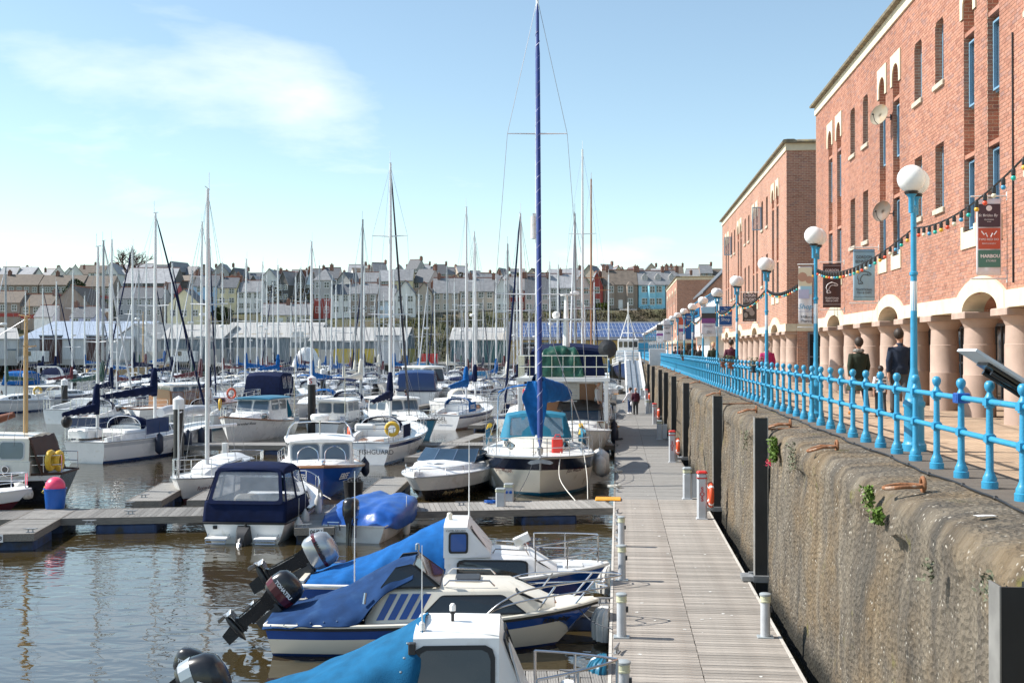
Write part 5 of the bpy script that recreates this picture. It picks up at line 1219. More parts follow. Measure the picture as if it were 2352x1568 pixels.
# ================================================================ BOAT BUILDING
def FACE(vx, off=0.): return -pi/2+math.atan((1419.5-vx)/F)-off      # bow at the viewer; off > 0 turns it to the left
def AWAY(vx, off=0.): return pi/2+math.atan((1419.5-vx)/F)-off        # stern at the viewer; off > 0 turns the bow to the right
def lerp(a, b, t): return a+(b-a)*t
class Hull:
    """lines of a boat: x from transom (0) to stem head (L), y half breadth, z above the water"""
    def __init__(s, L, B, fb, fs, tr=.75, rake=.5, draft=.3, bmid=.42, fine=2.3, e0=.32, e1=.85, srake=0., sheerp=1.8, pw=.9):
        s.L, s.B, s.fb, s.fs, s.tr, s.rake, s.draft, s.bmid, s.fine, s.e0, s.e1, s.srake, s.sp, s.pw = L, B, fb, fs, tr, rake, draft, bmid, fine, e0, e1, srake, sheerp, pw
    def sheer(s, t): return s.fs+(s.fb-s.fs)*max(0, (t-.1)/.9)**s.sp
    def hb(s, t):
        if t < s.bmid: return s.B/2*(s.tr+(1-s.tr)*sin(pi/2*t/s.bmid))
        return s.B/2*max(0, 1-((t-s.bmid)/(1-s.bmid))**s.fine)**s.pw
    def keel(s, t): return -s.draft*(1-.7*t**4)
    def P(s, t, z, side=1):
        zk, S = s.keel(t), s.sheer(t); h_ = max(0., min(1., (z-zk)/(S-zk))); e = s.e0+(s.e1-s.e0)*t**2.2
        x = s.L*t-s.rake*(1-h_)*t**5+s.srake*(1-h_)*(1-t)**6
        return Vector((x, side*s.hb(t)*h_**e, z))
    def build(s, par, mats, boot=(.0,.07), stripe=(.22,.05), nt=20, name='hull'):
        """mats: bottom, boot top, topsides, stripe, sheer strake, transom"""
        mb = MB(); rows = []
        for i in range(nt+1):
            t = (i/nt)**.92; S = s.sheer(t); zk = s.keel(t)
            zs = [zk, zk*.5, boot[0]-.02, boot[1]]; a, b = S-stripe[0], S-stripe[1]
            for k in (1,2,3,4): zs.append(lerp(boot[1], a, k/5))
            zs += [a, b, S]; rows.append([s.P(t, z) for z in zs])
        idx = [0,0,1,2,2,2,2,2,3,4]; n = len(rows[0])
        for sd in (1,-1):
            R = [[(p.x, p.y*sd, p.z) for p in r] for r in rows]
            for j in range(n-1):
                mb.mi = idx[j]; mb.loft([[r[j], r[j+1]] for r in R], closed=False, cap=False)
        mb.mi = 5; r0 = rows[0]
        for j in range(n-1):
            a, b = r0[j], r0[j+1]; mb.quad((a.x,a.y,a.z),(a.x,-a.y,a.z),(b.x,-b.y,b.z),(b.x,b.y,b.z))
        bm = bmesh.new(); me = mb.mesh(name, mats); bm.from_mesh(me); bmesh.ops.remove_doubles(bm, verts=bm.verts[:], dist=.0005); bmesh.ops.recalc_face_normals(bm, faces=bm.faces[:]); bm.to_mesh(me); bm.free()
        me.polygons.foreach_set('use_smooth', [True]*len(me.polygons)); me.set_sharp_from_angle(angle=radians(32))
        o = obj(name, me, par); s.par = par; return o
    def deck(s, m_, t0=0., t1=.995, drop=.02, camber=.05, inset=.02, name='deck', n=14):
        mb = MB(); rows = []
        for i in range(n+1):
            t = lerp(t0, t1, i/n); b = max(0, s.hb(t)-inset); z = s.sheer(t)-drop; x = s.L*t
            rows.append([(x, b*k, z+camber*(1-k*k)) for k in (-1,-.5,0,.5,1)])
        mb.loft(rows, closed=False, cap=False); return mb.build(name, m_, s.par, smooth=40)
    def strake(s, m_, r=.025, dz=0., t0=0., name='rubbing_strake', wrap=True):
        mb = MB(); L_ = []
        for i in range(22): t = lerp(t0, 1, i/21); p = s.P(t, s.sheer(t)); L_.append(Vector((p.x+(r*.5 if i == 21 else 0), p.y+.004, p.z+dz)))
        pts = L_+[Vector((p.x,-p.y,p.z)) for p in reversed(L_[:-1])]
        if wrap and t0 == 0: mb.tube(pts, r, 6, closed=True)
        else: mb.tube(pts, r, 6)
        return mb.build(name, m_, s.par, smooth=50)
    def rail(s, m_, t0, t1, h_, r=.012, n=5, mid=True, inset=.06, name='guard_rail', join=False, post=True, lean=0.):
        mb = MB(); mb2 = MB()
        def pt(t, sd, z): return (s.L*t+lean*z/h_ if h_ else s.L*t, sd*max(0, s.hb(t)-inset), s.sheer(t)+z)
        ts = [lerp(t0, t1, i/(n*3)) for i in range(n*3+1)]
        for zz_ in ([h_, h_*.5] if mid else [h_]):
            A = [pt(t, 1, zz_) for t in ts]; B_ = [pt(t, -1, zz_) for t in ts]
            if join: mb.tube(A+B_[::-1], r, 6)
            else: mb.tube(A, r, 6); mb2.tube(B_, r, 6)
        if post:
            for i in range(n+1):
                t = lerp(t0, t1, i/n)
                for sd in (1,-1): (mb if join or sd > 0 else mb2).tube([pt(t, sd, 0), pt(t, sd, h_)], r*1.1, 5)
        if not join: mb2.build(name, m_, s.par, smooth=50)
        return mb.build(name, m_, s.par, smooth=50)
    def text(s, body, size, t, z, side, m_, shear=0., bold=0., name='lettering', sx=1.):
        d = .02; a, b = s.P(t-d, z, side), s.P(t+d, z, side); tx = (b-a).normalized()*(1 if side < 0 else -1)
        up = (s.P(t, z+.05, side)-s.P(t, z-.05, side)).normalized(); nz_ = tx.cross(up).normalized(); up = nz_.cross(tx)
        o = text(body, size, (0,0,0), (0,0,0), m_, s.par, name=name, shear=shear, bold=bold, sx=1)
        Mx = Matrix((tx*sx, up, nz_)).transposed().to_4x4(); Mx.translation = s.P(t, z, side)+nz_*.012; o.matrix_local = Mx; return o
def cab(par, name, m_, st, smooth=30, cam_=.04, cap=True):
    """cabin, canopy or superstructure from sections (x, half width low, half width high, z low, z high)"""
    mb = MB(); R = []
    for x, wb, wt, zb, zt in st:
        R.append([(x,-wb,zb),(x,-wt,zt-.03),(x,-wt*.93,zt),(x,-wt*.5,zt+cam_*.7),(x,0,zt+cam_),(x,wt*.5,zt+cam_*.7),(x,wt*.93,zt),(x,wt,zt-.03),(x,wb,zb)])
    mb.loft(R, True, cap); return mb.build(name, m_, par, smooth=smooth)
def pane_poly(A, B, C, D, u0, u1, v0, v1, ch=.12):
    f_ = lambda u, v: (Vector(A)*(1-u)*(1-v)+Vector(B)*u*(1-v)+Vector(C)*u*v+Vector(D)*(1-u)*v)
    du, dv = (u1-u0)*ch, (v1-v0)*ch*1.6
    return [f_(*q) for q in ((u0+du,v0),(u1-du,v0),(u1-du*.3,v0+dv*.3),(u1,v0+dv),(u1,v1-dv),(u1-du*.3,v1-dv*.3),(u1-du,v1),(u0+du,v1),(u0+du*.3,v1-dv*.3),(u0,v1-dv),(u0,v0+dv),(u0+du*.3,v0+dv*.3))]
def win(par, A, B, C, D, u=(.1,.9), v=(.2,.85), frame='black', glass='glass', fr=.035, out=None, name='window', ch=.12):
    n = (Vector(B)-Vector(A)).cross(Vector(D)-Vector(A)).normalized()
    if out is not None and n.dot(Vector(out)) < 0: n = -n
    W_ = (Vector(B)-Vector(A)).length; H_ = (Vector(D)-Vector(A)).length or .1
    P1 = pane_poly(A,B,C,D,u[0],u[1],v[0],v[1],ch); P0 = pane_poly(A,B,C,D,u[0]-fr/W_,u[1]+fr/W_,v[0]-fr/H_,v[1]+fr/H_,ch)
    mb = MB(); mb.loft([[p-n*.02 for p in P0],[p+n*.012 for p in P0],[p+n*.012 for p in P1],[p+n*.002 for p in P1]], True, False); w_ = mb.build(name, M[frame], par)
    mb = MB(); mb.loft([[p-n*.015 for p in P1],[p+n*.006 for p in P1]], True, True); mb.build('pane', M[glass], w_); return w_
def side_wins(par, a, b, spec, frame='black', glass='glass', **k):
    """windows between cabin sections a and b, both sides; spec: (u0,u1,v0,v1)"""
    for sd in (1,-1):
        A, B, C, D = (a[0],sd*a[1],a[3]), (b[0],sd*b[1],b[3]), (b[0],sd*b[2],b[4]), (a[0],sd*a[2],a[4])
        for u0,u1,v0,v1 in spec: win(par, A, B, C, D, (u0,u1), (v0,v1), frame, glass, out=(0,sd,0), **k)
def front_wins(par, lo, hi, n=2, v=(.12,.9), frame='black', glass='glass', fwd=1, gap=.06):
    """windows across a raked front between a low section and a high one"""
    for i in range(n):
        f_ = lambda q, s_, z: (s_[0], lerp(-q, q, 0), z)
        a0, a1 = -1+2*i/n+gap, -1+2*(i+1)/n-gap
        win(par, (lo[0],a0*lo[2],lo[4]), (lo[0],a1*lo[2],lo[4]), (hi[0],a1*hi[2],hi[4]), (hi[0],a0*hi[2],hi[4]), (.02,.98), v, frame, glass, out=(fwd,0,.2))
FEND = {}
def fender(par, x, y, z, L_=.55, r=.11, m_='fend'):
    k = (round(L_,2), round(r,2), m_)
    if k not in FEND:
        mb = MB(); mb.lathe([(.02,L_/2+.09),(.035,L_/2+.05),(r*.6,L_/2-.0),(r,L_/2-.09),(r,-L_/2+.09),(r*.6,-L_/2),(.03,-L_/2-.05),(.0,-L_/2-.05)], n=12); mb.tube([(0,0,L_/2+.08),(0,-.01,L_/2+.55)], .007, 4)
        me = mb.mesh('fender', M[m_]); me.polygons.foreach_set('use_smooth', [True]*len(me.polygons)); FEND[k] = me
    o = obj('fender', FEND[k], par); o.location = (x, y, z); return o
def outboard(par, x, y, z, tilt=0., s=1., cowl='blackg', cover=None, label=None, band=None, steer=0.):
    """engine parts hang from a clamp at the origin, leg down, cowl up; tilted about y"""
    r = bpy.data.objects.new('outboard_engine', None); COL.objects.link(r); r.parent = par; r.location = (x, y, z); r.rotation_euler = (0, tilt, steer); r.scale = (s,s,s)
    mb = MB(); P_ = []
    for zz_, a, b, w_ in ((.16,-.42,.06,.13),(.22,-.46,.10,.17),(.36,-.48,.12,.185),(.52,-.46,.11,.18),(.60,-.40,.06,.155),(.64,-.28,-.04,.09)):
        P_.append([((a+b)/2+(b-a)/2*cos(q)*abs(cos(q))**-.35*abs(cos(q))**.2 if abs(cos(q)) > 1e-6 else (a+b)/2, w_*sin(q)*(abs(sin(q))+1e-6)**-.25, zz_) for q in [2*pi*k/16 for k in range(16)]])
    mb.loft(P_, True, True); c = mb.build('cowling', M[cover or cowl], r, smooth=45)
    mb = MB(); mb.loft([[(xx,yy,zz_) for xx,yy in ((a,-w_),(b,-w_*.6),(b,w_*.6),(a,w_))] for zz_,a,b,w_ in ((.17,-.36,.02,.11),(.06,-.33,-.03,.085),(-.05,-.29,-.08,.06),(-.35,-.285,-.10,.048),(-.50,-.29,-.09,.045),(-.55,-.34,-.06,.05))], True, True); mb.build('midsection', M['blackg'] if cowl != 'silver' else M['blackg'], r, smooth=30)
    mb = MB(); mb.tube([(-.44,0,-.66),(-.36,0,-.66),(-.2,0,-.66),(-.04,0,-.66),(.06,0,-.66)], [.03,.055,.062,.05,.01], 10); mb.loft([[(xx,yy,zz_) for xx,yy in ((-.30+q,-.02),(-.06+q*.2,-.012),(-.06+q*.2,.012),(-.30+q,.02))] for zz_,q in ((-.5,0),(-.66,0),(-.92,.06))], True, True)
    mb.loft([[(-.46,-.09,z),(-.40,-.12,z),(-.10,-.08,z),(-.04,-.02,z),(-.04,.02,z),(-.10,.08,z),(-.40,.12,z),(-.46,.09,z)] for z in (-.56,-.545)], True, True); mb.box(-.32,-.30,-.015,.015,-.5,.1); mb.build('gearcase', M['blackg'], r, smooth=40)
    mb = MB()
    for k in range(3):
        a = 2*pi*k/3; d = Vector((0, cos(a), sin(a))); e = Vector((0,-sin(a),cos(a))); c0 = Vector((-.46,0,-.66))
        mb.loft([[c0+d*q+e*w_+Vector((dx_,0,0)), c0+d*q-e*w_-Vector((dx_,0,0)), c0+d*q-e*w_-Vector((dx_+.012,0,0)), c0+d*q+e*w_+Vector((dx_-.012,0,0))] for q,w_,dx_ in ((.02,.02,.02),(.08,.06,.03),(.14,.05,.03),(.16,.02,.02))], True, True)
    mb.build('propeller', M['white'] if cowl == 'blackg' and label == 'TOHATSU' and s > .95 else M['silver'], r)
    mb = MB(); mb.box(-.06,.10,-.09,-.06,-.32,.14); mb.box(-.06,.10,.06,.09,-.32,.14); mb.box(-.10,.05,-.12,.12,.10,.15); mb.build('clamp_bracket', M['dark'], r)
    if band: mb = MB(); mb.loft([[p+(Vector(p)-Vector((-.18,0,.4))).normalized()*.004 for p in map(Vector, q)] for q in ((P_[1], P_[2]) if cowl != 'silver' else (P_[2], [lerp(Vector(a_), Vector(b_), .35) for a_, b_ in zip(P_[2], P_[3])]))], True, False); mb.build('decal_band', M[band], r)
    if label and not cover:
        for sd in (-1,1): text(label, .085 if len(label) > 4 else .12, (-.18, sd*.193, .40), (pi/2,0,0 if sd < 0 else pi), M['paper' if cowl != 'silver' else 'ink'], r, bold=.003)
    return r
def stay(mb, a, b, r=.005): mb.tube([a, b], r, 4, cap=False)
def rig(par, x, zb, H, hw, L_, bow, stern, m_='alu', spread=((.55,.9),), furl=None, cover=None, boom=None, zboom=1.2, r=.075, wires=True, bb=.18, radar=None, wr=.005, ant=True):
    """mast at x from zb to H; chain plates at half width hw; bow/stern: stay anchor points (x,z); boom length aft"""
    mb = MB(); mb.tube([(x,0,zb),(x,0,lerp(zb,H,.7)),(x,0,H)], [r,r,r*.7], 8)
    if ant: mb.tube([(x-.15,0,H),(x+.22,0,H+.06)], .016, 4); mb.tube([(x-.1,0,H),(x-.1,0,H+.55)], .012, 4)
    mt = mb.build('mast', M[m_], par, smooth=50)
    for f_, w_ in spread:
        zz_ = lerp(zb, H, f_); mb = MB(); mb.tube([(x,0,zz_),(x-.12,w_,zz_+.03)], [.03,.018], 5); mb.tube([(x,0,zz_),(x-.12,-w_,zz_+.03)], [.03,.018], 5); mb.build('spreader', M[m_ if m_ != 'alu' else 'alu'], par)
    if wires:
        mb = MB()
        for sd in (1,-1):
            prev = (x-.1, sd*hw, zb*.9+.0); pts = [(x-.05, sd*hw, zb-.2)]+[(x-.12, sd*w_, lerp(zb,H,f_)+.03) for f_, w_ in spread]+[(x,0,H-.1)]
            for a, b in zip(pts, pts[1:]): stay(mb, a, b, wr)
            for dx_ in (-.35,.35): stay(mb, (x+dx_, sd*hw*.97, zb-.2), (x,0,lerp(zb,H,spread[0][0])-.1), wr)
        if stern: stay(mb, (stern[0],0,stern[1]), (x,0,H-.03), wr)
        if bow and not furl: stay(mb, (bow[0],0,bow[1]), (x,0,H-.06), wr)
        mb.build('standing_rigging', M['wire'], par)
    if furl:
        a, b = Vector((bow[0],0,bow[1])), Vector((x+.05,0,H-.15)); mb = MB(); mb.tube([a, lerp(a,b,.03), lerp(a,b,.08), lerp(a,b,.5), lerp(a,b,.93), b], [.012,.02,.06*r/.075,.055*r/.075,.035*r/.075,.012], 7); mb.build('furled_headsail', M[furl], par, smooth=60)
    if boom:
        zz_ = zb+zboom; mb = MB(); mb.tube([(x-.08,0,zz_),(x-boom,0,zz_-.06)], .055, 7); mb.build('boom', M[m_], par, smooth=50)
        if cover:
            n = 14; pts = []; rr_ = []
            for i in range(n+1):
                u = i/n; pts.append((x-.10-boom*.97*u, .02*sin(i*1.9), zz_+.13*(1-u)+.03-.05*u)); rr_.append(bb*(1.15-.62*u)*(1+.12*sin(i*2.6)))
            mb = MB(); mb.tube(pts, rr_, 10); mb.tube([(x-.06,0,zz_-.12),(x-.10,0,zz_+.35),(x-.06,0,zz_+.95),(x,0,zz_+1.15)], [bb*.7,bb*1.0,bb*.75,.085], 10)
            mb.v = [(a, b*.62+.0, c) if a < x-.3 else (a, b*.9, c) for a, b, c in mb.v]
            mb.build('sail_cover', M[cover], par, smooth=70)
    if radar: mb = MB(); mb.lathe([(.0,0),(.20,.01),(.24,.05),(.24,.16),(.2,.20),(0,.21)], (x+.25,0,lerp(zb,H,radar)), 14); mb.box(x,x+.2,-.06,.06,lerp(zb,H,radar)-.05,lerp(zb,H,radar)); mb.build('radar_dome', M['white'], par, smooth=50)
    return mt
def sprayhood(par, x0, x1, w_, z0, h_, m_='navy', win_=True, name='sprayhood'):
    """arched canvas hood over the companionway; opens aft at x0"""
    R = []; n = 12
    for x, k, hh in ((x0,1.,1.),(lerp(x0,x1,.35),1.,1.0),(lerp(x0,x1,.62),.97,.86),(lerp(x0,x1,.85),.92,.45),(x1,.88,.05)):
        R.append([(x, w_*k*cos(pi*i/n)*(1 if 1 else 1), z0+h_*hh*sin(pi*i/n)**.6) for i in range(n+1)])
    mb = MB(); mb.loft(R[:3], closed=False, cap=False); o = solid(mb.build(name, M[m_], par, smooth=60), .012)
    if win_:
        mb = MB(); mb.loft(R[2:], closed=False, cap=False); solid(mb.build('hood_window', M['vinyl'], par, smooth=60), .006)
        mb = MB(); mb.tube(R[2], .022, 6); mb.tube([R[2][6], R[3][6], R[4][6]], .02, 5); mb.tube(R[4], .02, 5); mb.build('hood_trim', M[m_], par)
    mb = MB(); mb.tube(R[0], .018, 6); mb.build('hood_bow', M['steel'], par); return o
OCC = []
def boat_root(name, label, cat, pos, rz, xref=0., group=None, roll=0.):
    t = thing(name, label, cat, (0,0,0), rz, group); d = Vector((cos(rz), sin(rz), 0)); p = Vector((pos[0], pos[1], 0))-d*xref; t.location = p; t.rotation_euler = (roll, 0, rz); OCC.append(p+d*3.5); return t
def yacht(label, pos, rz, L=9.5, xref=0., hullm='white', stripe='navyp', boot='navyp', bottom='tank', cover='navy', H=12., furl='navy', hood='navy', spread=((.5,.8),), detail=2, mast='alu', name='sailing_yacht', transom=None, wr=.006, radar=None, roll=0., fend=0, B=None, mastx=.56, group=None, zb=None, bb=.18, bimini=None, deckm='white', boomf=.40, srake=0., lift=1., e0=.22, e1=.55, band=(.20,.06), fine=2.2):
    t = boat_root(name, label, 'sailing boat', pos, rz, xref, group, roll); B = B or L*.30+.25; fb, fs = (.085*L+.35)*lift, (.062*L+.27)*lift
    Hh = Hull(L, B, fb, fs, tr=.62, rake=L*.11, draft=.45, bmid=.46, fine=fine, e0=e0, e1=e1, srake=srake)
    Hh.build(t, [M[bottom], M[boot], M[hullm], M[stripe], M[hullm], M[transom or hullm]], boot=(.02,.10), stripe=band, nt=18 if detail > 1 else 10)
    Hh.deck(M[deckm], .0, .99, camber=.06); Hh.strake(M['wood' if mast == 'spruce' else 'alud'], .022)
    S = Hh.sheer(.5)
    st = [(L*.30,B*.30,B*.26,S-.02,S+.42),(L*.34,B*.32,B*.27,S-.02,S+.45),(L*.52,B*.30,B*.25,S,S+.40),(L*.66,B*.22,B*.17,S+.05,S+.30),(L*.72,B*.16,B*.10,S+.08,S+.13)]
    cab(t, 'coachroof', M['white' if hullm != 'cream' else 'cream'], st)
    side_wins(t, st[1], st[2], ((.06,.46,.35,.8),(.54,.94,.35,.8)) if detail > 1 else ((.06,.94,.35,.8),)); side_wins(t, st[2], st[3], ((.08,.7,.35,.8),))
    # cockpit coamings, wheel or tiller
    mb = MB(); zc = Hh.sheer(.15)
    for sd in (1,-1): mb.loft([[(x,sd*w_,zc-.02),(x,sd*(w_-.14),zc-.02),(x,sd*(w_-.17),zc+hh),(x,sd*(w_-.04),zc+hh)] for x,w_,hh in ((L*.05,B*.25,.16),(L*.18,B*.30,.24),(L*.31,B*.31,.34))], True, True)
    mb.build('cockpit_coaming', M['white'], t, smooth=30)
    mb = MB(); mb.box(L*.06,L*.30,-B*.2,B*.2,zc-.02,zc+.035); mb.build('cockpit_sole', M['wood' if detail > 1 else 'dark'], t)
    if hood: sprayhood(t, L*.28, L*.40, B*.27, S+.25, .62, hood, detail > 0)
    if bimini:
        mb = grid_mesh([[(x, B*.36*k, S+1.55+.10*(1-k*k)-q) for k in (-1,-.5,0,.5,1)] for x, q in ((L*.06,.06),(L*.14,0),(L*.22,.05))], 3, 3); solid(mb.build('bimini', M[bimini], t, smooth=60), .02)
        mb = MB()
        for sd in (1,-1): mb.tube([(L*.13,sd*B*.38,zc),(L*.06,sd*B*.36,S+1.5)], .014, 5); mb.tube([(L*.13,sd*B*.38,zc),(L*.22,sd*B*.36,S+1.5)], .014, 5)
        mb.tube([(L*.06,-B*.36,S+1.5),(L*.06,B*.36,S+1.5)], .014, 5); mb.build('bimini_frame', M['steel'], t)
    Hh.rail(M['steel'], .80, .985, .58, .014, 3, join=True, name='pulpit'); Hh.rail(M['steel'], .0, .10, .58, .014, 2, name='pushpit')
    mb = MB(); mb.tube([(0.02,Hh.hb(0)-.06,Hh.sheer(0)+.58),(-.02,0,Hh.sheer(0)+.58),(0.02,-Hh.hb(0)+.06,Hh.sheer(0)+.58)], .014, 5); mb.build('stern_rail', M['steel'], t)
    if detail > 0: Hh.rail(M['wire'], .10, .80, .55, .007 if detail > 1 else .009, 5, name='lifelines')
    zb = S+.36 if zb is None else zb
    rig(t, L*mastx, zb, H, Hh.hb(mastx)*.95, L, (L*.985, Hh.sheer(.98)+.1), (.05, Hh.sheer(0)), mast, spread, furl, cover, L*boomf, wires=True, wr=wr, bb=bb, radar=radar, r=.075 if detail > 1 else .085)
    for k in range(fend):
        tt = .25+.14*k
        for sd in (1,-1): fender(t, L*tt, sd*(Hh.hb(tt)+.10), Hh.sheer(tt)-.45)
    t['hull'] = 1
    return t, Hh
# ================================================================ NEAR BOATS AT THE PONTOON
# --- beige cabin cruiser with faded navy cover
pos = W(636, 802, 17.95)
t = boat_root('cabin_cruiser', 'small cream cabin cruiser with faded navy cover and blue hull stripe', 'motorboat', pos, TH+.005); RM = t
H_ = Hull(5.1, 2.0, .70, .50, tr=.86, rake=.75, draft=.3, bmid=.40, fine=2.6, e0=.30, e1=.9, sheerp=1.7, srake=.12)
H_.build(t, [M['navyp'], M['navyp'], M['cream'], M['blue'], M['cream'], M['cream']], boot=(.0,.05), stripe=(.205,.035))
H_.deck(M['cream'], .3, .99, camber=.07, drop=-.01); H_.strake(M['black'], .022, -.035); H_.strake(M['cream'], .03, .012, name='gunwale')
mb = MB(); rows = []
for i in range(9):   # blue bow flare panel
    tt = .80+.195*i/8; S = H_.sheer(tt); rows.append([H_.P(tt, z, -1)+Vector((0,-.006,0)) for z in (S-.05-.42*(i/8)**1.5, S-.045)])
for sd in (-1,1): mb.loft([[Vector((p.x+.004,p.y*(1 if sd < 0 else -1),p.z)) for p in r] for r in rows], closed=False, cap=False)
solid(mb.build('bow_panel', M['blue'], t, smooth=40), .004)
a0 = (1.62,.82,.70,.52,.80); a = (1.75,.84,.70,.54,1.02); b = (3.72,.73,.57,.60,.99); c = (4.42,.50,.40,.64,.70)
cab(t, 'cabin', M['cream'], [(1.5,.80,.72,.50,.60), a0, a, b, c], cam_=.05)
[win(t, (2.36,sd*.815,.64), (3.98,sd*.70,.66), (3.62,sd*.62,.92), (2.66,sd*.71,.93), (.02,.98), (.05,.95), 'black', 'glass', out=(0,sd,.3), ch=.05) for sd in (1,-1)]; front_wins(t, (c[0]-.1,0,.42,0,.72), (b[0]+.06,0,.56,0,.98), 2)
for sd in (1,-1):            # slanting blue stripes on the cabin flank
    for k in range(4):
        u0 = -.035+k*.088; A, B_, C_, D_ = (a[0],sd*a[1],a[3]), (b[0],sd*b[1],b[3]), (b[0],sd*b[2],b[4]), (a[0],sd*a[2],a[4])
        ff = lambda u, v: Vector(A)*(1-u)*(1-v)+Vector(B_)*u*(1-v)+Vector(C_)*u*v+Vector(D_)*(1-u)*v
        q = [ff(u0,.10), ff(u0+.058,.10), ff(u0+.158,.88), ff(u0+.10,.88)]; mb = MB(); mb.loft([[p+Vector((0,sd*.001,0)) for p in q],[p+Vector((0,sd*.008,0)) for p in q]], True, True); mb.build('flank_stripe', M['blue'], t)
# folding windscreen with tinted panes
for sd in (1,-1): win(t, (1.72,sd*.72,1.05), (2.62,sd*.62,1.05), (2.20,sd*.52,1.38), (1.95,sd*.60,1.34), (.03,.97), (.04,.96), 'black', 'glass', out=(0,sd,0), ch=.03, fr=.02)
M['amberg'] = mat('amber tinted screen', (.12,.045,.018), .06, var=.2, spec=.8)
win(t, (2.64,-.60,1.05), (2.64,.60,1.05), (2.22,.52,1.38), (2.22,-.52,1.38), (.02,.98), (.04,.96), 'black', 'amberg', out=(1,0,.5), ch=.03, fr=.02)
rows_ = []
for x, wz, rz_, wr_ in ((-.03,.50,.55,.90),(.40,.53,.64,.94),(.9,.55,.82,.97),(1.36,.57,1.04,.98),(1.60,.80,1.17,.90),(1.88,1.04,1.31,.76),(2.23,1.20,1.42,.64)):
    rows_.append([(x+.0,-wr_-.02,wz-.03),(x,-wr_*.86,lerp(wz,rz_,.30)),(x,-wr_*.48,lerp(wz,rz_,.80)),(x,0,rz_+.01),(x,wr_*.48,lerp(wz,rz_,.80)),(x,wr_*.86,lerp(wz,rz_,.30)),(x,wr_+.02,wz-.03)])
mb = grid_mesh(rows_, 10, 6, .020, 4.5, 4., ripple=.014); solid(mb.build('cockpit_cover', M['fade'], t, smooth=70), .01)
mb = MB()
for sd in (1,-1):
    for k in range(8): x = .1+k*.2; mb.sphere((x, sd*(.93-.0*k), .535+.012*k), .014, 6, 4)
mb.build('snap_fasteners', M['steel'], t)
for y in (-.5,.5): mb = MB(); mb.tube([(2.7,y,1.04),(2.78,y,1.12),(3.4,y*.95,1.11),(3.48,y*.95,1.03)], .014, 6); mb.build('grab_rail', M['steel'], t, smooth=50)
mb = MB(); mb.bbox(2.85,3.25,-.22,.22,1.04,1.09,.02); mb.build('roof_hatch', M['dark'], t)
mb = MB(); mb.tube([(2.5,-.45,1.05),(2.28,-.50,1.62)], .014, 6); mb.bbox(2.25,2.32,-.54,-.46,1.60,1.70,.02); mb.build('aerial_arm', M['steel'], t)
mb = MB(); mb.tube([(1.52,-.82,1.0),(1.50,-.86,.84)], .03, 8); mb.build('rod_holder', M['steel'], t)
mb = MB()
for sc_, up in ((1.,.0),(.86,-.16)):
    side = [(3.35,.74,.64),(3.6,.72,.84+up*.5),(4.0,.62,1.0+up),(4.7,.42,1.07+up),(5.25,.20,1.10+up*.9)]
    mb.tube(catmull([(x,-y,z) for x,y,z in side]+[(5.5*(.5+sc_/2),0,1.11+up*.9)]+[(x,y,z) for x,y,z in reversed(side)], 4), .015, 6)
for sd in (1,-1):
    mb.tube([(4.15,sd*.52,.66),(4.42,sd*.50,1.03)], .015, 6); mb.tube([(4.72,sd*.28,.68),(5.05,sd*.28,1.08)], .015, 6)
mb.build('pulpit', M['steel'], t, smooth=50)
mb = MB(); mb.bbox(3.95,4.45,-.25,.25,.70,.73,.01); mb.build('anchor_hatch', M['wood'], t); mb = MB(); mb.lathe([(.05,.73),(.03,.76),(.035,.82),(.0,.84)], (4.2,-.05,0), 8); mb.build('vent', M['steel'], t)
H_.text('Rita-May', .13, .885, .50, -1, M['ink'], shear=.15, bold=.003, sx=1.1)
outboard(t, -.02, -.10, .55, tilt=radians(50), s=.95, cowl='blackg', label='TOHATSU', band='maroonp')
outboard(t, -.03, .62, .56, tilt=radians(48), s=.66, cowl='blackg', cover='navy')
# --- blue hulled wheelhouse cruiser behind it
pos = W(704, 802, 20.8)
t = boat_root('cabin_cruiser', 'blue hulled cruiser with white wheelhouse and bright blue cockpit tent', 'motorboat', pos, TH)
H_ = Hull(5.55, 2.1, .74, .52, tr=.86, rake=.6, draft=.3, bmid=.40, fine=2.5, e0=.30, e1=.85, srake=.1)
H_.build(t, [M['tank'], M['white'], M['blue'], M['blue'], M['white'], M['blue']], boot=(.0,.05), stripe=(.25,.045)); H_.deck(M['greyw'], .3, .99, camber=.06); H_.strake(M['white'], .035, .01, name='gunwale')
s0, s1, s2, s3 = (2.6,.86,.78,.52,1.05), (3.45,.82,.72,.54,.99), (4.15,.74,.62,.58,.96), (4.62,.62,.50,.62,.68)
cab(t, 'cabin', M['white'], [s0, s1, s2, s3], cam_=.05); side_wins(t, s1, s2, ((-.85,.86,.16,.84),), ch=.1); front_wins(t, (4.55,0,.5,0,.70), (4.19,0,.60,0,.94), 2)
r0, r1, r2 = (2.58,.80,.70,1.0,1.55), (3.0,.78,.66,1.0,1.55), (3.42,.74,.60,1.0,1.06)
cab(t, 'wheelhouse', M['white'], [r0, r1, r2], cam_=.05); side_wins(t, r0, r1, ((.30,.96,.20,.74),), glass='blue', ch=.1); front_wins(t, (3.38,0,.60,0,1.08), (3.04,0,.64,0,1.52), 2)
text('CLIMB ABOARD', .05, (2.80,-.725,1.47), (pi/2,0,0), M['ink'], t)
rows_ = []
for x, wz, rz_, wr_ in ((.12,.53,.57,.92),(.8,.56,.74,.95),(1.5,.57,1.02,.95),(2.1,.58,1.33,.92),(2.62,.60,1.61,.84)):
    rows_.append([(x,-wr_-.01,wz-.04),(x,-wr_*.90,lerp(wz,rz_,.34)),(x,-wr_*.55,lerp(wz,rz_,.84)),(x,0,rz_+.01),(x,wr_*.55,lerp(wz,rz_,.84)),(x,wr_*.90,lerp(wz,rz_,.34)),(x,wr_+.01,wz-.04)])
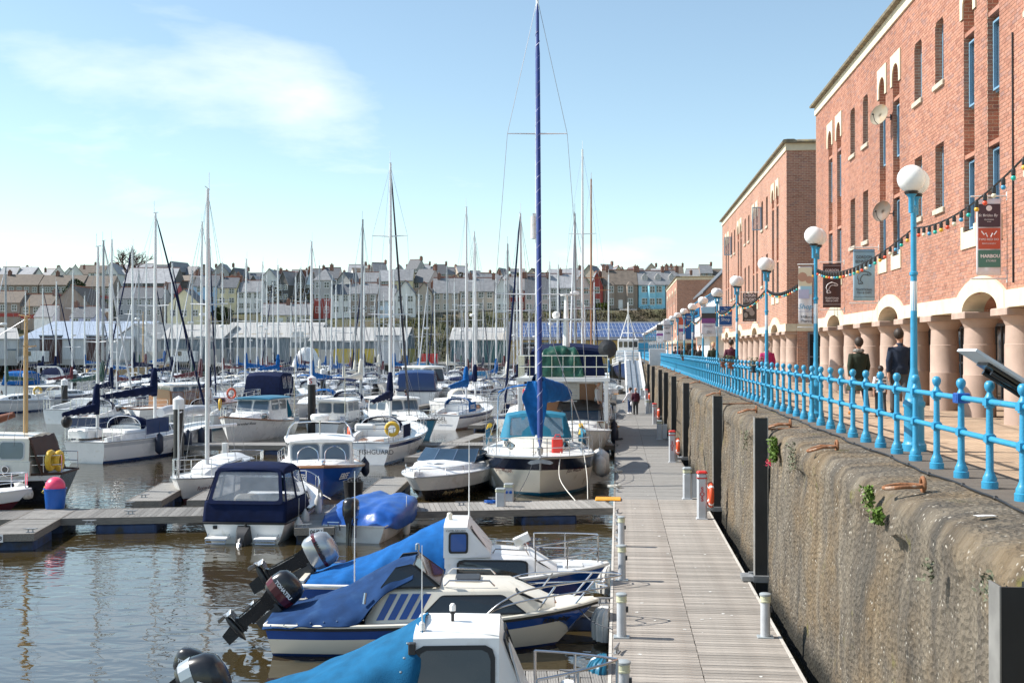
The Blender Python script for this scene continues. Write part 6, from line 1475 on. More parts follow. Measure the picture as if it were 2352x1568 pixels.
mb = grid_mesh(rows_, 12, 6, .03, 4.2, 9., ripple=.022); solid(mb.build('cockpit_tent', M['bluec'], t, smooth=70), .01)
mb = MB()
for y in (-.45,.45): mb.tube([(3.45,y,1.02),(3.5,y,1.10),(4.05,y,1.07),(4.1,y,.99)], .014, 6)
mb.tube([(4.06,-.45,1.06),(4.06,.45,1.06)], .008, 4); mb.build('grab_rail', M['steel'], t, smooth=50)
mb = MB(); mb.lathe([(.05,1.0),(.05,1.10)], (3.98,.0,0), 10); mb.obox((3.98,0,1.20), .30, .20, .14, mtx=Matrix.Rotation(radians(-25),3,'Y')); mb.build('searchlight', M['white'], t)
mb = MB(); mb.tube([(3.0,.2,1.58),(3.0,.2,1.75),(3.0,.2,3.0)], [.02,.012,.006], 6); mb.build('whip_aerial', M['white'], t); mb = MB(); mb.lathe([(.05,1.57),(.05,1.70),(.03,1.72)], (2.66,-.2,0), 10); mb.build('mushroom_vent', M['cream'], t)
mb = MB(); mb.tube([(1.02,-.9,.6),(1.02,-.9,2.55)], [.012,.008], 6); mb.build('boathook', M['white'], t)
H_.rail(M['steel'], .76, .97, .55, .014, 2, inset=.07, name='pulpit', join=True)
mb = MB(); mb.bbox(4.75,5.1,-.22,.22,.72,.76,.01); mb.build('fore_hatch', M['white'], t)
outboard(t, -.02, .0, .62, tilt=radians(62), s=1.12, cowl='silver', label='MARINER', band='maroonp')
mb = MB(); mb.box(.0,.10,-.8,.8,.50,.60); mb.build('transom_rail', M['cream'], t)
# --- white cuddy with light blue cover, cut by the bottom edge
pos = W(550, 802, 12.75)
t = boat_root('fishing_dory', 'white cuddy boat with light blue cover at the bottom of the picture', 'motorboat', pos, TH)
H_ = Hull(4.95, 1.9, .72, .55, tr=.86, rake=.5, draft=.3, bmid=.4, fine=2.6, e0=.3, e1=.85, srake=.05)
for o_ in (H_.build(t, [M['white']]*6, boot=(.0,.05), stripe=(.2,.04)), H_.deck(M['white'], .45, .99, camber=.05), H_.strake(M['black'], .03, -.03), H_.rail(M['steel'], .80, .985, .48, .016, 2, inset=.06, name='pulpit', join=True, mid=False)): o_.location.x = -.6
s0, s1, s2 = (2.02,.80,.56,.55,1.60), (2.95,.76,.52,.56,1.60), (3.32,.62,.44,.60,.72)
cab(t, 'cuddy', M['white'], [s0, (2.48,.778,.538,.555,1.605), s1, s2], cam_=.04, smooth=25)
side_wins(t, s0, s1, ((.06,.90,.32,.86),), fr=.05, ch=.12); win(t, (3.28,-.58,.68), (3.28,.58,.68), (2.99,.48,1.56), (2.99,-.48,1.56), (.10,.46), (.12,.92), out=(1,0,.3)); win(t, (3.28,-.58,.68), (3.28,.58,.68), (2.99,.48,1.56), (2.99,-.48,1.56), (.54,.90), (.12,.92), out=(1,0,.3))
mb = MB()
for k in range(5): mb.tube([(3.26-.06*k*.2,-.58+.04*k,.80),(3.06,-.50+.035*k,1.48)], .010, 5)
mb.build('window_bars', M['greyw'], t)
rows_ = []
for x, wz, rz_, wr_ in ((-.62,.55,.58,.86),(.0,.58,.72,.92),(.6,.60,.93,.94),(1.2,.62,1.18,.90),(1.7,.66,1.42,.84),(1.98,.72,1.60,.78),(2.12,1.40,1.67,.56)):
    rows_.append([(x,-wr_,wz-.04),(x,-wr_*.94,lerp(wz,rz_,.40)),(x,-wr_*.66,lerp(wz,rz_,.86)),(x,0,rz_+.02),(x,wr_*.66,lerp(wz,rz_,.86)),(x,wr_*.94,lerp(wz,rz_,.40)),(x,wr_,wz-.04)])
mb = grid_mesh(rows_, 10, 6, .03, 4.4, 2., ripple=.022); solid(mb.build('cockpit_cover', M['skyc'], t, smooth=70), .01)
mb = MB()
for k in range(9): u = k/8; mb.sphere((1.70+.28*u,-.845+.07*u,.66+.92*u-.10*sin(pi*u)), .016, 6, 4)
mb.build('snap_fasteners', M['steel'], t)
mb = MB(); mb.lathe([(.018,1.64),(.018,1.72),(.03,1.73),(.03,1.76)], (2.42,-.05,0), 8); mb.build('light_stalk', M['black'], t); mb = MB(); mb.lathe([(.035,1.76),(.035,1.82),(.02,1.84)], (2.42,-.05,0), 10); mb.build('mast_light', M['white'], t)
mb = MB(); mb.lathe([(.04,1.62),(.03,1.70),(.012,1.72)], (2.10,-.38,0), 8); mb.tube([(2.10,-.38,1.7),(2.10,-.38,2.55)], [.010,.004], 5); mb.build('whip_aerial', M['white'], t)
mb = MB(); mb.bbox(1.97,2.05,-.63,-.55,1.42,1.54,.01); mb.build('side_light', M['dark'], t)
mb = MB(); mb.bbox(3.62,3.82,-.12,.12,.70,.95,.05); mb.build('windlass', M['white'], t); mb = MB(); mb.tube([(3.8,0,.78),(4.35,0,.76),(4.5,0,.70)], .03, 6); mb.build('anchor_shank', M['galv'], t)
outboard(t, -.62, -.25, .68, tilt=radians(66), s=1.05, cowl='blackg', label='40', band='silver')
outboard(t, -.68, .5, .78, tilt=radians(20), s=.60, cowl='blackg', label='TOHATSU')

# --- finger pontoons of the near berths
for k, (va, vb, D, wd, lab) in enumerate(((760,1395,14.75,.75,'narrow finger pontoon between the two nearest cruisers'),(840,1395,19.2,.7,'narrow finger pontoon between the cream and blue cruisers'),(820,1395,22.6,.75,'narrow finger pontoon beyond the blue cruiser'))):
    A, B_ = W(va,802,D), W(vb,802,D-.0); walkway(lab, (A.x,A.y), (B_.x,B_.y), wd, True, 2.6, 'finger_pontoon')
for k, (vx, D) in enumerate(((1305,22.75),(1290,22.4),(1315,14.8),(1385,19.1))): p = W(vx,802,D); cleat((p.x,p.y,DECK), TH, 'galvanised cleat on the narrow finger '+['beyond the blue cruiser, rear one','beyond the blue cruiser, front one','of the nearest boat','at the cream cruiser bow'][k])

def quick_line(lab, a, b, sag=.15, r=.010, m_='rope'): a, b = Vector(a), Vector(b); mb = MB(); mb.tube(catmull([a, (a+b)/2-Vector((0,0,sag)), b], 6), r, 5); tag(mb.build('mooring_line', M[m_], None, smooth=60), lab, 'rope', 'mooring lines')
def wp(o, p_): return Matrix.Translation(o.location) @ Matrix.Rotation(o.rotation_euler.z, 4, 'Z') @ Vector(p_)
quick_line('pale bow line from the cream cruiser to the pontoon', wp(RM, (4.7,.1,.72)), (PL+.05, wp(RM,(4.7,0,0)).y+.5, DECK+.08)); quick_line('second bow line from the cream cruiser to the pontoon', wp(RM, (4.7,-.1,.72)), (PL+.05, wp(RM,(4.7,0,0)).y-.9, DECK+.08), .1, .010, 'roped')
# ================================================================ MIDDLE DISTANCE: WALKWAY AND ITS BERTHS
A, B_ = G(1372, 1156, DECK), G(-140, 1185, DECK)
WK1 = walkway('grey timber walkway running left from the yellow hinge plate', (A.x+.3,A.y), (B_.x,B_.y), 1.75, True, 5.5, first=.9)
def fing(v0, v1, wd, lab, planks=True, **k):
    A, B_ = G(v0[0], v0[1], DECK), G(v1[0], v1[1], DECK); return walkway(lab, (A.x,A.y), (B_.x,B_.y), wd, planks, 2.4, 'finger_pontoon', **k)
F1 = fing((722,1212), (742,1168), .95, 'short finger pontoon with the 06/04 berth plate')
F2 = fing((20,1226), (130,1168), 1.15, 'finger pontoon with the 10/08 berth plate and blue tub')
F3 = fing((560,1095), (470,1148), 1.0, 'finger pontoon hidden behind the white day sailer', False)
F4 = fing((912,1095), (850,1148), 1.0, 'finger pontoon beside the blue fishing cruiser', False)
F5 = fing((408,1108), (330,1150), 1.0, 'finger pontoon behind the blue tub', False)
def berth_plate(f_, txt, dy):
    mb = MB(); mb.box(-.06,-.045,-.17+dy,.17+dy,DECK-.18,DECK+.0); p_ = mb.build('berth_plate', M['paper'], f_)
    text(txt, .13, (-.066,dy,DECK-.09), (pi/2,0,-pi/2), M['ink'], f_, bold=.002)
berth_plate(F1, '06/04', -.05); berth_plate(F2, '10/08', .28)
for k, (vx, vy) in enumerate(((295,1160),(300,1180),(205,1203),(330,1142),(70,1222),(700,1212),(1060,1160),(1135,1150),(605,1150))): p = G(vx, vy, DECK); cleat((p.x,p.y,DECK), .2, 'galvanised cleat on the grey walkway '+['right of the blue tub, back edge','right of the blue tub, front edge','on the finger of the blue tub','behind the blue tub finger','by the western berth plate','beside the navy canopy cruiser finger','left of the power pedestals','beside the power pedestals','behind the navy canopy cruiser'][k])
# blue tub with pink buoy
p = G(116, 1170, DECK); t = thing('plastic_tub', 'blue plastic tub standing on the walkway with a pink buoy in it', 'tub', (p.x,p.y+.25,DECK))
mb = MB(); mb.lathe([(.0,.01),(.235,.0),(.245,.03),(.285,.52),(.305,.525),(.305,.55),(.275,.55),(.24,.06),(.0,.05)], n=24); mb.build('bucket', M['tubb'], t, smooth=40)
mb = MB(); mb.tube([(-.3,0,.5),(-.36,-.03,.44),(-.33,.03,.40)], .02, 6); mb.build('rope_handle', M['yellow'], t)
t = thing('mooring_buoy', 'pink inflatable mooring buoy sitting in the blue tub', 'buoy', (p.x,p.y+.25,DECK+.56)); mb = MB(); mb.sphere((0,0,.03), .262, 20, 14); mb.build('ball', M['pink'], t, smooth=60); mb = MB(); mb.tube([(-.23,0,.02),(-.30,0,.0),(-.33,.03,-.05)], .03, 6); mb.build('eye', M['yellow'], t)
# walkway pedestals
for vx, vy, lab in ((1150,1162,'grey power pedestal with dull cap on the near walkway'),(1169,1150,'grey power pedestal with blue sockets on the near walkway')):
    p = G(vx, vy, DECK); t = thing('service_pedestal', lab, 'pedestal', (p.x,p.y,DECK), 0, 'power pedestals on the walkways'); mb = MB(); mb.bbox(-.13,.13,-.1,.1,0,.40,.03); mb.build('body', M['boll'], t); mb = MB(); mb.bbox(-.14,.14,-.11,.11,.40,.47,.03); mb.build('lens', M['lens'], t); mb = MB(); mb.bbox(-.145,.145,-.115,.115,.47,.50,.03); mb.build('cap', M['bcap'], t)
    if 'blue' in lab:
        for x in (-.06,.06): mb = MB(); mb.lathe([(.04,-.14),(.045,-.1)], (x,0,.26), 10, axis='y'); mb.build('socket', M['tubb'], t)
# pulled-tight mooring line coil
def rope_line(label, pts, r=.012, m_='rope'):
    mb = MB(); mb.tube(catmull(pts, 6), r, 5); return tag(mb.build('mooring_line', M[m_], None, smooth=60), label, 'rope', 'mooring lines')

# --- white cruiser with navy canopy, stern to the camera
p = G(560, 1249, 0); t = boat_root('cabin_cruiser', 'white motor cruiser with navy canopy, stern towards the viewer', 'motorboat', p, pi/2+.02)
H_ = Hull(5.6, 2.2, .86, .52, tr=.92, rake=.8, draft=.3, bmid=.42, fine=2.6, e0=.22, e1=.8, srake=.10, sheerp=1.5)
H_.build(t, [M['navyp'], M['white'], M['white'], M['white'], M['skyc'], M['white']], boot=(.0,.05), stripe=(.24,.05)); H_.deck(M['white'], .4, .99, camber=.06); H_.strake(M['black'], .03, -.02)
cab(t, 'foredeck_cabin', M['white'], [(2.4,.9,.82,.6,.86),(3.4,.8,.7,.66,.98),(4.8,.35,.25,.80,.90)])
secs = [(.10,1.0,.98,.74,.98),(.22,1.0,.92,.74,1.30),(.45,.99,.82,.76,1.72),(1.0,.98,.80,.80,1.78),(1.9,.95,.78,.85,1.74),(2.15,.93,.78,.88,1.60)]
cab(t, 'canopy_top', M['navy'], [(.40,.86,.85,1.62,1.72),(.6,.86,.84,1.64,1.80),(1.0,.86,.84,1.66,1.84),(1.6,.86,.82,1.64,1.80),(2.0,.86,.78,1.58,1.70)], cam_=.05, smooth=50)
rows_ = [[(x, k*(w_), z) for k in (-1,-.6,-.2,.2,.6,1)] for x, w_, z in ((.0,1.02,.50),(.05,1.02,.76),(.11,1.0,1.03))]
mb = grid_mesh(rows_, 3, 4, .012, 6., 3.); solid(mb.build('canopy_skirt', M['navy'], t, smooth=60), .01)
for sd in (1,-1):
    mb = grid_mesh([[(x, sd*(y_), z) for x, y_, z in r] for r in (((.0,1.02,.52),(.8,1.05,.56),(1.6,1.05,.60),(2.3,1.02,.66)), ((.11,1.0,1.03),(.8,1.0,.98),(1.6,.98,.96),(2.2,.95,.98)))], 2, 4); solid(mb.build('canopy_side_skirt', M['navy'], t, smooth=60), .01)
    win(t, (.12,sd*.995,1.00), (2.2,sd*.95,.96), (1.95,sd*.84,1.64), (.42,sd*.85,1.66), (.05,.46), (.03,.97), 'navy', 'vinyl', out=(0,sd,0), ch=.05, fr=.06); win(t, (.12,sd*.995,1.00), (2.2,sd*.95,.96), (1.95,sd*.84,1.64), (.42,sd*.85,1.66), (.54,.95), (.03,.97), 'navy', 'vinyl', out=(0,sd,0), ch=.05, fr=.06)
win(t, (.11,-.995,1.03), (.11,.995,1.03), (.42,.86,1.73), (.42,-.86,1.73), (.08,.92), (.0,.96), 'navy', 'vinyl', out=(-1,0,.2), ch=.05, fr=.09)
mb = MB(); mb.loft([[(2.2,-.8,1.0),(2.2,.8,1.0),(2.5,.72,1.0),(2.5,-.72,1.0)],[(1.9,-.7,1.4),(1.9,.7,1.4),(1.93,.7,1.4),(1.93,-.7,1.4)]], True, True); mb.build('windscreen', M['glassb'], t)
mb = MB(); mb.bbox(.3,.8,-.85,.85,.4,.85,.06); mb.bbox(1.3,1.8,-.7,-.15,.4,1.0,.08); mb.bbox(1.3,1.8,.15,.7,.4,1.0,.08); mb.build('seats', M['cream'], t)
for sd in (1,-1): win(t, (2.5,sd*.88,.66),(3.4,sd*.80,.70),(3.4,sd*.71,.96),(2.5,sd*.81,.85), (.3,.6), (.25,.85), out=(0,sd,0))
H_.rail(M['steel'], .62, .97, .35, .014, 3, inset=.06, name='pulpit', join=True, mid=False)
for sd in (1,-1):
    mb = MB(); mb.bbox(-.28,.0,sd*.60-.28,sd*.60+.28,.16,.19,.02); mb.build('bathing_platform', M['white'], t); mb = MB(); mb.tube([(-.02,sd*.35,.24),(-.28,sd*.36,.13),(-.30,sd*.84,.13),(-.02,sd*.86,.24)], .018, 6); mb.tube([(-.28,sd*.36,.13),(-.28,sd*.36,.05),(-.28,sd*.85,.05),(-.28,sd*.85,.13)], .015, 6); mb.build('platform_rail', M['steel'], t)
mb = MB(); mb.loft([[(x,-w_,z),(x,w_,z),(x,w_*.8,z+h__),(x,-w_*.8,z+h__)] for x,w_,z,h__ in ((.06,.2,.05,.42),(-.14,.17,.02,.36),(-.26,.10,.0,.22))], True, True); mb.tube([(-.2,0,.12),(-.36,0,.0)], [.10,.05], 8); mb.build('stern_drive', M['dark'], t, smooth=40)
mb = MB(); mb.tube([(-.33,0,.04),(-.44,0,-.04)], [.07,.04], 8); mb.build('propeller_hub', M['silver'], t)
mb = MB(); mb.bbox(-.03,.02,.66,.76,.36,.44,.01); mb.build('vent_fitting', M['black'], t); mb = MB(); mb.tube([(-.02,-.05,.50),(-.03,-.05,.38)], .03, 6); mb.build('stern_light', M['black'], t)
fender(t, 1.1, -1.22, .35); fender(t, 2.5, -1.2, .6, .45, .10); fender(t, .55, -1.2, .30, .4, .12)
# --- small boat under a blue tarpaulin
p = G(812, 1246, 0); t = boat_root('dinghy', 'small white boat under a crumpled blue tarpaulin with black outboard', 'dinghy', p, pi/2-.09)
H_ = Hull(3.9, 1.72, .55, .40, tr=.9, rake=.4, draft=.25, bmid=.4, fine=2.6, e0=.2, e1=.7, srake=.0)
H_.build(t, [M['offwhite']]*6, boot=(.0,.04), stripe=(.15,.03)); H_.strake(M['offwhite'], .025)
rows_ = []
for x, wz, rz_, wr_ in ((.02,.36,.40,.70),(.22,.36,.44,.74),(.42,.30,.58,.80),(.62,.26,.70,.84),(1.2,.26,.80,.86),(2.2,.30,.84,.82),(3.2,.38,.80,.60),(3.9,.46,.62,.15)):
    wr_ *= 1.14; rows_.append([(x,-wr_,wz),(x,-wr_*.96,lerp(wz,rz_,.7)),(x,-wr_*.55,rz_),(x,0,rz_-.05),(x,wr_*.55,rz_+.03),(x,wr_*.96,lerp(wz,rz_,.75)),(x,wr_,wz)])
mb = grid_mesh(rows_, 6, 6, .06, 3.6, 5.); solid(mb.build('tarpaulin', M['tarp'], t, smooth=70), .008)
outboard(t, -.02, .02, .45, tilt=radians(8), s=1.0, cowl='blackg', label='60')
mb = MB(); mb.tube([(-.02,.62,.30),(-.1,.62,.50),(-.1,.34,.50),(-.02,.34,.30)], .016, 6); mb.build('grab_rail', M['steel'], t); fender(t, 1.5, -.9, .2, .45, .1)
# --- EBEE
p = G(742, 1146, 0); t = boat_root('fishing_cruiser', 'royal blue hulled fishing cruiser with white wheelhouse and radar arch', 'motorboat', p, FACE(720,-.03), 6.3)
H_ = Hull(6.7, 2.95, 1.05, .66, tr=.85, rake=.5, draft=.4, bmid=.42, fine=2.7, e0=.25, e1=.62, sheerp=1.6, pw=.8)
H_.build(t, [M['tank'], M['blue'], M['blue'], M['blue'], M['blue'], M['blue']], boot=(.0,.05), stripe=(.2,.05)); H_.deck(M['white'], .0, .99, camber=.06, drop=-.03); H_.strake(M['wood'], .05, .01, name='wooden_gunwale')
s0, s1, s2, s3 = (1.9,1.15,1.08,.7,1.60), (2.2,1.18,1.12,.7,1.64), (3.9,1.12,1.04,.76,1.64), (4.12,1.05,1.0,.86,.96)
cab(t, 'foredeck_cabin', M['white'], [(3.6,1.1,1.05,.75,1.00),(4.6,.95,.82,.82,1.04),(5.7,.40,.28,.92,.99)]); cab(t, 'wheelhouse', M['white'], [s0, s1, s2, s3], cam_=.06, smooth=25)
cab(t, 'wheelhouse_roof', M['white'], [(1.5,1.14,1.13,1.60,1.65),(2.2,1.2,1.19,1.63,1.71),(3.9,1.16,1.14,1.63,1.71),(4.10,1.08,1.06,1.60,1.65)], cam_=.07)
front_wins(t, (4.14,0,1.0,0,1.0), (3.95,0,1.0,0,1.56), 2, frame='alud', glass='pane', v=(.05,.95), gap=.05); side_wins(t, s1, s2, ((.08,.46,.42,.88),(.54,.94,.42,.88)), frame='alud')
mb = MB()
for sd in (1,-1):
    mb.tube([(3.2,sd*1.12,1.68),(3.0,sd*1.02,2.02),(2.9,sd*.86,2.20),(2.9,0,2.24)], .024, 6); mb.tube([(2.5,sd*1.12,1.68),(2.7,sd*1.02,2.02),(2.9,sd*.86,2.20)], .024, 6); mb.tube([(2.9,sd*.86,2.22),(2.9,sd*.86,4.2)], [.018,.008], 5); mb.box(2.82,2.98,sd*.78-.09,sd*.78+.09,2.24,2.40)
mb.build('radar_arch', M['steel'], t, smooth=50); mb = MB(); mb.lathe([(.0,2.28),(.30,2.28),(.32,2.34),(.32,2.43),(.26,2.48),(.0,2.49)], (2.95,0,0), 18); mb.build('radar_dome', M['white'], t, smooth=40)
mb = MB(); mb.tube([(2.95,.0,1.75),(2.95,0,2.28)], .03, 6); mb.build('radar_post', M['steel'], t)
mb = MB()
for sd in (1,-1): mb.tube(catmull([(4.9,sd*.78,1.0),(4.7,sd*.74,1.34),(4.62,sd*.44,1.52),(4.7,sd*.14,1.36),(4.9,sd*.1,1.02)], 4), .018, 6)
mb.build('deck_hoops', M['steel'], t, smooth=50); mb = MB(); mb.tube([(6.2,0,1.05),(6.55,0,1.14)], .05, 6); mb.sphere((6.5,0,1.18), .07, 8, 6); mb.build('bow_roller', M['steel'], t)
H_.rail(M['steel'], .0, .35, .45, .014, 3, name='stern_rail', join=False); mb = MB(); mb.torus((1.3,1.1,1.62), .26, .06, 'y', 20, 8); mb.build('lifebuoy', M['orange'], t, smooth=50)
for sd in (1,-1): H_.text('EBEE', .30, .885, .66, sd, M['paper'], shear=.18, bold=.004, sx=.8)
fender(t, 2.4, 1.6, .55, .5, .14, 'fendn'); fender(t, 1.9, 1.6, .55, .5, .14, 'fendn')
p = G(808, 1146, DECK); tb = thing('plastic_bucket', 'black plastic bucket of rope on the walkway below the blue cruiser', 'bucket', (p.x,p.y+.2,DECK)); mb = MB(); mb.lathe([(.0,.01),(.25,.0),(.29,.48),(.31,.50),(.27,.50),(.22,.05),(.0,.05)], n=20); mb.build('bucket', M['black'], tb, smooth=40)
mb = MB(); rr2 = random.Random(3)
mb.tube(catmull([(rr2.uniform(-.2,.2), rr2.uniform(-.2,.2), .42+.18*rr2.random()) for _ in range(22)], 4), .018, 5); mb.build('rope_tangle', M['roped'], tb)
rope_line('white mooring line from the blue cruiser bow to the walkway', [t.matrix_world @ Vector((0,0,0))+Vector((0,0,0)) if 0 else G(720,1075,1.1)*0+Vector((G(722,1146,0).x, G(722,1146,0).y+.2, 1.15)), Vector((G(735,1120,0).x, G(722,1146,0).y-.4, .8)), G(760,1146,DECK)])
# --- white speedboat with tinted screen
p = G(992, 1143, 0); t = boat_root('speedboat', 'white speedboat with tinted wraparound screen and black waterline band', 'motorboat', p, FACE(985,.34), 4.6); t.scale = (1.15,1.15,1.05)
H_ = Hull(5.4, 2.25, .78, .72, tr=.85, rake=1.0, draft=.3, bmid=.40, fine=2.3, e0=.24, e1=.75, pw=.85)
H_.build(t, [M['cream'], M['blackg'], M['blackg'], M['white'], M['white'], M['white']], boot=(.0,.04), stripe=(.44,.05)); H_.deck(M['white'], .35, .995, camber=.16, drop=-.02); H_.strake(M['greyw'], .03)
cab(t, 'foredeck_coaming', M['white'], [(2.0,1.0,.95,.72,.92),(3.2,.9,.8,.76,.98),(4.6,.4,.3,.80,.88)], cam_=.08)
for k in range(3):
    a0, a1 = (-.98+.66*k), (-.98+.66*(k+1))-.03; win(t, (3.15-.35*(a0*a0),a0*.88,.97), (3.15-.35*(a1*a1),a1*.88,.97), (2.55-.35*(a1*a1),a1*.82,1.34), (2.55-.35*(a0*a0),a0*.82,1.34), (.0,1.), (.03,.97), 'steel', 'glassb', out=(1,0,.4), ch=.02, fr=.015)
for sd in (1,-1): win(t, (1.6,sd*.93,.95), (2.78,sd*.86,.97), (2.2,sd*.80,1.33), (1.6,sd*.86,1.20), (.02,.98), (.03,.97), 'black', 'glassb', out=(0,sd,0), ch=.03, fr=.02)
mb = MB(); mb.lathe([(0,.99),(.26,.99),(.26,1.01),(0,1.02)], (3.65,0,.0), 16); mb.build('fore_hatch', M['glassb'], t); mb = MB(); mb.bbox(1.0,1.5,-.75,-.1,.6,1.05,.08); mb.bbox(1.0,1.5,.1,.75,.6,1.05,.08); mb.build('seats', M['cream'], t)
H_.rail(M['steel'], .70, .97, .22, .012, 2, inset=.08, name='bow_rail', join=True, mid=False)
for sd in (1,-1): H_.text('Party Pants', .20, .74, .20, sd, M['gold'], shear=.3)
for x in (1.2, 2.0): fender(t, x, 1.22, .42, .55, .10)
mb = MB(); mb.sphere((4.75,0,.82), .06, 8, 6); mb.tube([(4.6,0,.82),(5.1,0,.80)], .03, 6); mb.build('bow_cleat', M['steel'], t)
# ================================================================ THE BIG YACHT AND ITS NEIGHBOURS ON THE MAIN PONTOON
p = G(1240, 1142, 0)
t, H_ = yacht('large cream yacht bow on at the main pontoon with blue wrapped forestay', p, FACE(1240,-.022), 11.6, 10.9, e0=.035, e1=.15, band=(.44,.06), fine=4.2, hullm='cream', stripe='midnight', boot='tealp', bottom='tealp', cover=None, H=17.2, furl=None, hood=None, spread=((.33,1.5),(.69,1.06)), detail=2, B=3.95, mastx=.60, wr=.009, lift=1.0, deckm='white')
# cream topsides: broad navy sheer band, blue spiral-wrapped headsail
a, b = Vector((11.3,0,H_.sheer(.98)+.25)), Vector((7.02,0,16.9)); mb = MB()
pts = [lerp(a,b,k/40) for k in range(41)]; mb.tube(pts, [.02]+[.088]*3+[.080]*32+[.06]*4+[.015], 9); mb.build('furled_headsail', mat('wrapped blue sailcloth', (.016,.045,.21), .7, var=.2, scale=3), t, smooth=60)
mb = MB(); hel = []
for k in range(420):
    u = k/419; q = lerp(a,b,.05+.88*u); r_ = .084-.010*u; hel.append(q+Vector((r_*cos(k*.42), r_*sin(k*.42), 0)))
mb.tube(hel, .009, 3); mb.build('wrap_tape', M['bnpale'], t)
mb = MB(); mb.lathe([(.09,0),(.10,.16),(.10,.20),(.06,.24)], (11.28,0,H_.sheer(.98)+.08), 12); mb.build('furling_drum', M['steel'], t, smooth=40)
mb = MB(); mb.box(6.85,7.0,-.17,-.05,8.6,9.5); mb.tube([(6.95,-.14,8.6),(6.95,-.14,9.4)], .09, 8); mb.build('radar_reflector', M['white'], t)
# boom with drooping sail cover
rows_ = []
for x, y0_, hh, wz in ((7.05,.0,1.05,.24),(6.7,.10,.95,.32),(6.0,.38,.85,.34),(5.0,.75,.75,.31),(4.0,1.05,.60,.25),(3.2,1.25,.40,.14)):
    zc = 3.25-(6.9-x)*.02; rows_.append([(x, y0_+wz*cos(q), zc-.45+hh*(.5+.5*sin(q))) for q in [-pi/2+2*pi*k/8 for k in range(9)]])
mb = grid_mesh(rows_, 4, 2, .05, 3.5, 1.); mb.build('sail_cover', M['bluec'], t, smooth=70)
rows_ = [[(7.25+.10*sin(j*1.9+i*.5), (-.62+.27*j)*(.30+.11*i if i < 5 else .85-.14*(i-5)), 1.70+.27*i) for j in range(5)] for i in range(8)]
mb = grid_mesh(rows_, 3, 3, .06, 3., 7.); solid(mb.build('cover_skirt', M['bluec'], t, smooth=70), .02)
mb = MB(); mb.tube([(6.9,0,2.85),(3.0,1.3,2.80)], .07, 8); mb.build('boom', M['alu'], t)
# teal hood with clear panels
S = H_.sheer(.4)
cab(t, 'sprayhood', M['teal'], [(3.4,1.35,1.10,S+.35,S+1.15),(4.2,1.36,1.12,S+.35,S+1.28),(5.0,1.32,1.06,S+.35,S+1.22),(5.5,1.2,1.0,S+.33,S+.45)], cam_=.1, smooth=50)
for k in (-1,1): win(t, (5.52,k*.08,S+.48), (5.52,k*1.02,S+.46), (5.05,k*.98,S+1.16), (5.05,k*.08,S+1.24), (.04,.96), (.06,.94), 'teal', 'vinyl', out=(1,0,.4), ch=.05)
mb = MB()
for sd in (1,-1): mb.tube([(2.0,sd*1.5,S),(1.9,sd*1.45,S+1.8),(1.9,sd*1.1,S+2.15),(1.9,0,S+2.2)], .03, 6)
mb.build('stern_arch', M['steel'], t, smooth=50)
rows_ = [[(x,1.45*k,S+1.95+.32*(1-abs(k)**2.5)) for k in (-1,-.9,-.6,0,.6,.9,1)] for x in (1.2,1.9,2.5)]; mb = grid_mesh(rows_, 3, 2, .02, 3.); solid(mb.build('bimini', M['bluec'], t, smooth=60), .03)
mb = MB(); mb.bbox(8.6,8.75,.45,.82,H_.sheer(.75)+.02,H_.sheer(.75)+.55,.04); mb.tube([(8.67,.55,H_.sheer(.75)+.55),(8.67,.58,H_.sheer(.75)+.64),(8.67,.72,H_.sheer(.75)+.64),(8.67,.74,H_.sheer(.75)+.55)], .02, 6); mb.build('jerry_can', M['red'], t)
mb = MB(); zs = H_.sheer(.99); mb.tube([(11.0,0,zs+.05),(11.75,0,zs-.02)], .04, 6)
for k in (-1,1): mb.loft([[(11.72,0,zs-.02),(11.70,k*.10,zs-.16),(11.74,0,zs-.16)],[(11.72,k*.30,zs-.08),(11.70,k*.30,zs-.20),(11.74,k*.30,zs-.20)],[(11.72,k*.40,zs-.14),(11.72,k*.38,zs-.17),(11.72,k*.38,zs-.16)]], True, True)
mb.tube([(11.72,0,zs-.02),(11.55,0,zs-.40)], .035, 6); mb.build('plough_anchor', M['galv'], t)
for sd in (1,-1): H_.text('JUST WILLIAM', .17, .90, .80, sd, M['maroonp'], sx=.85)
fender(t, 7.2, 1.98+.22, .62, .6, .2); fender(t, 5.6, 2.3, .62, .85, .26); fender(t, 6.4, 2.32, .62, .85, .26)
for sd in (1,-1):
    mb = grid_mesh([[(x, sd*(H_.hb(x/11.6)-.05), S+z+.02*sin(x*4)) for x in (2.6,3.4,4.2)] for z in (.08,.62)], 2, 3); solid(mb.build('dodger', M['teal'], t, smooth=50), .01)
for sd in (1,-1): mb = MB(); mb.tube([(3.0,sd*1.75,S+.35),(2.9,sd*1.82,S+.6),(3.1,sd*1.75,S+.75)], .09, 7); mb.build('lifebelt_case', M['yellow'], t)
fl = thing('ensign', 'small red ensign flag at the rail of the big cream yacht', 'flag', (G(1168,1145,0).x-.1, W(1168,900,44).y, 0)); mb = grid_mesh([[(-.15+.1*j+.03*sin(i*1.5), .05*sin(j*1.8+i*.7), Zat(930,44)+.16*i) for j in range(4)] for i in range(5)], 3, 3, .02, 5.); solid(mb.build('cloth', M['red'], fl, smooth=60), .004); mb = MB(); mb.tube([(-.2,0,.9),(-.12,0,Zat(925,44)+.8)], .012, 5); mb.build('staff', M['wood'], fl)
BOW = Vector((p.x+.05, p.y+.35, 1.42))
rope_line('white bow line from the big cream yacht down to the walkway', [BOW+Vector((.6,0,0)), (BOW+G(1315,1148,DECK))/2+Vector((.1,0,-.12)), G(1322,1150,DECK)], .016)
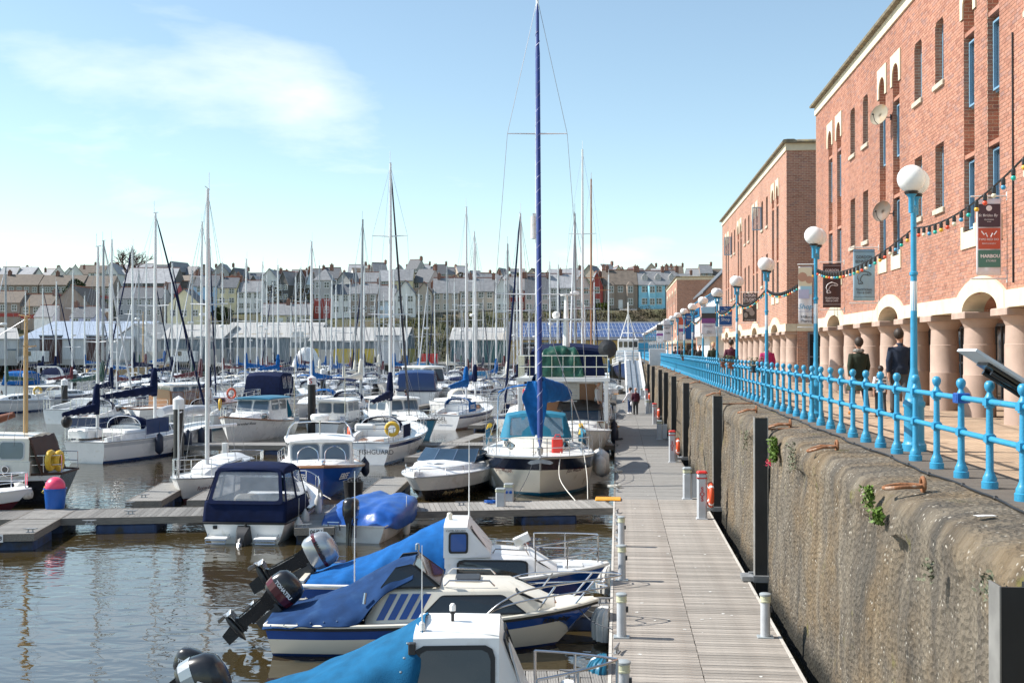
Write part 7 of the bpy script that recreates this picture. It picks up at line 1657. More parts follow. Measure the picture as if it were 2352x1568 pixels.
rope_line('second white bow line from the big cream yacht to the walkway', [BOW+Vector((1.3,.6,.0)), (BOW+Vector((1.3,.6,0))+G(1350,1148,DECK))/2+Vector((.05,0,-.08)), G(1350,1146,DECK)], .014)
rope_line('blue bow line slanting across the cream hull', [BOW+Vector((-.2,0,0)), (BOW+G(1175,1148,DECK))/2+Vector((0,0,-.05)), G(1180,1152,DECK)], .010, 'roped')
rope_line('drooping white rope loop under the cream yacht bow', [BOW+Vector((-1.75,1.2,0)), BOW+Vector((-1.4,.4,-.38)), BOW+Vector((-.8,.1,-.32)), BOW+Vector((-.1,-.1,.02))], .018)
for vx, vy, c_, lab in ((1130,1156,'tubb','blue hose coil lying on the walkway left of the power pedestals'),(1412,1120,'rope','white rope coil on the main pontoon edge beside the cream yacht'),(1416,1085,'rope','second white rope coil on the main pontoon edge'),(1421,1010,'roped','dark rope coil on the main pontoon edge by the cruiser')):
    q = G(vx, vy, DECK); mb = MB(); mb.tube([((.10+.012*k%.11+.06*sin(k*.9))*cos(k*.55)+q.x, (.12+.05*sin(k*.7))*sin(k*.55)+q.y, DECK+.02+.0012*k) for k in range(60)], .013, 5); tag(mb.build('rope_coil', M[c_], None, smooth=60), lab, 'rope coil', 'coiled ropes and hoses')
# --- white sports cruiser behind, with dark hood
p = G(1338, 1062, 0); t = boat_root('sports_cruiser', 'white sports cruiser with charcoal hood tied behind the cream yacht', 'motorboat', p, FACE(1338,-.02), 8.2)
def sports(t, L, B, hood='black', hullc='white', band='white', fb=1.25, fs=.95, hard=True, arch=False, boot='navyp'):
    H_ = Hull(L, B, fb, fs, tr=.88, rake=L*.13, draft=.4, bmid=.42, fine=2.5, e0=.24, e1=.75, sheerp=1.5); H_.build(t, [M['tank'], M[boot], M[hullc], M[band], M[hullc], M[hullc]], boot=(.0,.08), stripe=(.34,.10), nt=14); H_.deck(M['white'], .3, .99, camber=.14, drop=-.02); H_.strake(M['greyw'], .03)
    S = H_.sheer(.4)
    cab(t, 'coachroof', M['white'], [(L*.40,B*.40,B*.33,S-.02,S+.48),(L*.55,B*.36,B*.27,S,S+.44),(L*.78,B*.2,B*.12,S+.08,S+.16)], cam_=.06); side_wins(t, (L*.40,B*.40,B*.33,S-.02,S+.48), (L*.55,B*.36,B*.27,S,S+.44), ((.1,.9,.35,.75),))
    zz_ = S+.46; win(t, (L*.50,-B*.30,zz_), (L*.50,B*.30,zz_), (L*.41,B*.31,zz_+.52), (L*.41,-B*.31,zz_+.52), (.02,.98), (.02,.98), 'alud', 'glassb', out=(1,0,.3), ch=.04)
    for sd in (1,-1): win(t, (L*.28,sd*B*.38,zz_-.06), (L*.49,sd*B*.31,zz_), (L*.41,sd*B*.32,zz_+.5), (L*.28,sd*B*.36,zz_+.5), (.02,.98), (.03,.97), 'alud', 'glassb', out=(0,sd,0), ch=.04)
    cab(t, 'hood', M[hood], [(L*.10,B*.40,B*.37,S+.5,S+.62),(L*.14,B*.40,B*.36,S+.8,S+1.22),(L*.26,B*.40,B*.36,S+.9,S+1.30),(L*.40,B*.38,B*.33,S+.92,S+1.16),(L*.43,B*.34,B*.31,S+.90,S+.98)], cam_=.08, smooth=50)
    for sd in (1,-1): win(t, (L*.11,sd*B*.405,S+.16), (L*.28,sd*B*.405,S+.2), (L*.28,sd*B*.385,S+.95), (L*.13,sd*B*.385,S+.85), (.04,.96), (.04,.96), hood, 'vinyl', out=(0,sd,0), ch=.06, fr=.05)
    win(t, (L*.04,-B*.38,S+.1), (L*.04,B*.38,S+.1), (L*.11,B*.36,S+.72), (L*.11,-B*.36,S+.72), (.03,.97), (.05,.97), hood, 'vinyl', out=(-1,0,.2), ch=.05, fr=.06)
    H_.rail(M['steel'], .55, .98, .42, .014, 4, join=True, name='bow_rail', mid=False)
    win(t, (L*.60,-.3,S+.42), (L*.60,.3,S+.42), (L*.56,.3,S+.46), (L*.56,-.3,S+.46), (0,1), (0,1), 'dark', 'glassb', out=(0,0,1), name='deck_hatch')
    if arch:
        mb = MB()
        for sd in (1,-1): mb.loft([[(x,sd*(y-.06),z),(x+.35,sd*(y-.06),z),(x+.35,sd*(y+.06),z),(x,sd*(y+.06),z)] for x,y,z in ((L*.10,B*.42,S),(L*.06,B*.40,S+1.1),(L*.02,B*.34,S+1.5))], True, True)
        mb.box(L*.02,L*.02+.35,-B*.34,B*.34,S+1.45,S+1.55); mb.build('radar_arch', M['white'], t, smooth=30)
    return H_
H_ = sports(t, 8.6, 2.75, 'black', fb=1.35, fs=.95)
# --- trawler yacht with green tarpaulin, stern to us
p = G(1312, 1040, 0); TR = boat_root('trawler_yacht', 'big white trawler yacht with flybridge and green tarpaulin beside the pontoon', 'motorboat', (p.x-.35, p.y-.5), AWAY(1312,.0)-.03); t = TR
H_ = Hull(14.5, 4.4, 2.3, 1.45, tr=.86, rake=1.2, draft=.6, bmid=.42, fine=2.6, e0=.2, e1=.6); H_.build(t, [M['tank'], M['black'], M['cream'], M['wood'], M['white'], M['cream']], boot=(.0,.35), stripe=(.75,.62), nt=14); H_.deck(M['white']); H_.strake(M['wood'], .05)
mb = MB(); mb.box(1.9,10.5,-1.75,1.75,1.35,3.25); mb.build('saloon', M['white'], t); mb = MB(); mb.box(-.1,11,-2.1,2.1,3.25,3.42); mb.build('flybridge_deck', M['white'], t)
for y0_, y1_, m_ in ((-1.6,-.7,'wood'),(.1,.9,'wood')): mb = MB(); mb.box(1.86,1.9,y0_,y1_,1.4,3.1); mb.build('cabin_door', M[m_], t)
for k in range(7): mb = MB(); mb.box(.6+k*.16,.9+k*.16,-.6,.05,1.55+k*.25,1.59+k*.25); mb.build('stair_tread', M['greyw'], t)
for sd in (1,-1):
    for k in range(4): win(t, (2.2+k*2,sd*1.76,1.5), (4.0+k*2,sd*1.76,1.5), (4.0+k*2,sd*1.76,3.2), (2.2+k*2,sd*1.76,3.2), (.08,.92), (.35,.9), 'wood', 'glass', out=(0,sd,0))
    mb = MB()
    for x in (.1,1.6): mb.bbox(x-.09,x+.09,sd*1.95-.09,sd*1.95+.09,1.4,3.25,.02)
    mb.build('roof_post', M['white'], t)
mb = MB(); zr = 3.42
for zz_ in (.5,1.0): mb.tube([(3.5,-2.0,zr+zz_),(.0,-2.0,zr+zz_),(.0,2.0,zr+zz_),(3.5,2.0,zr+zz_)], .022, 6)
for k in range(9): mb.tube([(.0,-2.0+k*.5,zr),(.0,-2.0+k*.5,zr+1.0)], .018, 5)
for k in range(1,8):
    for sd in (1,-1): mb.tube([(k*.5,sd*2.0,zr),(k*.5,sd*2.0,zr+1.0)], .018, 5)
mb.build('flybridge_rail', M['steel'], t)
rows_ = [[(x, .2+1.05*k*(1-.28*zz_/1.42)+.08*sin(k*5+x*3), zr+zz_*(1-.10*abs(k))) for k in (-1,-.8,-.3,.3,.8,1)] for x, zz_ in ((1.0,.0),(1.1,.7),(1.4,1.35),(2.2,1.42),(2.9,1.3),(3.1,.0))]; mb = grid_mesh(rows_, 5, 5, .16, 3.4, 3.); mb.build('green_tarpaulin', M['green'], t, smooth=70)
cab(t, 'flybridge_hood', M['navy'], [(4.0,1.9,1.7,zr,zr+1.2),(5.5,1.9,1.6,zr,zr+1.5),(7.5,1.8,1.4,zr,zr+1.2)], cam_=.1); mb = MB(); mb.tube([(4.4,0,zr+1.4),(4.4,0,zr+3.9)], [.18,.08], 8); mb.box(4.2,4.6,-.9,.9,zr+2.7,zr+2.78); mb.sphere((4.5,.5,zr+2.95), .2, 10, 7); mb.lathe([(.3,zr+3.9),(.3,zr+4.0)], (4.4,0,0), 10); mb.build('signal_mast', M['white'], t)
mb = MB(); mb.lathe([(0,0),(.2,.03),(.42,.12)], (.3,-2.0,zr+1.3), 14, axis='x'); solid(mb.build('dish_aerial', M['dark'], t), .02)
H_.rail(M['steel'], .03, .9, .75, .016, 8, name='guard_rail')
for k in range(3): fender(t, 3+k*2.5, -2.35, .6, .7, .18, 'fendn')

# ================================================================ YACHTS AND CRUISERS OF THE SECOND AND THIRD ROWS
t, H_ = yacht('white yacht with blue deck hood and FISHGUARD on its stern', G(842,1066,0), AWAY(842,.22), 9.8, .1, stripe='navyp', boot='navyp', cover='navy', H=13.1, furl='midnight', hood='navy', spread=((.42,1.0),(.72,.8)), mastx=.50, srake=-.25, B=3.2, bottom='maroonp')
text('FISHGUARD', .27, (-.14,-.45,.52), (pi/2,0,-pi/2), M['ink'], t); mb = MB(); mb.bbox(.25,.55,-.3,.55,1.35,1.65,.08); mb.build('liferaft_case', M['white'], t); mb = MB(); mb.torus((.12,-1.05,1.45), .24, .08, 'x', 18, 8); mb.build('yellow_lifebuoy', M['yellow'], t, smooth=50)
mb = grid_mesh([[(x, -1.42-.02*x, .98+z) for x in (.6,1.3,2.0)] for z in (.08,.6)], 2, 2); solid(mb.build('dodger', M['navy'], t), .01)
t, H_ = yacht('white yacht with RIGEL on its stern and bright blue hood', G(1022,986,0), AWAY(1022,.30), 9.2, .1, stripe='navyp', boot='wood', cover='bluec', H=13.6, furl=None, hood='bluec', mastx=.5, srake=-.35, spread=((.5,.9),), bb=.22); text('RIGEL', .34, (-.20,.25,.62), (pi/2,0,-pi/2), M['ink'], t, bold=.004); text('MILFORD HAVEN', .12, (-.16,.25,.42), (pi/2,0,-pi/2), M['ink'], t)
mb = grid_mesh([[(x, -1.4+.0*x, 1.0+z) for x in (.3,1.0,1.8)] for z in (.02,.6)], 2, 2); solid(mb.build('dodger', M['bluec'], t), .01); text('RIGEL', .38, (1.05,-1.43,1.3), (pi/2,0,0), M['paper'], t)
t, H_ = yacht('white yacht with GOLDENEYE lettered stern and teal waterline', G(456,988,0), AWAY(456,.12), 9.0, .1, stripe='white', boot='tealp', bottom='tealp', cover='navy', H=11.6, furl='navy', hood='navy', spread=((.5,.8),), srake=.25); text('GOLDENEYE', .24, (.06,-.05,.72), (pi/2,0,-pi/2), M['ink'], t)
mb = MB(); [mb.tube([(-.06,.75,.1+.22*k),(-.06,1.15,.1+.22*k)], .015, 4) for k in range(4)]; mb.tube([(-.06,.75,.0),(-.02,.75,1.0)], .015, 4); mb.tube([(-.06,1.15,.0),(-.02,1.15,1.0)], .015, 4); mb.build('boarding_ladder', M['steel'], t)
mb = MB(); mb.torus((.2,-1.2,1.5), .28, .07, 'y', 18, 8); mb.build('horseshoe_buoy', M['yellow'], t)
# STARSHINE ketch, stern quarter to the viewer
p = G(196, 1064, 0); t, H_ = yacht('white ketch with STARSHINE on the stern and navy fenders along its side', p, AWAY(196,.62), 9.8, .1, stripe='greyw', boot='navyp', bottom='navyp', cover='navy', H=10.9, furl='navy', hood='navy', spread=((.55,.8),), mastx=.52, srake=.3, zb=1.5, bb=.2, B=3.1)
text('STARSHINE', .22, (.12,-.2,.70), (pi/2,0,-pi/2), M['ink'], t); text('WHITBY', .18, (.16,-.15,.46), (pi/2,0,-pi/2), M['ink'], t)
rig(t, .9, 1.0, 9.0, 1.0, 9.8, None, None, 'alu', ((.5,.5),), None, 'navy', 2.2, 1.1, wires=True, r=.065, wr=.006)
for k, tt in enumerate((.30,.52,.66,.76)): fender(t, 9.8*tt, -H_.hb(tt)-.16, .62, .8, .17, 'fendn')
mb = grid_mesh([[(x, -1.48, .98+z+.02*sin(x*5)) for x in (2.2,3.0,3.9)] for z in (.1,.75)], 2, 3); solid(mb.build('dodger', M['navyp'], t), .01)
rows_ = []; mb = MB(); mb.tube(catmull([(6.2,-.6,1.75),(7.0,-.75,1.85),(8.3,-.7,1.8),(8.9,-.2,1.75),(8.3,.35,1.8),(7.0,.5,1.85),(6.2,.45,1.75)], 4), .22, 10); mb.build('deck_tender', M['greyw'], t, smooth=60); mb = MB(); mb.sphere((.1,.9,1.7), .24, 10, 8, (1,.9,1.1)); mb.build('outboard_cover', M['black'], t)
mb = MB(); mb.bbox(.35,1.5,.1,1.1,1.0,1.4,.1); mb.bbox(1.6,3.2,-.9,.9,1.0,1.25,.08); mb.build('cockpit_lockers', M['white'], t)
# small white day sailer behind the navy canopy cruiser
p = G(428, 1150, 0); t, H_ = yacht('small white day sailer with bare mast and boom beside the walkway', p, FACE(440,.42), 5.6, 4.9, stripe='white', boot='maroonp', bottom='maroonp', cover=None, H=9.9, furl=None, hood=None, spread=((.58,.65),), B=2.1, mastx=.60, boomf=.42, lift=.92)
rig(t, 5.45, .6, 3.0, .1, 5.6, None, None, 'alu', ((.9,.05),), None, None, None, wires=False, r=.03, ant=False); fender(t, 4.6, .95, .3, .5, .11); text('Romulus', .17, (4.9,.62,.42), (pi/2,0,pi-.55), M['maroonp'], t, shear=.3)
mb = MB(); mb.bbox(.6,.75,-.62,-.42,.5,1.45,.02); mb.build('rudder_stock', M['offwhite'], t)
mb = grid_mesh([[(1.0+i*.5, -.7+.35*j, 1.05+.10*sin(j)-.03*i) for j in range(5)] for i in range(4)], 3, 3, .04, 4.); solid(mb.build('cockpit_cover', M['greyw'], t, smooth=60), .01)
# wooden masted motor sailer at the western edge
p = G(160, 1152, 0); t = boat_root('motor_sailer', 'black hulled motor sailer with white wheelhouse and tan furled sail', 'sailing boat', p, pi+.12, 0.)
H_ = Hull(8.2, 2.9, 1.45, .95, tr=.5, rake=.6, draft=.5, bmid=.45, fine=2.2, e0=.5, e1=.75, sheerp=1.6, srake=.5); H_.build(t, [M['black'], M['black'], M['blackg'], M['white'], M['white'], M['blackg']], boot=(.0,.1), stripe=(.20,.03)); H_.deck(M['cream']); H_.strake(M['brown'], .04)
s0, s1, s2 = (.85,1.05,.95,.9,2.05), (2.9,1.1,.98,.9,2.08), (3.35,1.0,.9,1.2,1.45)
cab(t, 'trunk_cabin', M['cream'], [(.8,1.1,1.05,.9,1.35),(4.0,1.1,1.02,1.0,1.42),(6.6,.6,.5,1.2,1.40)]); cab(t, 'wheelhouse', M['cream'], [s0, s1, s2], cam_=.08, smooth=25); side_wins(t, s0, s1, ((.08,.42,.45,.88),(.50,.94,.45,.88)), frame='greyw', glass='pane'); front_wins(t, (3.32,0,.9,0,1.50), (2.96,0,.95,0,2.0), 2, frame='greyw', glass='pane')
for sd in (1,-1):
    for x in (1.5,2.1,2.8,3.6): mb = MB(); mb.torus((x,sd*1.135,1.12), .10, .022, 'y', 16, 6); q = mb.build('porthole', M['steel'], t); mb = MB(); mb.lathe([(0,-.01),(.10,-.01),(.10,.01),(0,.01)], (x,sd*1.13,1.12), 12, axis='y'); mb.build('pane', M['glass'], q)
rows_ = [[(.86-.13*i, -1.0+.50*j, 2.05-.38*i) for j in range(5)] for i in range(4)]; mb = grid_mesh(rows_, 3, 3, .03, 4.); solid(mb.build('aft_awning', M['brown'], t, smooth=60), .015)
rig(t, 1.35, 2.0, 5.7, 1.0, 8.2, (8.1,1.5), None, 'spruce', ((.75,.5),), None, None, None, wires=True, r=.075, wr=.006)
mb = MB(); mb.tube([(1.5,.5,2.72),(2.2,.5,2.5),(4.6,.5,1.95)], [.09,.15,.18], 9); mb.build('furled_tan_sail', M['tan'], t, smooth=60)
mb = MB(); mb.torus((.30,.75,1.35), .24, .09, 'x', 18, 8); mb.torus((.2,.35,1.3), .24, .09, 'x', 18, 8); mb.build('horseshoe_buoys', M['yellow'], t, smooth=50); H_.rail(M['steel'], .0, .12, .55, .014, 2, name='pushpit')
for x, y_, m_ in ((2.6,1.5,'fend'),(.9,1.25,'fend'),(.1,.95,'fend')): o = fender(t, x, y_, .5, .55, .17, m_); o.rotation_euler = (0, .9, 0)
# bow of a maroon boat at the left edge
p = G(22, 1203, 0); t = boat_root('motor_cruiser', 'white and maroon cruiser bow poking in at the western edge', 'motorboat', (p.x,p.y+.3), .10, 5.6); t.scale = (1,.9,.8); H_ = Hull(6., 2.3, 1.15, .8, rake=.9, e0=.25, e1=.8); H_.build(t, [M['maroonp'], M['maroonp'], M['maroonp'], M['white'], M['white'], M['white']], boot=(.0,.05), stripe=(.42,.05)); H_.deck(M['white'], .0, .99, camber=.12); H_.strake(M['white'], .03); H_.rail(M['steel'], .6, .98, .55, .016, 4, join=True, name='pulpit'); cab(t, 'cabin', M['white'], [(.6,1.0,.9,.8,1.5),(3.0,.95,.8,.9,1.5),(4.4,.6,.45,1.0,1.1)])
# wheelhouse boats
def wheelboat(label, p, rz, L, B, xref, hullm, roofm, boot='navyp', roofh=1.15, fb=1.25, fs=.85, name='cabin_boat', stripe=None, curtain='pane', wood=True, top=None):
    t = boat_root(name, label, 'motorboat', p, rz, xref); H_ = Hull(L, B, fb, fs, tr=.8, rake=.6, draft=.4, bmid=.42, fine=2.5, e0=.26, e1=.65); H_.build(t, [M['tank'], M[boot], M[hullm], M[stripe or hullm], M[hullm], M[hullm]], boot=(.0,.07), stripe=(.2,.05), nt=14); H_.deck(M['white']); H_.strake(M['wood' if wood else 'black'], .04)
    S = H_.sheer(.45); cab(t, 'fore_cabin', M['white'], [(L*.3,B*.38,B*.34,S-.05,S+.45),(L*.66,B*.34,B*.28,S,S+.46),(L*.84,B*.18,B*.12,S+.1,S+.26)]); side_wins(t, (L*.42,B*.37,B*.33,S-.05,S+.45), (L*.66,B*.34,B*.28,S,S+.46), ((.1,.45,.35,.8),(.55,.9,.35,.8)), frame='wood' if wood else 'alud', glass='glass')
    s0, s1, s2 = (L*.22,B*.39,B*.36,S,S+roofh), (L*.50,B*.38,B*.34,S,S+roofh), (L*.54,B*.36,B*.34,S+.3,S+.46)
    cab(t, 'wheelhouse', M['white'], [s0, s1, s2], smooth=25); cab(t, 'wheelhouse_roof', M[roofm], [(L*.16,B*.40,B*.39,S+roofh-.02,S+roofh+.05),(L*.5,B*.40,B*.39,S+roofh-.02,S+roofh+.07),(L*.55,B*.37,B*.36,S+roofh-.03,S+roofh+.02)], cam_=.06)
    side_wins(t, s0, s1, ((.06,.46,.5,.9),(.54,.96,.5,.9)), frame='alud', glass=curtain); front_wins(t, (L*.543,0,B*.34,0,S+.5), (L*.505,0,B*.34,0,S+roofh-.06), 2, frame='alud', glass=curtain); front_wins(t, (L*.218,0,B*.36,0,S+.35), (L*.218,0,B*.36,0,S+roofh-.08), 2, frame='alud', glass=curtain, fwd=-1)
    H_.rail(M['steel'], .62, .98, .5, .014, 4, join=True, name='pulpit'); H_.rail(M['steel'], .0, .18, .5, .014, 2, name='stern_rail'); return t, H_
t, H_ = wheelboat('white wheelhouse boat with teal roof and flower lettered bow', G(524,1018,0), FACE(524,.42), 7.4, 2.7, 6.9, 'white', 'tealp', boot='white', fb=1.35, fs=.85)
for sd in (1,-1): H_.text('November Rose', .20, .86, .95, sd, M['ink'], shear=.3)
mb = grid_mesh([[(1.5-.3*i, -1.0+.5*j, 1.95-.33*i) for j in range(5)] for i in range(4)], 3, 3, .03, 4.); solid(mb.build('aft_awning', M['teal'], t, smooth=60), .015)
t, H_ = wheelboat('white cabin boat with deep blue hull and curtained windows', G(985,1011,0), FACE(970,-.50), 7.2, 2.7, 6.6, 'tealp', 'white', boot='tealp', curtain='pane', wood=False, fb=1.1)
mb = MB(); mb.tube([(2.6,0,2.0),(2.6,0,2.9)], .03, 6); mb.lathe([(0,2.55),(.28,2.56),(.28,2.72),(.0,2.74)], (2.6,0,0), 12); mb.build('radar_dome', M['white'], t)
t, H_ = wheelboat('white motor yacht with brown wooden wheelhouse and round portholes', G(300,982,0), AWAY(300,1.05), 9.5, 3.2, .1, 'white', 'white', fb=1.6, fs=1.15, roofh=1.3); 
for sd in (1,-1):
    for k in range(3): mb = MB(); q_ = .62+.09*k; mb.lathe([(0,-.03),(.13,-.03),(.13,.03),(0,.03)], (9.5*q_, sd*(H_.hb(q_)*.93), 1.05), 12, axis='y'); mb.build('porthole', M['black'], t)
mb = MB(); mb.torus((6.3,-1.3,1.9), .3, .07, 'y', 18, 8); mb.build('lifebuoy', M['orange'], t); cab(t, 'wooden_wheelhouse', M['wood'], [(2.0,1.27,1.18,1.2,2.2),(4.9,1.23,1.12,1.2,2.2)], cam_=.05); side_wins(t, (2.0,1.27,1.18,1.2,2.2), (4.9,1.23,1.12,1.2,2.2), ((.05,.32,.4,.88),(.37,.64,.4,.88),(.69,.95,.4,.88)), frame='wood', glass='pane')
# navy canopied cruiser
def canopy_boat(label, p, rz, L, B, can, hullm='white', name='motor_cruiser', h=1.5, fs=1.1, xref=0.):
    t = boat_root(name, label, 'motorboat', p, rz, xref); H_ = sports(t, L, B, can, hullm, hullm, fb=fs+.35, fs=fs)
    S = fs+.1; cab(t, 'canopy', M[can], [(.05,B*.46,B*.42,S,S+.35),(.35,B*.46,B*.40,S,S+h*.85),(1.0,B*.46,B*.40,S,S+h),(L*.30,B*.45,B*.38,S,S+h*.98),(L*.38,B*.42,B*.35,S,S+h*.8)], cam_=.08, smooth=45)
    win(t, (.06,-B*.44,S+.05), (.06,B*.44,S+.05), (.37,B*.40,S+h*.84), (.37,-B*.40,S+h*.84), (.06,.46), (.30,.92), can, 'vinyl', out=(-1,0,.2), ch=.08); win(t, (.06,-B*.44,S+.05), (.06,B*.44,S+.05), (.37,B*.40,S+h*.84), (.37,-B*.40,S+h*.84), (.54,.94), (.30,.92), can, 'vinyl', out=(-1,0,.2), ch=.08)
    for sd in (1,-1): win(t, (.5,sd*B*.463,S+.05), (L*.3,sd*B*.455,S+.05), (L*.3,sd*B*.385,S+h*.92), (.5,sd*B*.405,S+h*.92), (.06,.46), (.35,.92), can, 'vinyl', out=(0,sd,0), ch=.08); win(t, (.5,sd*B*.463,S+.05), (L*.3,sd*B*.455,S+.05), (L*.3,sd*B*.385,S+h*.92), (.5,sd*B*.405,S+h*.92), (.54,.94), (.35,.92), can, 'vinyl', out=(0,sd,0), ch=.08)
    return t
canopy_boat('big cruiser under a navy canopy with four clear panels', G(600,952,0), AWAY(600,.38), 9.0, 3.2, 'navy', h=1.75, fs=1.15)
canopy_boat('wide cruiser with royal blue canopy behind the two standing men', G(955,938,0), AWAY(955,.1), 9.5, 3.5, 'navyp', h=1.6, fs=1.3)
canopy_boat('white cruiser with blue hood at the western edge of the far row', G(30,912,0), AWAY(30,.5), 8.0, 2.8, 'bluec', h=1.3, fs=1.1)
t = boat_root('sports_cruiser', 'white sports cruiser with swept radar arch near the western piles', 'motorboat', G(105,905,0), AWAY(105,.55)); sports(t, 9.5, 3.3, 'navy', fb=1.7, fs=1.3, arch=True)
t, _ = wheelboat('square white wheelhouse cruiser with black tinted windows', G(1045,930,0), FACE(1045,-.6), 9.0, 3.2, 8., 'white', 'white', roofh=1.9, fs=1.2, fb=1.6, wood=False, curtain='glass')
t, _ = yacht('white yacht with cream hood shown bow on in the third row', G(1150,958,0), FACE(1150,-.55), 9.5, 8.8, stripe='white', boot='cream', cover='navy', H=12.3, furl=None, hood='cream', bb=.22)
t, _ = yacht('blue hulled yacht with stern ladder and dark hood in the second row', G(196,992,0), AWAY(196,.3), 8.8, .1, hullm='navyp', stripe='navyp', cover='navy', H=11.4, furl=None, hood='navy')
t, _ = wheelboat('small sky blue open boat with yellow lifebuoy in the far western row', G(45,924,0), AWAY(45,1.2), 6.5, 2.2, 0, 'skyc', 'white', roofh=.7, fs=.6, fb=.9, wood=False)
mb = MB(); mb.torus((1.2,-1.0,1.0), .32, .11, 'y', 16, 8); mb.build('yellow_lifebuoy', M['yellow'], t)

# ================================================================ MOORING PILES
M['pilec'] = mat('white pile cap', (.70,.71,.72), .5, var=.08); M['pileb'] = mat('black pile sleeve', (.012,.012,.013), .5, var=.3, scale=3)
def mpile(vx, vt, vw, label, r=.20, letter=None):
    p = G(vx, vw, 0); D = Dw(vw); zt = Zat(vt, D); t = thing('mooring_pile', label, 'pile', (p.x,p.y,0), 0, 'black mooring piles with white caps')
    mb = MB(); mb.lathe([(r,-1.5),(r,zt-.45)], n=16); mb.build('sleeve', M['pileb'], t, smooth=40); mb = MB(); mb.lathe([(r+.02,zt-.5),(r+.02,zt-.14),(.0,zt)], n=16); mb.build('cap', M['pilec'], t, smooth=40)
    if letter: mb = MB(); text(letter, .42, (0,-r-.03,zt-.33), (pi/2,0,TH), M['redt' if letter == 'S' else 'navyp'], t, bold=.006)
mpile(410,908,1098,'black mooring pile with white cap left of the white day sailer',.185); mpile(716,861,1004,'black mooring pile behind the radar arch of the blue cruiser',.21,'S'); mpile(742,845,932,'black mooring pile in the row beyond the radar arch',.22)
mpile(148,868,958,'black mooring pile beside the western cruisers',.21); mpile(58,855,912,'black mooring pile lettered E at the western edge',.22,'E'); mpile(171,848,905,'black mooring pile lettered F carrying a wind generator',.22,'F'); mpile(525,838,876,'far black mooring pile lettered G',.24,'G'); mpile(534,845,884,'far black mooring pile beside the lettered one',.24,'O'); mpile(632,843,890,'far black mooring pile lettered H by the white tank boat',.24,'H'); mpile(354,845,880,'far black mooring pile lettered F before the white van',.24,'F'); mpile(757,842,890,'far black mooring pile right of the white tank boat',.24)
# ================================================================ FAR ROWS OF THE MARINA
RWY = [51.5, 70.5, 91, 113, 137, 163]
for k, y in enumerate(RWY):
    x0 = -.3; x1 = -.30*y-6; w_ = walkway('grey walkway crossing the basin, %s from the viewer' % ['second','third','fourth','fifth','sixth','last'][k], (x0,y), (x1,y-(x0-x1)*.10), 1.8, False, 7., fd=.2)
    n = int((x0-x1)/7.2)
    for i in range(1, n):
        for s_ in (1,-1):
            xx = x0-i*7.2; yy = y-(x0-xx)*.10
            walkway('finger pontoon %s the %s walkway, %s from the main pontoon' % ('beyond' if s_ > 0 else 'before', ['second','third','fourth','fifth','sixth','last'][k], ORD[i-1]), (xx, yy+s_*.9), (xx+s_*.6, yy+s_*6.4), .8, False, 2.6, 'finger_pontoon', fd=.2)
# a handful of berthed boats as patterns, then copies
def mk(i):
    return [lambda: yacht('white sailing yacht', (-30,90), pi/2, 9.2, detail=0, deckm='greyw', wr=.009, hullm='offwhite', cover='navy', H=11.5, furl='navy', hood='navy', boot='navyp')[0],  # hull toned down to off-white: shade on white boats put into the paint
            lambda: yacht('white sailing yacht', (-30,90), pi/2, 8.4, detail=0, deckm='greyw', wr=.009, cover='bluec', H=10.6, furl=None, hood='bluec', boot='tealp', stripe='white')[0],
            lambda: yacht('white sailing yacht', (-30,90), pi/2, 10.6, detail=0, deckm='greyw', wr=.009, hullm='offwhite', cover='maroon', H=13.2, furl=None, hood='cream', spread=((.36,1.0),(.68,.75)), boot='maroonp', radar=.45)[0],  # off-white hull again carries painted shade
            lambda: yacht('white sailing yacht', (-30,90), pi/2, 8.8, detail=0, deckm='greyw', wr=.009, mast='alud', cover='green', H=11.0, furl='greyw', hood=None, boot='navyp', stripe='greyw', radar=.55)[0],
            lambda: yacht('white sailing yacht', (-30,90), pi/2, 9.8, detail=0, deckm='greyw', wr=.009, mast='alud', cover='cream', H=12.2, furl=None, hood='navy', bimini='navy', spread=((.5,.85),), hullm='navyp', stripe='white', transom='navyp')[0]][i]()
protos = [mk(i) for i in range(5)]; PH_ = [11.5,10.6,13.2,11.0,12.2]; PL_ = [9.2,8.4,10.6,8.8,9.8]
pc = ['navy','blue','maroon','green','cream']
def motor(i):
    t = boat_root('motor_cruiser' if i != 1 else 'cabin_boat', 'white motor cruiser', 'motorboat', (-30,90), pi/2)
    if i == 0: sports(t, 8., 2.8, 'navy', fb=1.4, fs=1.05)
    elif i == 2: sports(t, 9., 3.0, 'skyc', fb=1.6, fs=1.2, arch=True)
    else: bpy.data.objects.remove(t); t, _ = wheelboat('white cabin boat', (-30,90), pi/2, 7.5, 2.6, 0, 'white', 'white', wood=False)
    return t
mprotos = [motor(i) for i in range(3)]; mdesc = ['navy hood','white wheelhouse','light blue hood']
OCC[-8:] = []
def kids_of():
    d = {}
    for x in COL.objects:
        if x.parent: d.setdefault(x.parent.name, []).append(x)
    return d
KD = kids_of(); rf_ = random.Random(21); used = set()
def where(vx, D):
    far = 'white shed' if vx < 260 else 'gabled shed' if vx < 360 else 'blue shed' if vx < 500 else 'striped shed' if vx < 715 else 'yellow shed' if vx < 930 else 'scrub gap' if vx < 1040 else 'teal shed' if vx < 1165 else 'solar roof'
    row = 'second' if D < 68 else 'third' if D < 88 else 'fourth' if D < 110 else 'fifth' if D < 134 else 'sixth' if D < 160 else 'last'
    return far, row
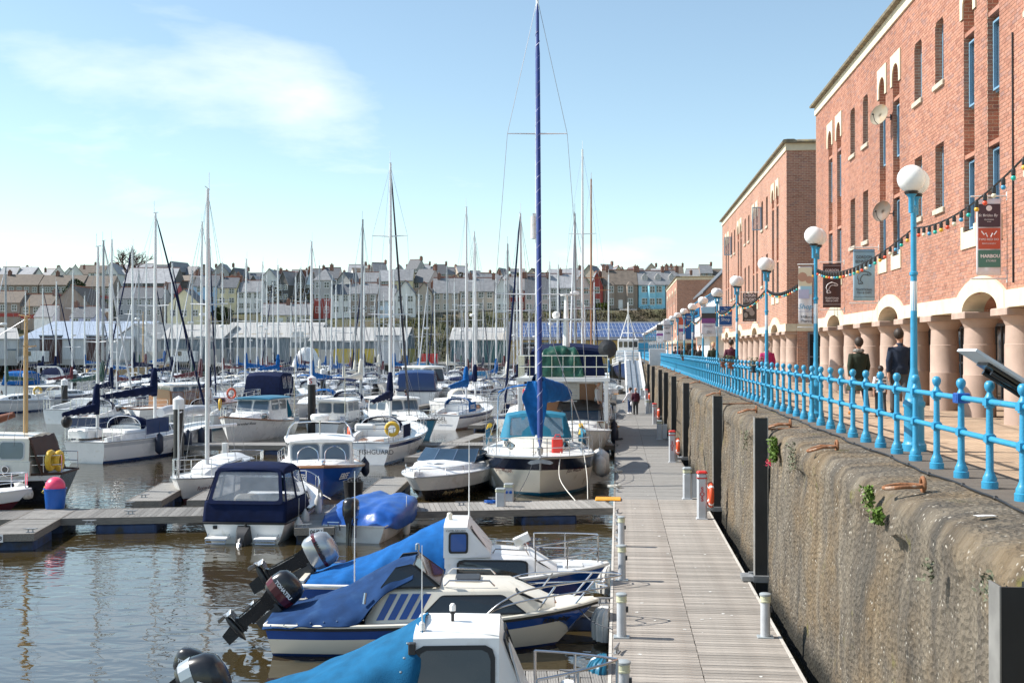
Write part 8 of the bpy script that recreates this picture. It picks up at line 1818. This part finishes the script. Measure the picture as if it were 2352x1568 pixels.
def place(proto, Hh, Lh, vx, D, s, rz, lab, grp):
    i = protos.index(proto) if proto in protos else None
    if proto.name not in used: c = proto; used.add(proto.name)
    else: c = copy_tree(proto, None, KD)
    p_ = W(vx, 802, D); d = Vector((cos(rz), sin(rz), 0))*(Lh*.56*s); c.location = (p_.x-d.x, p_.y-d.y, 0); c.rotation_euler = (rf_.uniform(-.012,.012), 0, rz); c.scale = (s,s,s); c['label'] = lab; c['group'] = grp; OCC.append(Vector((p_.x, p_.y, 0))); return c
rows_c = [y+q for y in RWY for q in (-6.3, 6.3)]
def free(x, y, dx=3.0, dy=8.5): return all(abs(o.x-x) > dx or abs(o.y-y) > dy for o in OCC)
MAST = [(236,553),(305,565),(423,520),(461,510),(563,595),(652,525),(716,555),(828,505),(948,525),(1014,538),(1086,532),(1199,490),(1323,490),(1165,560),(1382,628)]
MAST += [(x, rf_.uniform(598,700)) for x in (14,60,100,128,165,195,225,252,268,318,335,352,378,395,408,440,493,512,530,545,575,590,600,612,628,640,668,680,690,700,735,748,760,772,790,806,815,835,862,870,880,905,918,925,935,962,980,1000,1028,1045,1060,1075,1095,1110,1140,1158,1180,1190,1215,1228,1265,1280,1300,1345,1365)]
nth = {}
for vx, top in MAST:
    done = False; cand = []
    for y in rows_c:
        D = y*cos(TH)+0; x_ = W(vx,802,D).x; D = (Vector((x_, y+x_*.10, 0))-Vector((0,0,0))).dot(Vector((-sin(TH), cos(TH), 0))); H_need = 4.7+(802-top)*D/F
        if 8.6 < H_need < 15.2 and x_ < -2.6 and D > 62: cand.append((abs(H_need-11.6)+rf_.uniform(0,2.2), D, H_need))
    for _, D, Hn in sorted(cand):
        p_ = W(vx, 802, D)
        if not free(p_.x, p_.y): continue
        i = rf_.choice([0,0,1,2,3,4] if rf_.random() < .9 else [1]); s = Hn/PH_[i]
        if not .78 < s < 1.28:
            i = min(range(5), key=lambda q: abs(Hn/PH_[q]-1)+rf_.random()*.1); s = Hn/PH_[i]
        far, row = where(vx, D); away = rf_.random() < .5; key = (i, far, row, away); nth[key] = nth.get(key, 0)+1
        lab = '%s yacht, %s sail cover, %s, %s row before the %s' % ('white' if i != 4 else 'navy', pc[i], 'stern on' if away else 'bow on', row, far)
        if nth[key] > 1: lab += ', %s from left' % ['','','second','third','fourth','fifth','sixth'][min(nth[key],6)]
        place(protos[i], PH_[i], PL_[i], vx, D, s, (pi/2 if away else -pi/2)+rf_.uniform(-.06,.06)-.10, lab, 'yachts berthed in the far rows'); done = True; break
# motor boats in the gaps
for y in rows_c:
    x = -4.5
    while x > -.31*y-3:
        yy = y+x*.10; D = Vector((x, yy, 0)).dot(Vector((-sin(TH), cos(TH), 0))); vx = 1176+F*Vector((x, yy, 0)).dot(RGT)/D
        if D > 58 and vx > -60 and free(x, yy, 3.2, 9) and rf_.random() < .72:
            i = rf_.choice([0,1,2,1]); far, row = where(vx, D); away = rf_.random() < .5; key = ('m', i, far, row, away); nth[key] = nth.get(key, 0)+1
            lab = 'white motorboat, %s, %s, %s row before the %s' % (mdesc[i], 'stern on' if away else 'bow on', row, far)
            if nth[key] > 1: lab += ', %s from right' % ['','','second','third','fourth','fifth'][min(nth[key],5)]
            place(mprotos[i], 1, [8,7.5,9][i], vx, D, rf_.uniform(.82,1.08), (pi/2 if away else -pi/2)+rf_.uniform(-.08,.08)-.1, lab, 'motorboats berthed in the far rows')
        x -= 3.6
for o in protos+mprotos:
    if o.name not in used:
        for c in [x for x in COL.objects if x.parent == o or (x.parent and x.parent.parent == o)]: bpy.data.objects.remove(c)
        bpy.data.objects.remove(o)
# tall masted boats beyond the trawler
yacht('white yacht with a very tall mast beyond the trawler yacht', W(1338,802,74), AWAY(1338,0), 11.5, 6.2, detail=1, H=17.9, furl='navy', cover='bluec', hood='navy', spread=((.36,1.2),(.66,.9)))
yacht('old gaff boat with varnished mast and yard beyond the trawler yacht', W(1358,802,92), FACE(1358,0), 11.5, 6.2, detail=1, H=18.6, furl=None, cover='tan', hood=None, mast='redbrown', hullm='offwhite', spread=((.47,1.6),(.53,1.2)), name='gaff_cutter')
yacht('white yacht with light blue cover moored beside the gangway foot', W(1398,802,112), AWAY(1398,0), 9.5, 4., detail=1, H=12.2, furl=None, cover='skyc', hood='skyc', mast='alu')
# steel work vessel at the far quay
p = G(1440, 868, 0); t = boat_root('work_vessel', 'white steel work vessel with navy hull and tripod mast at the far end', 'ship', (p.x+.2, 182), -pi/2, 9)
H_ = Hull(16, 5.2, 3.0, 2.0, tr=.8, rake=1.5, e0=.25, e1=.6); H_.build(t, [M['black'], M['black'], M['navyp'], M['navyp'], M['white'], M['navyp']], boot=(0,.2), stripe=(.4,.3)); H_.deck(M['greyw']); H_.strake(M['white'], .1); H_.rail(M['white'], .4, .97, .9, .04, 6, join=True)
mb = MB(); mb.bbox(3,9,-2,2,2.0,4.4,.1); mb.bbox(4.5,8.2,-1.7,1.7,4.4,6.4,.1); mb.build('deckhouse', M['white'], t)
for k in range(4): win(t, (8.22,-1.6+.8*k,4.9), (8.22,-.85+.8*k,4.9), (8.22,-.85+.8*k,6.1), (8.22,-1.6+.8*k,6.1), (.08,.92), (.1,.9), 'white', 'glass', out=(1,0,0))
mb = MB(); mb.tube([(6,0,6.4),(6,0,12.4)], .12, 6); mb.tube([(5,-1.3,6.4),(6,0,10.6)], .09, 6); mb.tube([(5,1.3,6.4),(6,0,10.6)], .09, 6); mb.tube([(6,-1.4,11.2),(6,1.4,11.2)], .05, 5); mb.tube([(6,-.9,7.4),(6,.9,7.4)], .08, 5); mb.build('tripod_mast', M['white'], t)
# wooden hulled boat and big white tarpaulined boat against the far quay
t, _ = wheelboat('old yellow planked fishing boat with black cover at the far quay', G(300,866,0), AWAY(300,1.45), 14, 3.8, 7, 'spruce', 'black', roofh=1.1, fs=1.4, fb=2.2); rig(t, 9, 2., 11., 1.5, 14, None, None, 'spruce', ((.7,.6),), wires=False, r=.12)
t = boat_root('covered_boat', 'large boat wrapped in white plastic before the grey shed', 'motorboat', G(700,870,0), FACE(700,.3), 6); H_ = Hull(11, 3.8, 2., 1.5); H_.build(t, [M['white']]*6); rows_ = [[(x, 1.9*k*w_, 1.6+h_*(1-abs(k)**2.4)) for k in (-1,-.8,-.4,0,.4,.8,1)] for x, w_, h_ in ((.2,.8,1.6),(3,1.,3.2),(6,1.,3.4),(9,.7,2.2),(10.8,.2,.6))]; mb = grid_mesh(rows_, 4, 3, .12, 1.2); mb.build('white_wrap', M['white'], t, smooth=60)
t, _ = wheelboat('orange and white lifeboat in the far rows', G(600,874,0), FACE(600,.9), 9, 3.2, 4.5, 'navyp', 'orange', roofh=1.2, wood=False)
# vans, crates and fence on the far quay
def van(vx, D, label, flip):
    p_ = W(vx, 802, D); t = thing('van', label, 'van', (p_.x, p_.y, 2.08), TH+(pi if flip else 0), 'vans on the far quay'); mb = MB(); prof = [(0,.35),(0,2.3),(3.3,2.35),(4.2,1.45),(5.1,1.2),(5.25,.5),(5.2,.35)]
    mb.loft([[(x, y, z) for x, z in prof] for y in (-.95,.95)], True, True); mb.build('body', M['white'], t)
    for x in (1.0,4.2):
        for y in (-.97,.97): mb = MB(); mb.lathe([(0,-.1),(.33,-.1),(.33,.1),(0,.1)], (x,y,.33), 12, axis='y'); mb.build('wheel', M['black'], t)
    for sd in (1,-1): win(t, (2.5,sd*.95,1.4), (4.1,sd*.95,1.4), (3.4,sd*.95,2.25), (2.5,sd*.95,2.25), (.05,.95), (.05,.95), 'dark', 'glass', out=(0,sd,0))
    win(t, (4.24,-.85,1.46), (4.24,.85,1.46), (3.4,.85,2.3), (3.4,-.85,2.3), (.03,.97), (.05,.95), 'dark', 'glass', out=(1,0,1))
van(108, 208, 'white van parked before the brown roller door', True); van(452, 209.5, 'white van parked before the grey blue shed', True)
for k in range(10):
    p_ = W(968+(k % 5)*7.6, 802, 209+.02*(k//5)); t = thing('crate', 'red stacking crate pile on the far quay, %s' % ['west end, lower','second, lower','middle, lower','fourth, lower','east end, lower','west end, upper','second, upper','middle, upper','fourth, upper','east end, upper'][k], 'crate', (p_.x, p_.y, 2.08+.92*(k//5)), TH, 'red crates'); mb = MB()
    for q in range(5): mb.box(0,.58,0,.6,.18*q,.18*q+.13)
    mb.box(.04,.54,.04,.56,0,.9); mb.build('slatted_box', M['red'], t)
# ================================================================ SCRUB, TREES
M['scrub1'] = mat('winter scrub', (.075,.060,.030), .9, var=.5, scale=.25); M['scrub2'] = mat('ivy green', (.035,.055,.014), .8, var=.5, scale=.25); M['scrub3'] = mat('gorse yellow green', (.12,.125,.02), .85, var=.4, scale=.3)
def scrub(name, label, m_, n, regions, size, seed):
    rs = random.Random(seed); mb = MB(); clumps = []
    for (x0, x1, d0, d1, wt) in regions:
        for _ in range(int(wt)): clumps.append((rs.uniform(x0,x1), rs.uniform(d0,d1), rs.uniform(.8,2.2)))
    per = max(20, n//max(1,len(clumps)))
    for vx, D, r in clumps:
        c = W(vx, 802, D); c.z = hill_h(c.y)+r*.25
        for _ in range(per):
            d = Vector((rs.gauss(0,1), rs.gauss(0,1), rs.gauss(0,1))).normalized()*r*rs.random()**.4; p_ = c+Vector((d.x*1.3, d.y, abs(d.z)*.9-.3)); u = Vector((rs.uniform(-1,1), rs.uniform(-1,1), rs.uniform(-.6,1))).normalized()*size*rs.uniform(.5,1.3); v = u.cross(Vector((rs.uniform(-1,1), rs.uniform(-1,1), rs.uniform(-1,1)))).normalized()*size*rs.uniform(.25,.6)
            mb.add([p_-u*.5, p_+v*.5, p_+u*.5, p_-v*.5], [(0,1,2,3)])
    return tag(mb.build(name, m_, None, recalc=False), label, 'scrub', kind='stuff')
scrub('scrub_bank', 'leafless brown scrub on the bank behind the sheds', M['scrub1'], 26000, [(280,1560,236,257,330),(1180,1560,237,257,170),(-60,300,238,250,60)], .55, 1)
scrub('ivy_bank', 'dark ivy covering parts of the bank behind the sheds', M['scrub2'], 20000, [(560,760,240,257,90),(900,1190,237,257,190),(1190,1300,238,252,50),(280,420,238,250,40),(730,900,238,250,40)], .5, 2)
scrub('gorse_bank', 'yellow green bushes on the bank behind the sheds', M['scrub3'], 7000, [(850,960,240,256,40),(380,470,238,246,22),(500,560,250,258,12),(100,180,252,258,10)], .5, 3)
def bare_tree(vx, vy, D, h_, spread, label, seed):
    rs = random.Random(seed); p_ = W(vx, vy, D); t = thing('bare_tree', label, 'tree', (p_.x, p_.y, hill_h(p_.y)-.3)); mb = MB(); br = MB()
    mb.tube([(0,0,0),(.1,0,h_*.16),(0,.1,h_*.30)], [.5,.4,.34], 8); mb.build('trunk', M['brown'], t)
    def grow(p0, d, L_, r, lev):
        p1 = p0+d*L_*.5+Vector((rs.gauss(0,.05),rs.gauss(0,.05),.02))*L_; p2 = p1+(d+Vector((rs.gauss(0,.18),rs.gauss(0,.18),.10))).normalized()*L_*.5; br.tube([p0,p1,p2], [r,r*.8,r*.55], 4 if lev > 1 else 6, cap=False)
        if lev >= 5: return
        for k in range(3 if lev < 4 else 3):
            q = (d+Vector((rs.gauss(0,.55),rs.gauss(0,.55),rs.gauss(.12,.35)))).normalized(); grow(lerp(p1,p2,rs.uniform(.2,1)), q, L_*rs.uniform(.62,.80), r*.60, lev+1)
    for k in range(6): a_ = 2*pi*k/6+rs.uniform(-.3,.3); grow(Vector((0,.05,h_*.28)), Vector((cos(a_)*spread, sin(a_)*spread, 1)).normalized(), h_*.30, .34, 1)
    br.build('branches', M['brown'], t, recalc=False); return t
bare_tree(298, 640, 395, 15.5, .85, 'large bare rounded tree on the western skyline', 4)
bare_tree(975, 620, 440, 6, .9, 'low bare tree on the skyline behind the tall mast', 5); bare_tree(1245, 620, 440, 6.5, .9, 'low bare tree on the skyline beside the blue wrapped mast', 6)
def leafy(vx, D, h_, w_, m_, label, seed, z=None, cone=False, n=1500, leaf=.5):
    rs = random.Random(seed); p_ = W(vx, 802, D); t = thing('evergreen_tree', label, 'tree', (p_.x, p_.y, (hill_h(p_.y) if z is None else z)-.3)); mb = MB(); mb.tube([(0,0,0),(0,0,h_*.7)], [.2,.06], 6); mb.build('trunk', M['brown'], t); mb = MB()
    for _ in range(n):
        q = rs.random(); rr_ = w_*((1-q)**.8 if cone else sin(pi*min(.97,q*.85+.12))**.7)*(.55+.45*rs.random()**.5); a_ = rs.uniform(0,2*pi); p0 = Vector((rr_*cos(a_)*(1+.25*sin(a_*3+q*9)), rr_*sin(a_), h_*(.10+.90*q))); u = Vector((rs.uniform(-1,1), rs.uniform(-1,1), rs.uniform(-.5,1))).normalized()*leaf*rs.uniform(.6,1.2); v = u.cross(Vector((rs.uniform(-1,1), rs.uniform(-1,1), rs.uniform(-1,1)))).normalized()*leaf*.4
        mb.add([p0-u*.5, p0+v, p0+u*.5, p0-v], [(0,1,2,3)])
    mb.build('crown', m_, t, recalc=False); return t
leafy(172, 285, 6.0, 2.6, M['scrub2'], 'dark conifer before the council terrace', 1, 16.8); leafy(268, 266, 4.2, 3.0, M['scrub2'], 'dark evergreen bush behind the grey house', 2); leafy(510, 262, 3.2, 2.4, M['scrub2'], 'rounded evergreen beside the cream yellow cottage', 3); leafy(880, 430, 4.5, 3.5, M['scrub2'], 'dark umbrella pine on the skyline', 4, 30.5); leafy(92, 352, 3.0, 4.5, M['scrub3'], 'olive bush below the western skyline houses', 5); leafy(1380, 262, 1.6, 2.2, M['scrub3'], 'garden shrub before the taupe house', 6)
rt = random.Random(5); cnt = {}
for k in range(54):
    vx = rt.uniform(-20,1540); D = rt.choice([274,283,318,328,360,390]); nm_ = ['dark evergreen','olive garden shrub','round ivy covered bush'][k % 3]
    wh_ = ('of the western slope' if vx < 300 else 'above the grey sheds' if vx < 720 else 'above the yellow shed' if vx < 930 else 'above the teal shed' if vx < 1166 else 'above the solar roof'); cnt[nm_+wh_] = cnt.get(nm_+wh_, 0)+1
    leafy(vx, D, rt.uniform(2.8,6.2), rt.uniform(1.8,4.0), M[['scrub2','scrub3','scrub1'][k % 3]], '%s %s among the houses %s' % (ORD[cnt[nm_+wh_]-1], nm_, wh_), 50+k, n=420, leaf=.6)['group'] = 'trees and shrubs among the hillside houses'
leafy(1668, 96, 3.4, 1.4, M['leafd'], 'spiky palm plant beside the balcony cafe', 7, PZ+.2, n=500, leaf=1.0)
# ================================================================ PLANTS ON THE QUAY WALL
def wallplant(vx, vy, X, r, h_, n, m_, leaf, label, seed, name='wall_plant'):
    D = X*F/(vx-1419.5); p_ = W(vx, vy, D); rs = random.Random(seed); mb = MB()
    for _ in range(n):
        a_ = rs.uniform(0,2*pi); q = r*sqrt(rs.random()); p0 = Vector((-abs(rs.gauss(0,.05))-.02, q*cos(a_), q*sin(a_)*h_)); u = Vector((-rs.random()*.8, rs.uniform(-1,1), rs.uniform(-.5,1))).normalized()*leaf*rs.uniform(.6,1.3); v = u.cross(Vector((1,rs.uniform(-.5,.5),rs.uniform(-.5,.5)))).normalized()*leaf*.32
        mb.add([p0-u*.4, p0+v, p0+u*.6, p0-v], [(0,1,2,3)])
    o = mb.build(name, m_, None, recalc=False); o.location = p_; return tag(o, label, 'plant', 'plants rooted in the quay wall')
wallplant(1787,1032,2.78,.17,1.35,520,M['leafl'],.065,'bright lime leafed plant hanging beside the tall steel pile',1); wallplant(1773,1062,2.72,.05,1.2,40,M['pink'],.04,'pink valerian flower below the lime plant',2,'wall_flower')
wallplant(2010,1140,2.76,.09,1.3,260,M['leafl'],.05,'tuft of grass on the lip left of the nearest mooring ring',3); wallplant(2032,1185,2.74,.10,.9,200,M['leafl'],.055,'small leafy weed below the nearest mooring ring',4); wallplant(1650,955,2.77,.16,2.2,160,M['leafg'],.07,'grey green weeds by the second steel pile',5); wallplant(1828,1050,2.77,.16,1.6,150,M['leafg'],.05,'fine weeds right of the lime plant',6); wallplant(2150,1312,2.72,.05,2.2,60,M['leafg'],.05,'thin weed streak low on the near wall',7); wallplant(1720,1010,2.77,.14,1.6,110,M['leafg'],.05,'weeds behind the tall steel pile',8); wallplant(2290,1345,2.74,.06,2.,70,M['leafg'],.045,'weeds beside the cut off pile',9)
# ================================================================ PEOPLE
def person(label, loc, rz, h_=1.72, top='navy', legs='dark', hair='brown', coat=0., walk=.0, arms=(0.,0.), long_hair=False, shoe='black', stripes=None, hat=None, bag=None, scarf=None, sleeve=True, lean=0., look=0.):
    t = thing('person', label, 'person', loc, rz, None); k = h_/1.75; t.scale = (k,k,k); a_ = walk
    hip, knee, ank = .92, .50, .08
    L_ = []
    for s_, ph in ((1,a_),(-1,-a_)): L_.append([(0,s_*.09,hip),(ph*.55,s_*.095,knee+.01),(ph*.75-(.12 if ph < 0 else .0),s_*.10,ank+(.05 if ph < 0 else 0)),]) 
    A_ = []
    for s_, sw in ((1,-a_*.8+arms[0]),(-1,a_*.8+arms[1])): A_.append([(0,s_*.165,1.395),(-.02+sw*.3,s_*.235,1.13),(.05+sw*.75,s_*.23,.88)])
    def rem(o, v): md = o.modifiers.new('join','REMESH'); md.mode = 'VOXEL'; md.voxel_size = v; md.use_smooth_shade = True; sm = o.modifiers.new('soft','SMOOTH'); sm.iterations = 2; return o
    def torso(mb, g, z0, z1, flare=0.):
        R = []
        for z, rx, ry in ((.84,.105,.155),(.95,.115,.165),(1.08,.10,.14),(1.22,.115,.16),(1.34,.115,.18),(1.42,.085,.135),(1.48,.055,.065)):
            if z0 <= z <= z1: R.append([((rx+g)*cos(2*pi*i/14)+lean*(z-.9), (ry+g)*sin(2*pi*i/14), z) for i in range(14)])
        if flare: R = [[((.16+flare)*cos(2*pi*i/14)-.05, (.20+flare)*sin(2*pi*i/14), .92-flare*3.2) for i in range(14)]]+R
        mb.loft(R, True, True)
    mb = MB(); torso(mb, 0, 0, 2)
    for l in L_: mb.tube([(0,l[0][1],hip+.05)]+l, [.09,.085,.058,.04], 8)
    for l in A_:
        mb.tube(l, [.055,.042,.03], 8); w_ = Vector(l[2]); e = (w_-Vector(l[1])).normalized(); mb.tube([w_, w_+e*.05, w_+e*.09], [.03,.04,.03], 8)
        for j in range(4): mb.tube([w_+e*.08+Vector((.024*(j-1.5),0,0)), w_+e*(.14+.012*(1.5-abs(j-1.5)))+Vector((.024*(j-1.5)+.008,0,0)), w_+e*(.17)+Vector((.024*(j-1.5)+.02,0,0))], [.012,.011,.009], 5)
        mb.tube([w_+e*.03+Vector((.03,0,0)), w_+e*.07+Vector((.055,0,0)), w_+e*.11+Vector((.06,0,0))], [.013,.012,.01], 5)
    hx = lean*.7; mb.tube([(hx*.8,0,1.44),(hx,0,1.56)], [.055,.05], 8); mb.sphere((hx+.01,0,1.645), .106, 14, 10, (1.02,.80,1.16)); cl, sl_ = cos(look), sin(look)
    mb.sphere((hx+.01+.10*cl,.10*sl_,1.63), .018, 6, 5, (1.2,1,1.3)); mb.sphere((hx+.03*cl,.03*sl_,1.575), .055, 8, 6)
    for s_ in (1,-1): mb.sphere((hx-.085*s_*sl_*1.0+.0,.08*s_*cl,1.64), .024, 6, 5, (1,.5,1.4))
    rem(mb.build('body', M['skin'], t), .014)
    mb = MB(); torso(mb, .022, .9 if not coat else .9, 1.46, coat)
    for l in A_: mb.tube([l[0], l[1], lerp(Vector(l[1]), Vector(l[2]), .92 if sleeve else .35)], [.07,.06,.05], 8)
    mb.tube([(hx*.8,0,1.42),(hx*.9,0,1.50)], [.09,.068], 10)
    if not coat: mb.loft([[(.145*cos(2*pi*i/14), .19*sin(2*pi*i/14), z) for i in range(14)] for z in (.86,1.0)], True, True)
    rem(mb.build('coat' if coat else 'jacket', M[top], t), .016)
    mb = MB()
    for l in L_: mb.tube([(0,l[0][1],hip+.04)]+[l[0], l[1], (l[2][0],l[2][1],l[2][2]+.02)], [.11,.105,.075,.062], 10)
    mb.loft([[(.125*cos(2*pi*i/12), .172*sin(2*pi*i/12), z) for i in range(12)] for z in (.84,.98)], True, True); rem(mb.build('trousers', M[legs], t), .018)
    for l in L_: mb = MB(); e = l[2]; mb.tube([(e[0]-.07,e[1],e[2]-.025),(e[0]+.02,e[1],e[2]-.02),(e[0]+.14,e[1],e[2]-.045),(e[0]+.19,e[1],e[2]-.055)], [.042,.05,.042,.025], 8); mb.build('shoe', M[shoe], t, smooth=60)
    if hair:
        mb = MB(); mb.sphere((hx-.016*cl,-.016*sl_,1.672), .118, 14, 10, (1.0,.86,1.02)); mb.v = [v for v in mb.v]
        if long_hair: mb.tube([(hx-.07,0,1.68),(hx-.10,0,1.58),(hx-.10,0,1.45)], [.08,.075,.04], 8)
        rem(mb.build('hair', M[hair], t), .014).location = (-.018*cl,-.018*sl_,.012)
    if hat: mb = MB(); mb.lathe([(.13,1.70),(.115,1.72),(.10,1.77),(.04,1.79)], (hx,0,0), 12); mb.build('cap', M[hat], t, smooth=50)
    if scarf: mb = MB(); mb.torus((hx*.8,0,1.48), .085, .045, 'z', 16, 8); mb.build('scarf', M[scarf], t, smooth=60)
    if stripes:
        for z in (1.0,1.12,1.24,1.36): mb = MB(); mb.loft([[(.150*cos(2*pi*i/14), .205*sin(2*pi*i/14), z+d) for i in range(14)] for d in (0,.05)], True, False); mb.build('shirt_stripe', M[stripes], t)
    if bag: mb = MB(); mb.sphere((-.05,.30,.72), .12, 10, 8, (1,.5,1.2)); mb.tube([(-.02,.27,.84),(.02,.25,.92)], .015, 5); mb.build('bag', M[bag], t, smooth=60)
    return t
M['hairb'] = mat('dark hair', (.03,.017,.01), .6, var=.3, scale=30); M['hairf'] = mat('fair hair', (.45,.30,.12), .6, var=.3, scale=30); M['hairg'] = mat('grey hair', (.35,.34,.33), .6, var=.3, scale=30); M['olive'] = mat('olive wool', (.022,.030,.016), .9, var=.2); M['hood'] = mat('navy jersey', (.012,.022,.045), .9, var=.2); M['grtr'] = mat('grey trousers', (.075,.075,.075), .9, var=.2); M['denim'] = mat('denim', (.025,.06,.16), .9, var=.2); M['boot'] = mat('tan leather', (.42,.17,.04), .6); M['mag'] = mat('magenta coat', (.36,.012,.10), .8); M['plum'] = mat('plum fleece', (.075,.012,.03), .9); M['dots'] = mat('spotted scarf', (.25,.24,.22), .9, var=.95, scale=26)
PR_ = lambda vx, D: (W(vx,802,D).x, W(vx,802,D).y, PZ)
person('woman in long olive coat and spotted scarf walking away past the arcade', PR_(1972,24.8), pi/2+.10, 1.68, 'olive', 'denim', 'hairb', coat=.11, walk=.28, shoe='boot', scarf='dots')
person('man in navy hooded top walking away beside the nearest lamp', PR_(2066,24.4), pi/2+.05, 1.86, 'hood', 'grtr', 'hairb', walk=.14, sleeve=True, look=-.7)
person('small boy in grey striped shirt walking between the couple', PR_(2022,24.0), pi/2, 1.08, 'bnwhite', 'dark', 'hairb', walk=.16, stripes='grtr', sleeve=False)
person('woman in bright magenta coat walking beyond the third lamp', PR_(1762,36.5), pi/2, 1.66, 'mag', 'dark', 'hairg', walk=.1, bag='wood')
person('broad man in dark plum fleece walking away near the fourth lamp', PR_(1679,44.0), pi/2, 1.80, 'plum', 'dark', 'hairb', walk=.15)
person('man in green jacket and sunglasses walking towards the viewer', PR_(1638,53.5), -pi/2, 1.76, 'olive', 'dark', 'hairf', walk=.2)
person('woman in black jacket and white blouse walking towards the viewer', PR_(1607,63.), -pi/2, 1.68, 'black', 'dark', 'hairb', walk=.2, long_hair=True)
person('man in black coat seen from behind past the balcony cafe', PR_(1592,68.), pi/2, 1.78, 'black', 'dark', 'hairb')
person('bald man in black jacket in the far promenade crowd', PR_(1572,78.), pi/2, 1.76, 'black', 'dark', None)
person('person in purple top in the far promenade crowd', PR_(1559,86.), pi/2, 1.66, 'plum', 'dark', 'hairb'); person('person in dark top in the far promenade crowd', PR_(1551,88.), pi/2, 1.64, 'black', 'dark', 'hairb')
person('fair haired woman in white leaning on the far railing', PR_(1536,101.), pi*.9, 1.66, 'bnwhite', 'denim', 'hairf', arms=(.5,.5), lean=.25, long_hair=True); person('grey haired person at the far railing', PR_(1531,106.), pi/2, 1.66, 'greyw', 'dark', 'hairg')
PD = lambda vx, vy: (G(vx,vy,DECK).x, G(vx,vy,DECK).y, DECK)
person('man in white hooded top standing on the main pontoon', PD(1447,950), pi*.75, 1.74, 'bnwhite', 'denim', 'hairb', shoe='white', arms=(.4,.1)); person('bald man in plum jacket holding a bag on the main pontoon', PD(1460,952), pi*.55, 1.76, 'plum', 'dark', None, bag='bnwhite')
person('man in grey shirt and jeans standing on the third walkway', (W(888,802,68.).x, RWY[1]+W(888,802,68.).x*.10, DECK), pi/2-.3, 1.76, 'greyw', 'denim', 'hairb'); person('man in navy shirt and red shorts on the third walkway', (W(918,802,68.).x, RWY[1]+W(918,802,68.).x*.10, DECK), pi/2-.6, 1.76, 'navy', 'bnred', 'hairb', sleeve=False)
pt = TR.matrix_basis @ Vector((1.2,-1.55,0)); person('grey haired man in grey jumper and cap on the trawler yacht', (pt.x, pt.y, 1.47), -.2, 1.76, 'greyw', 'black', 'hairg', hat='greyw')
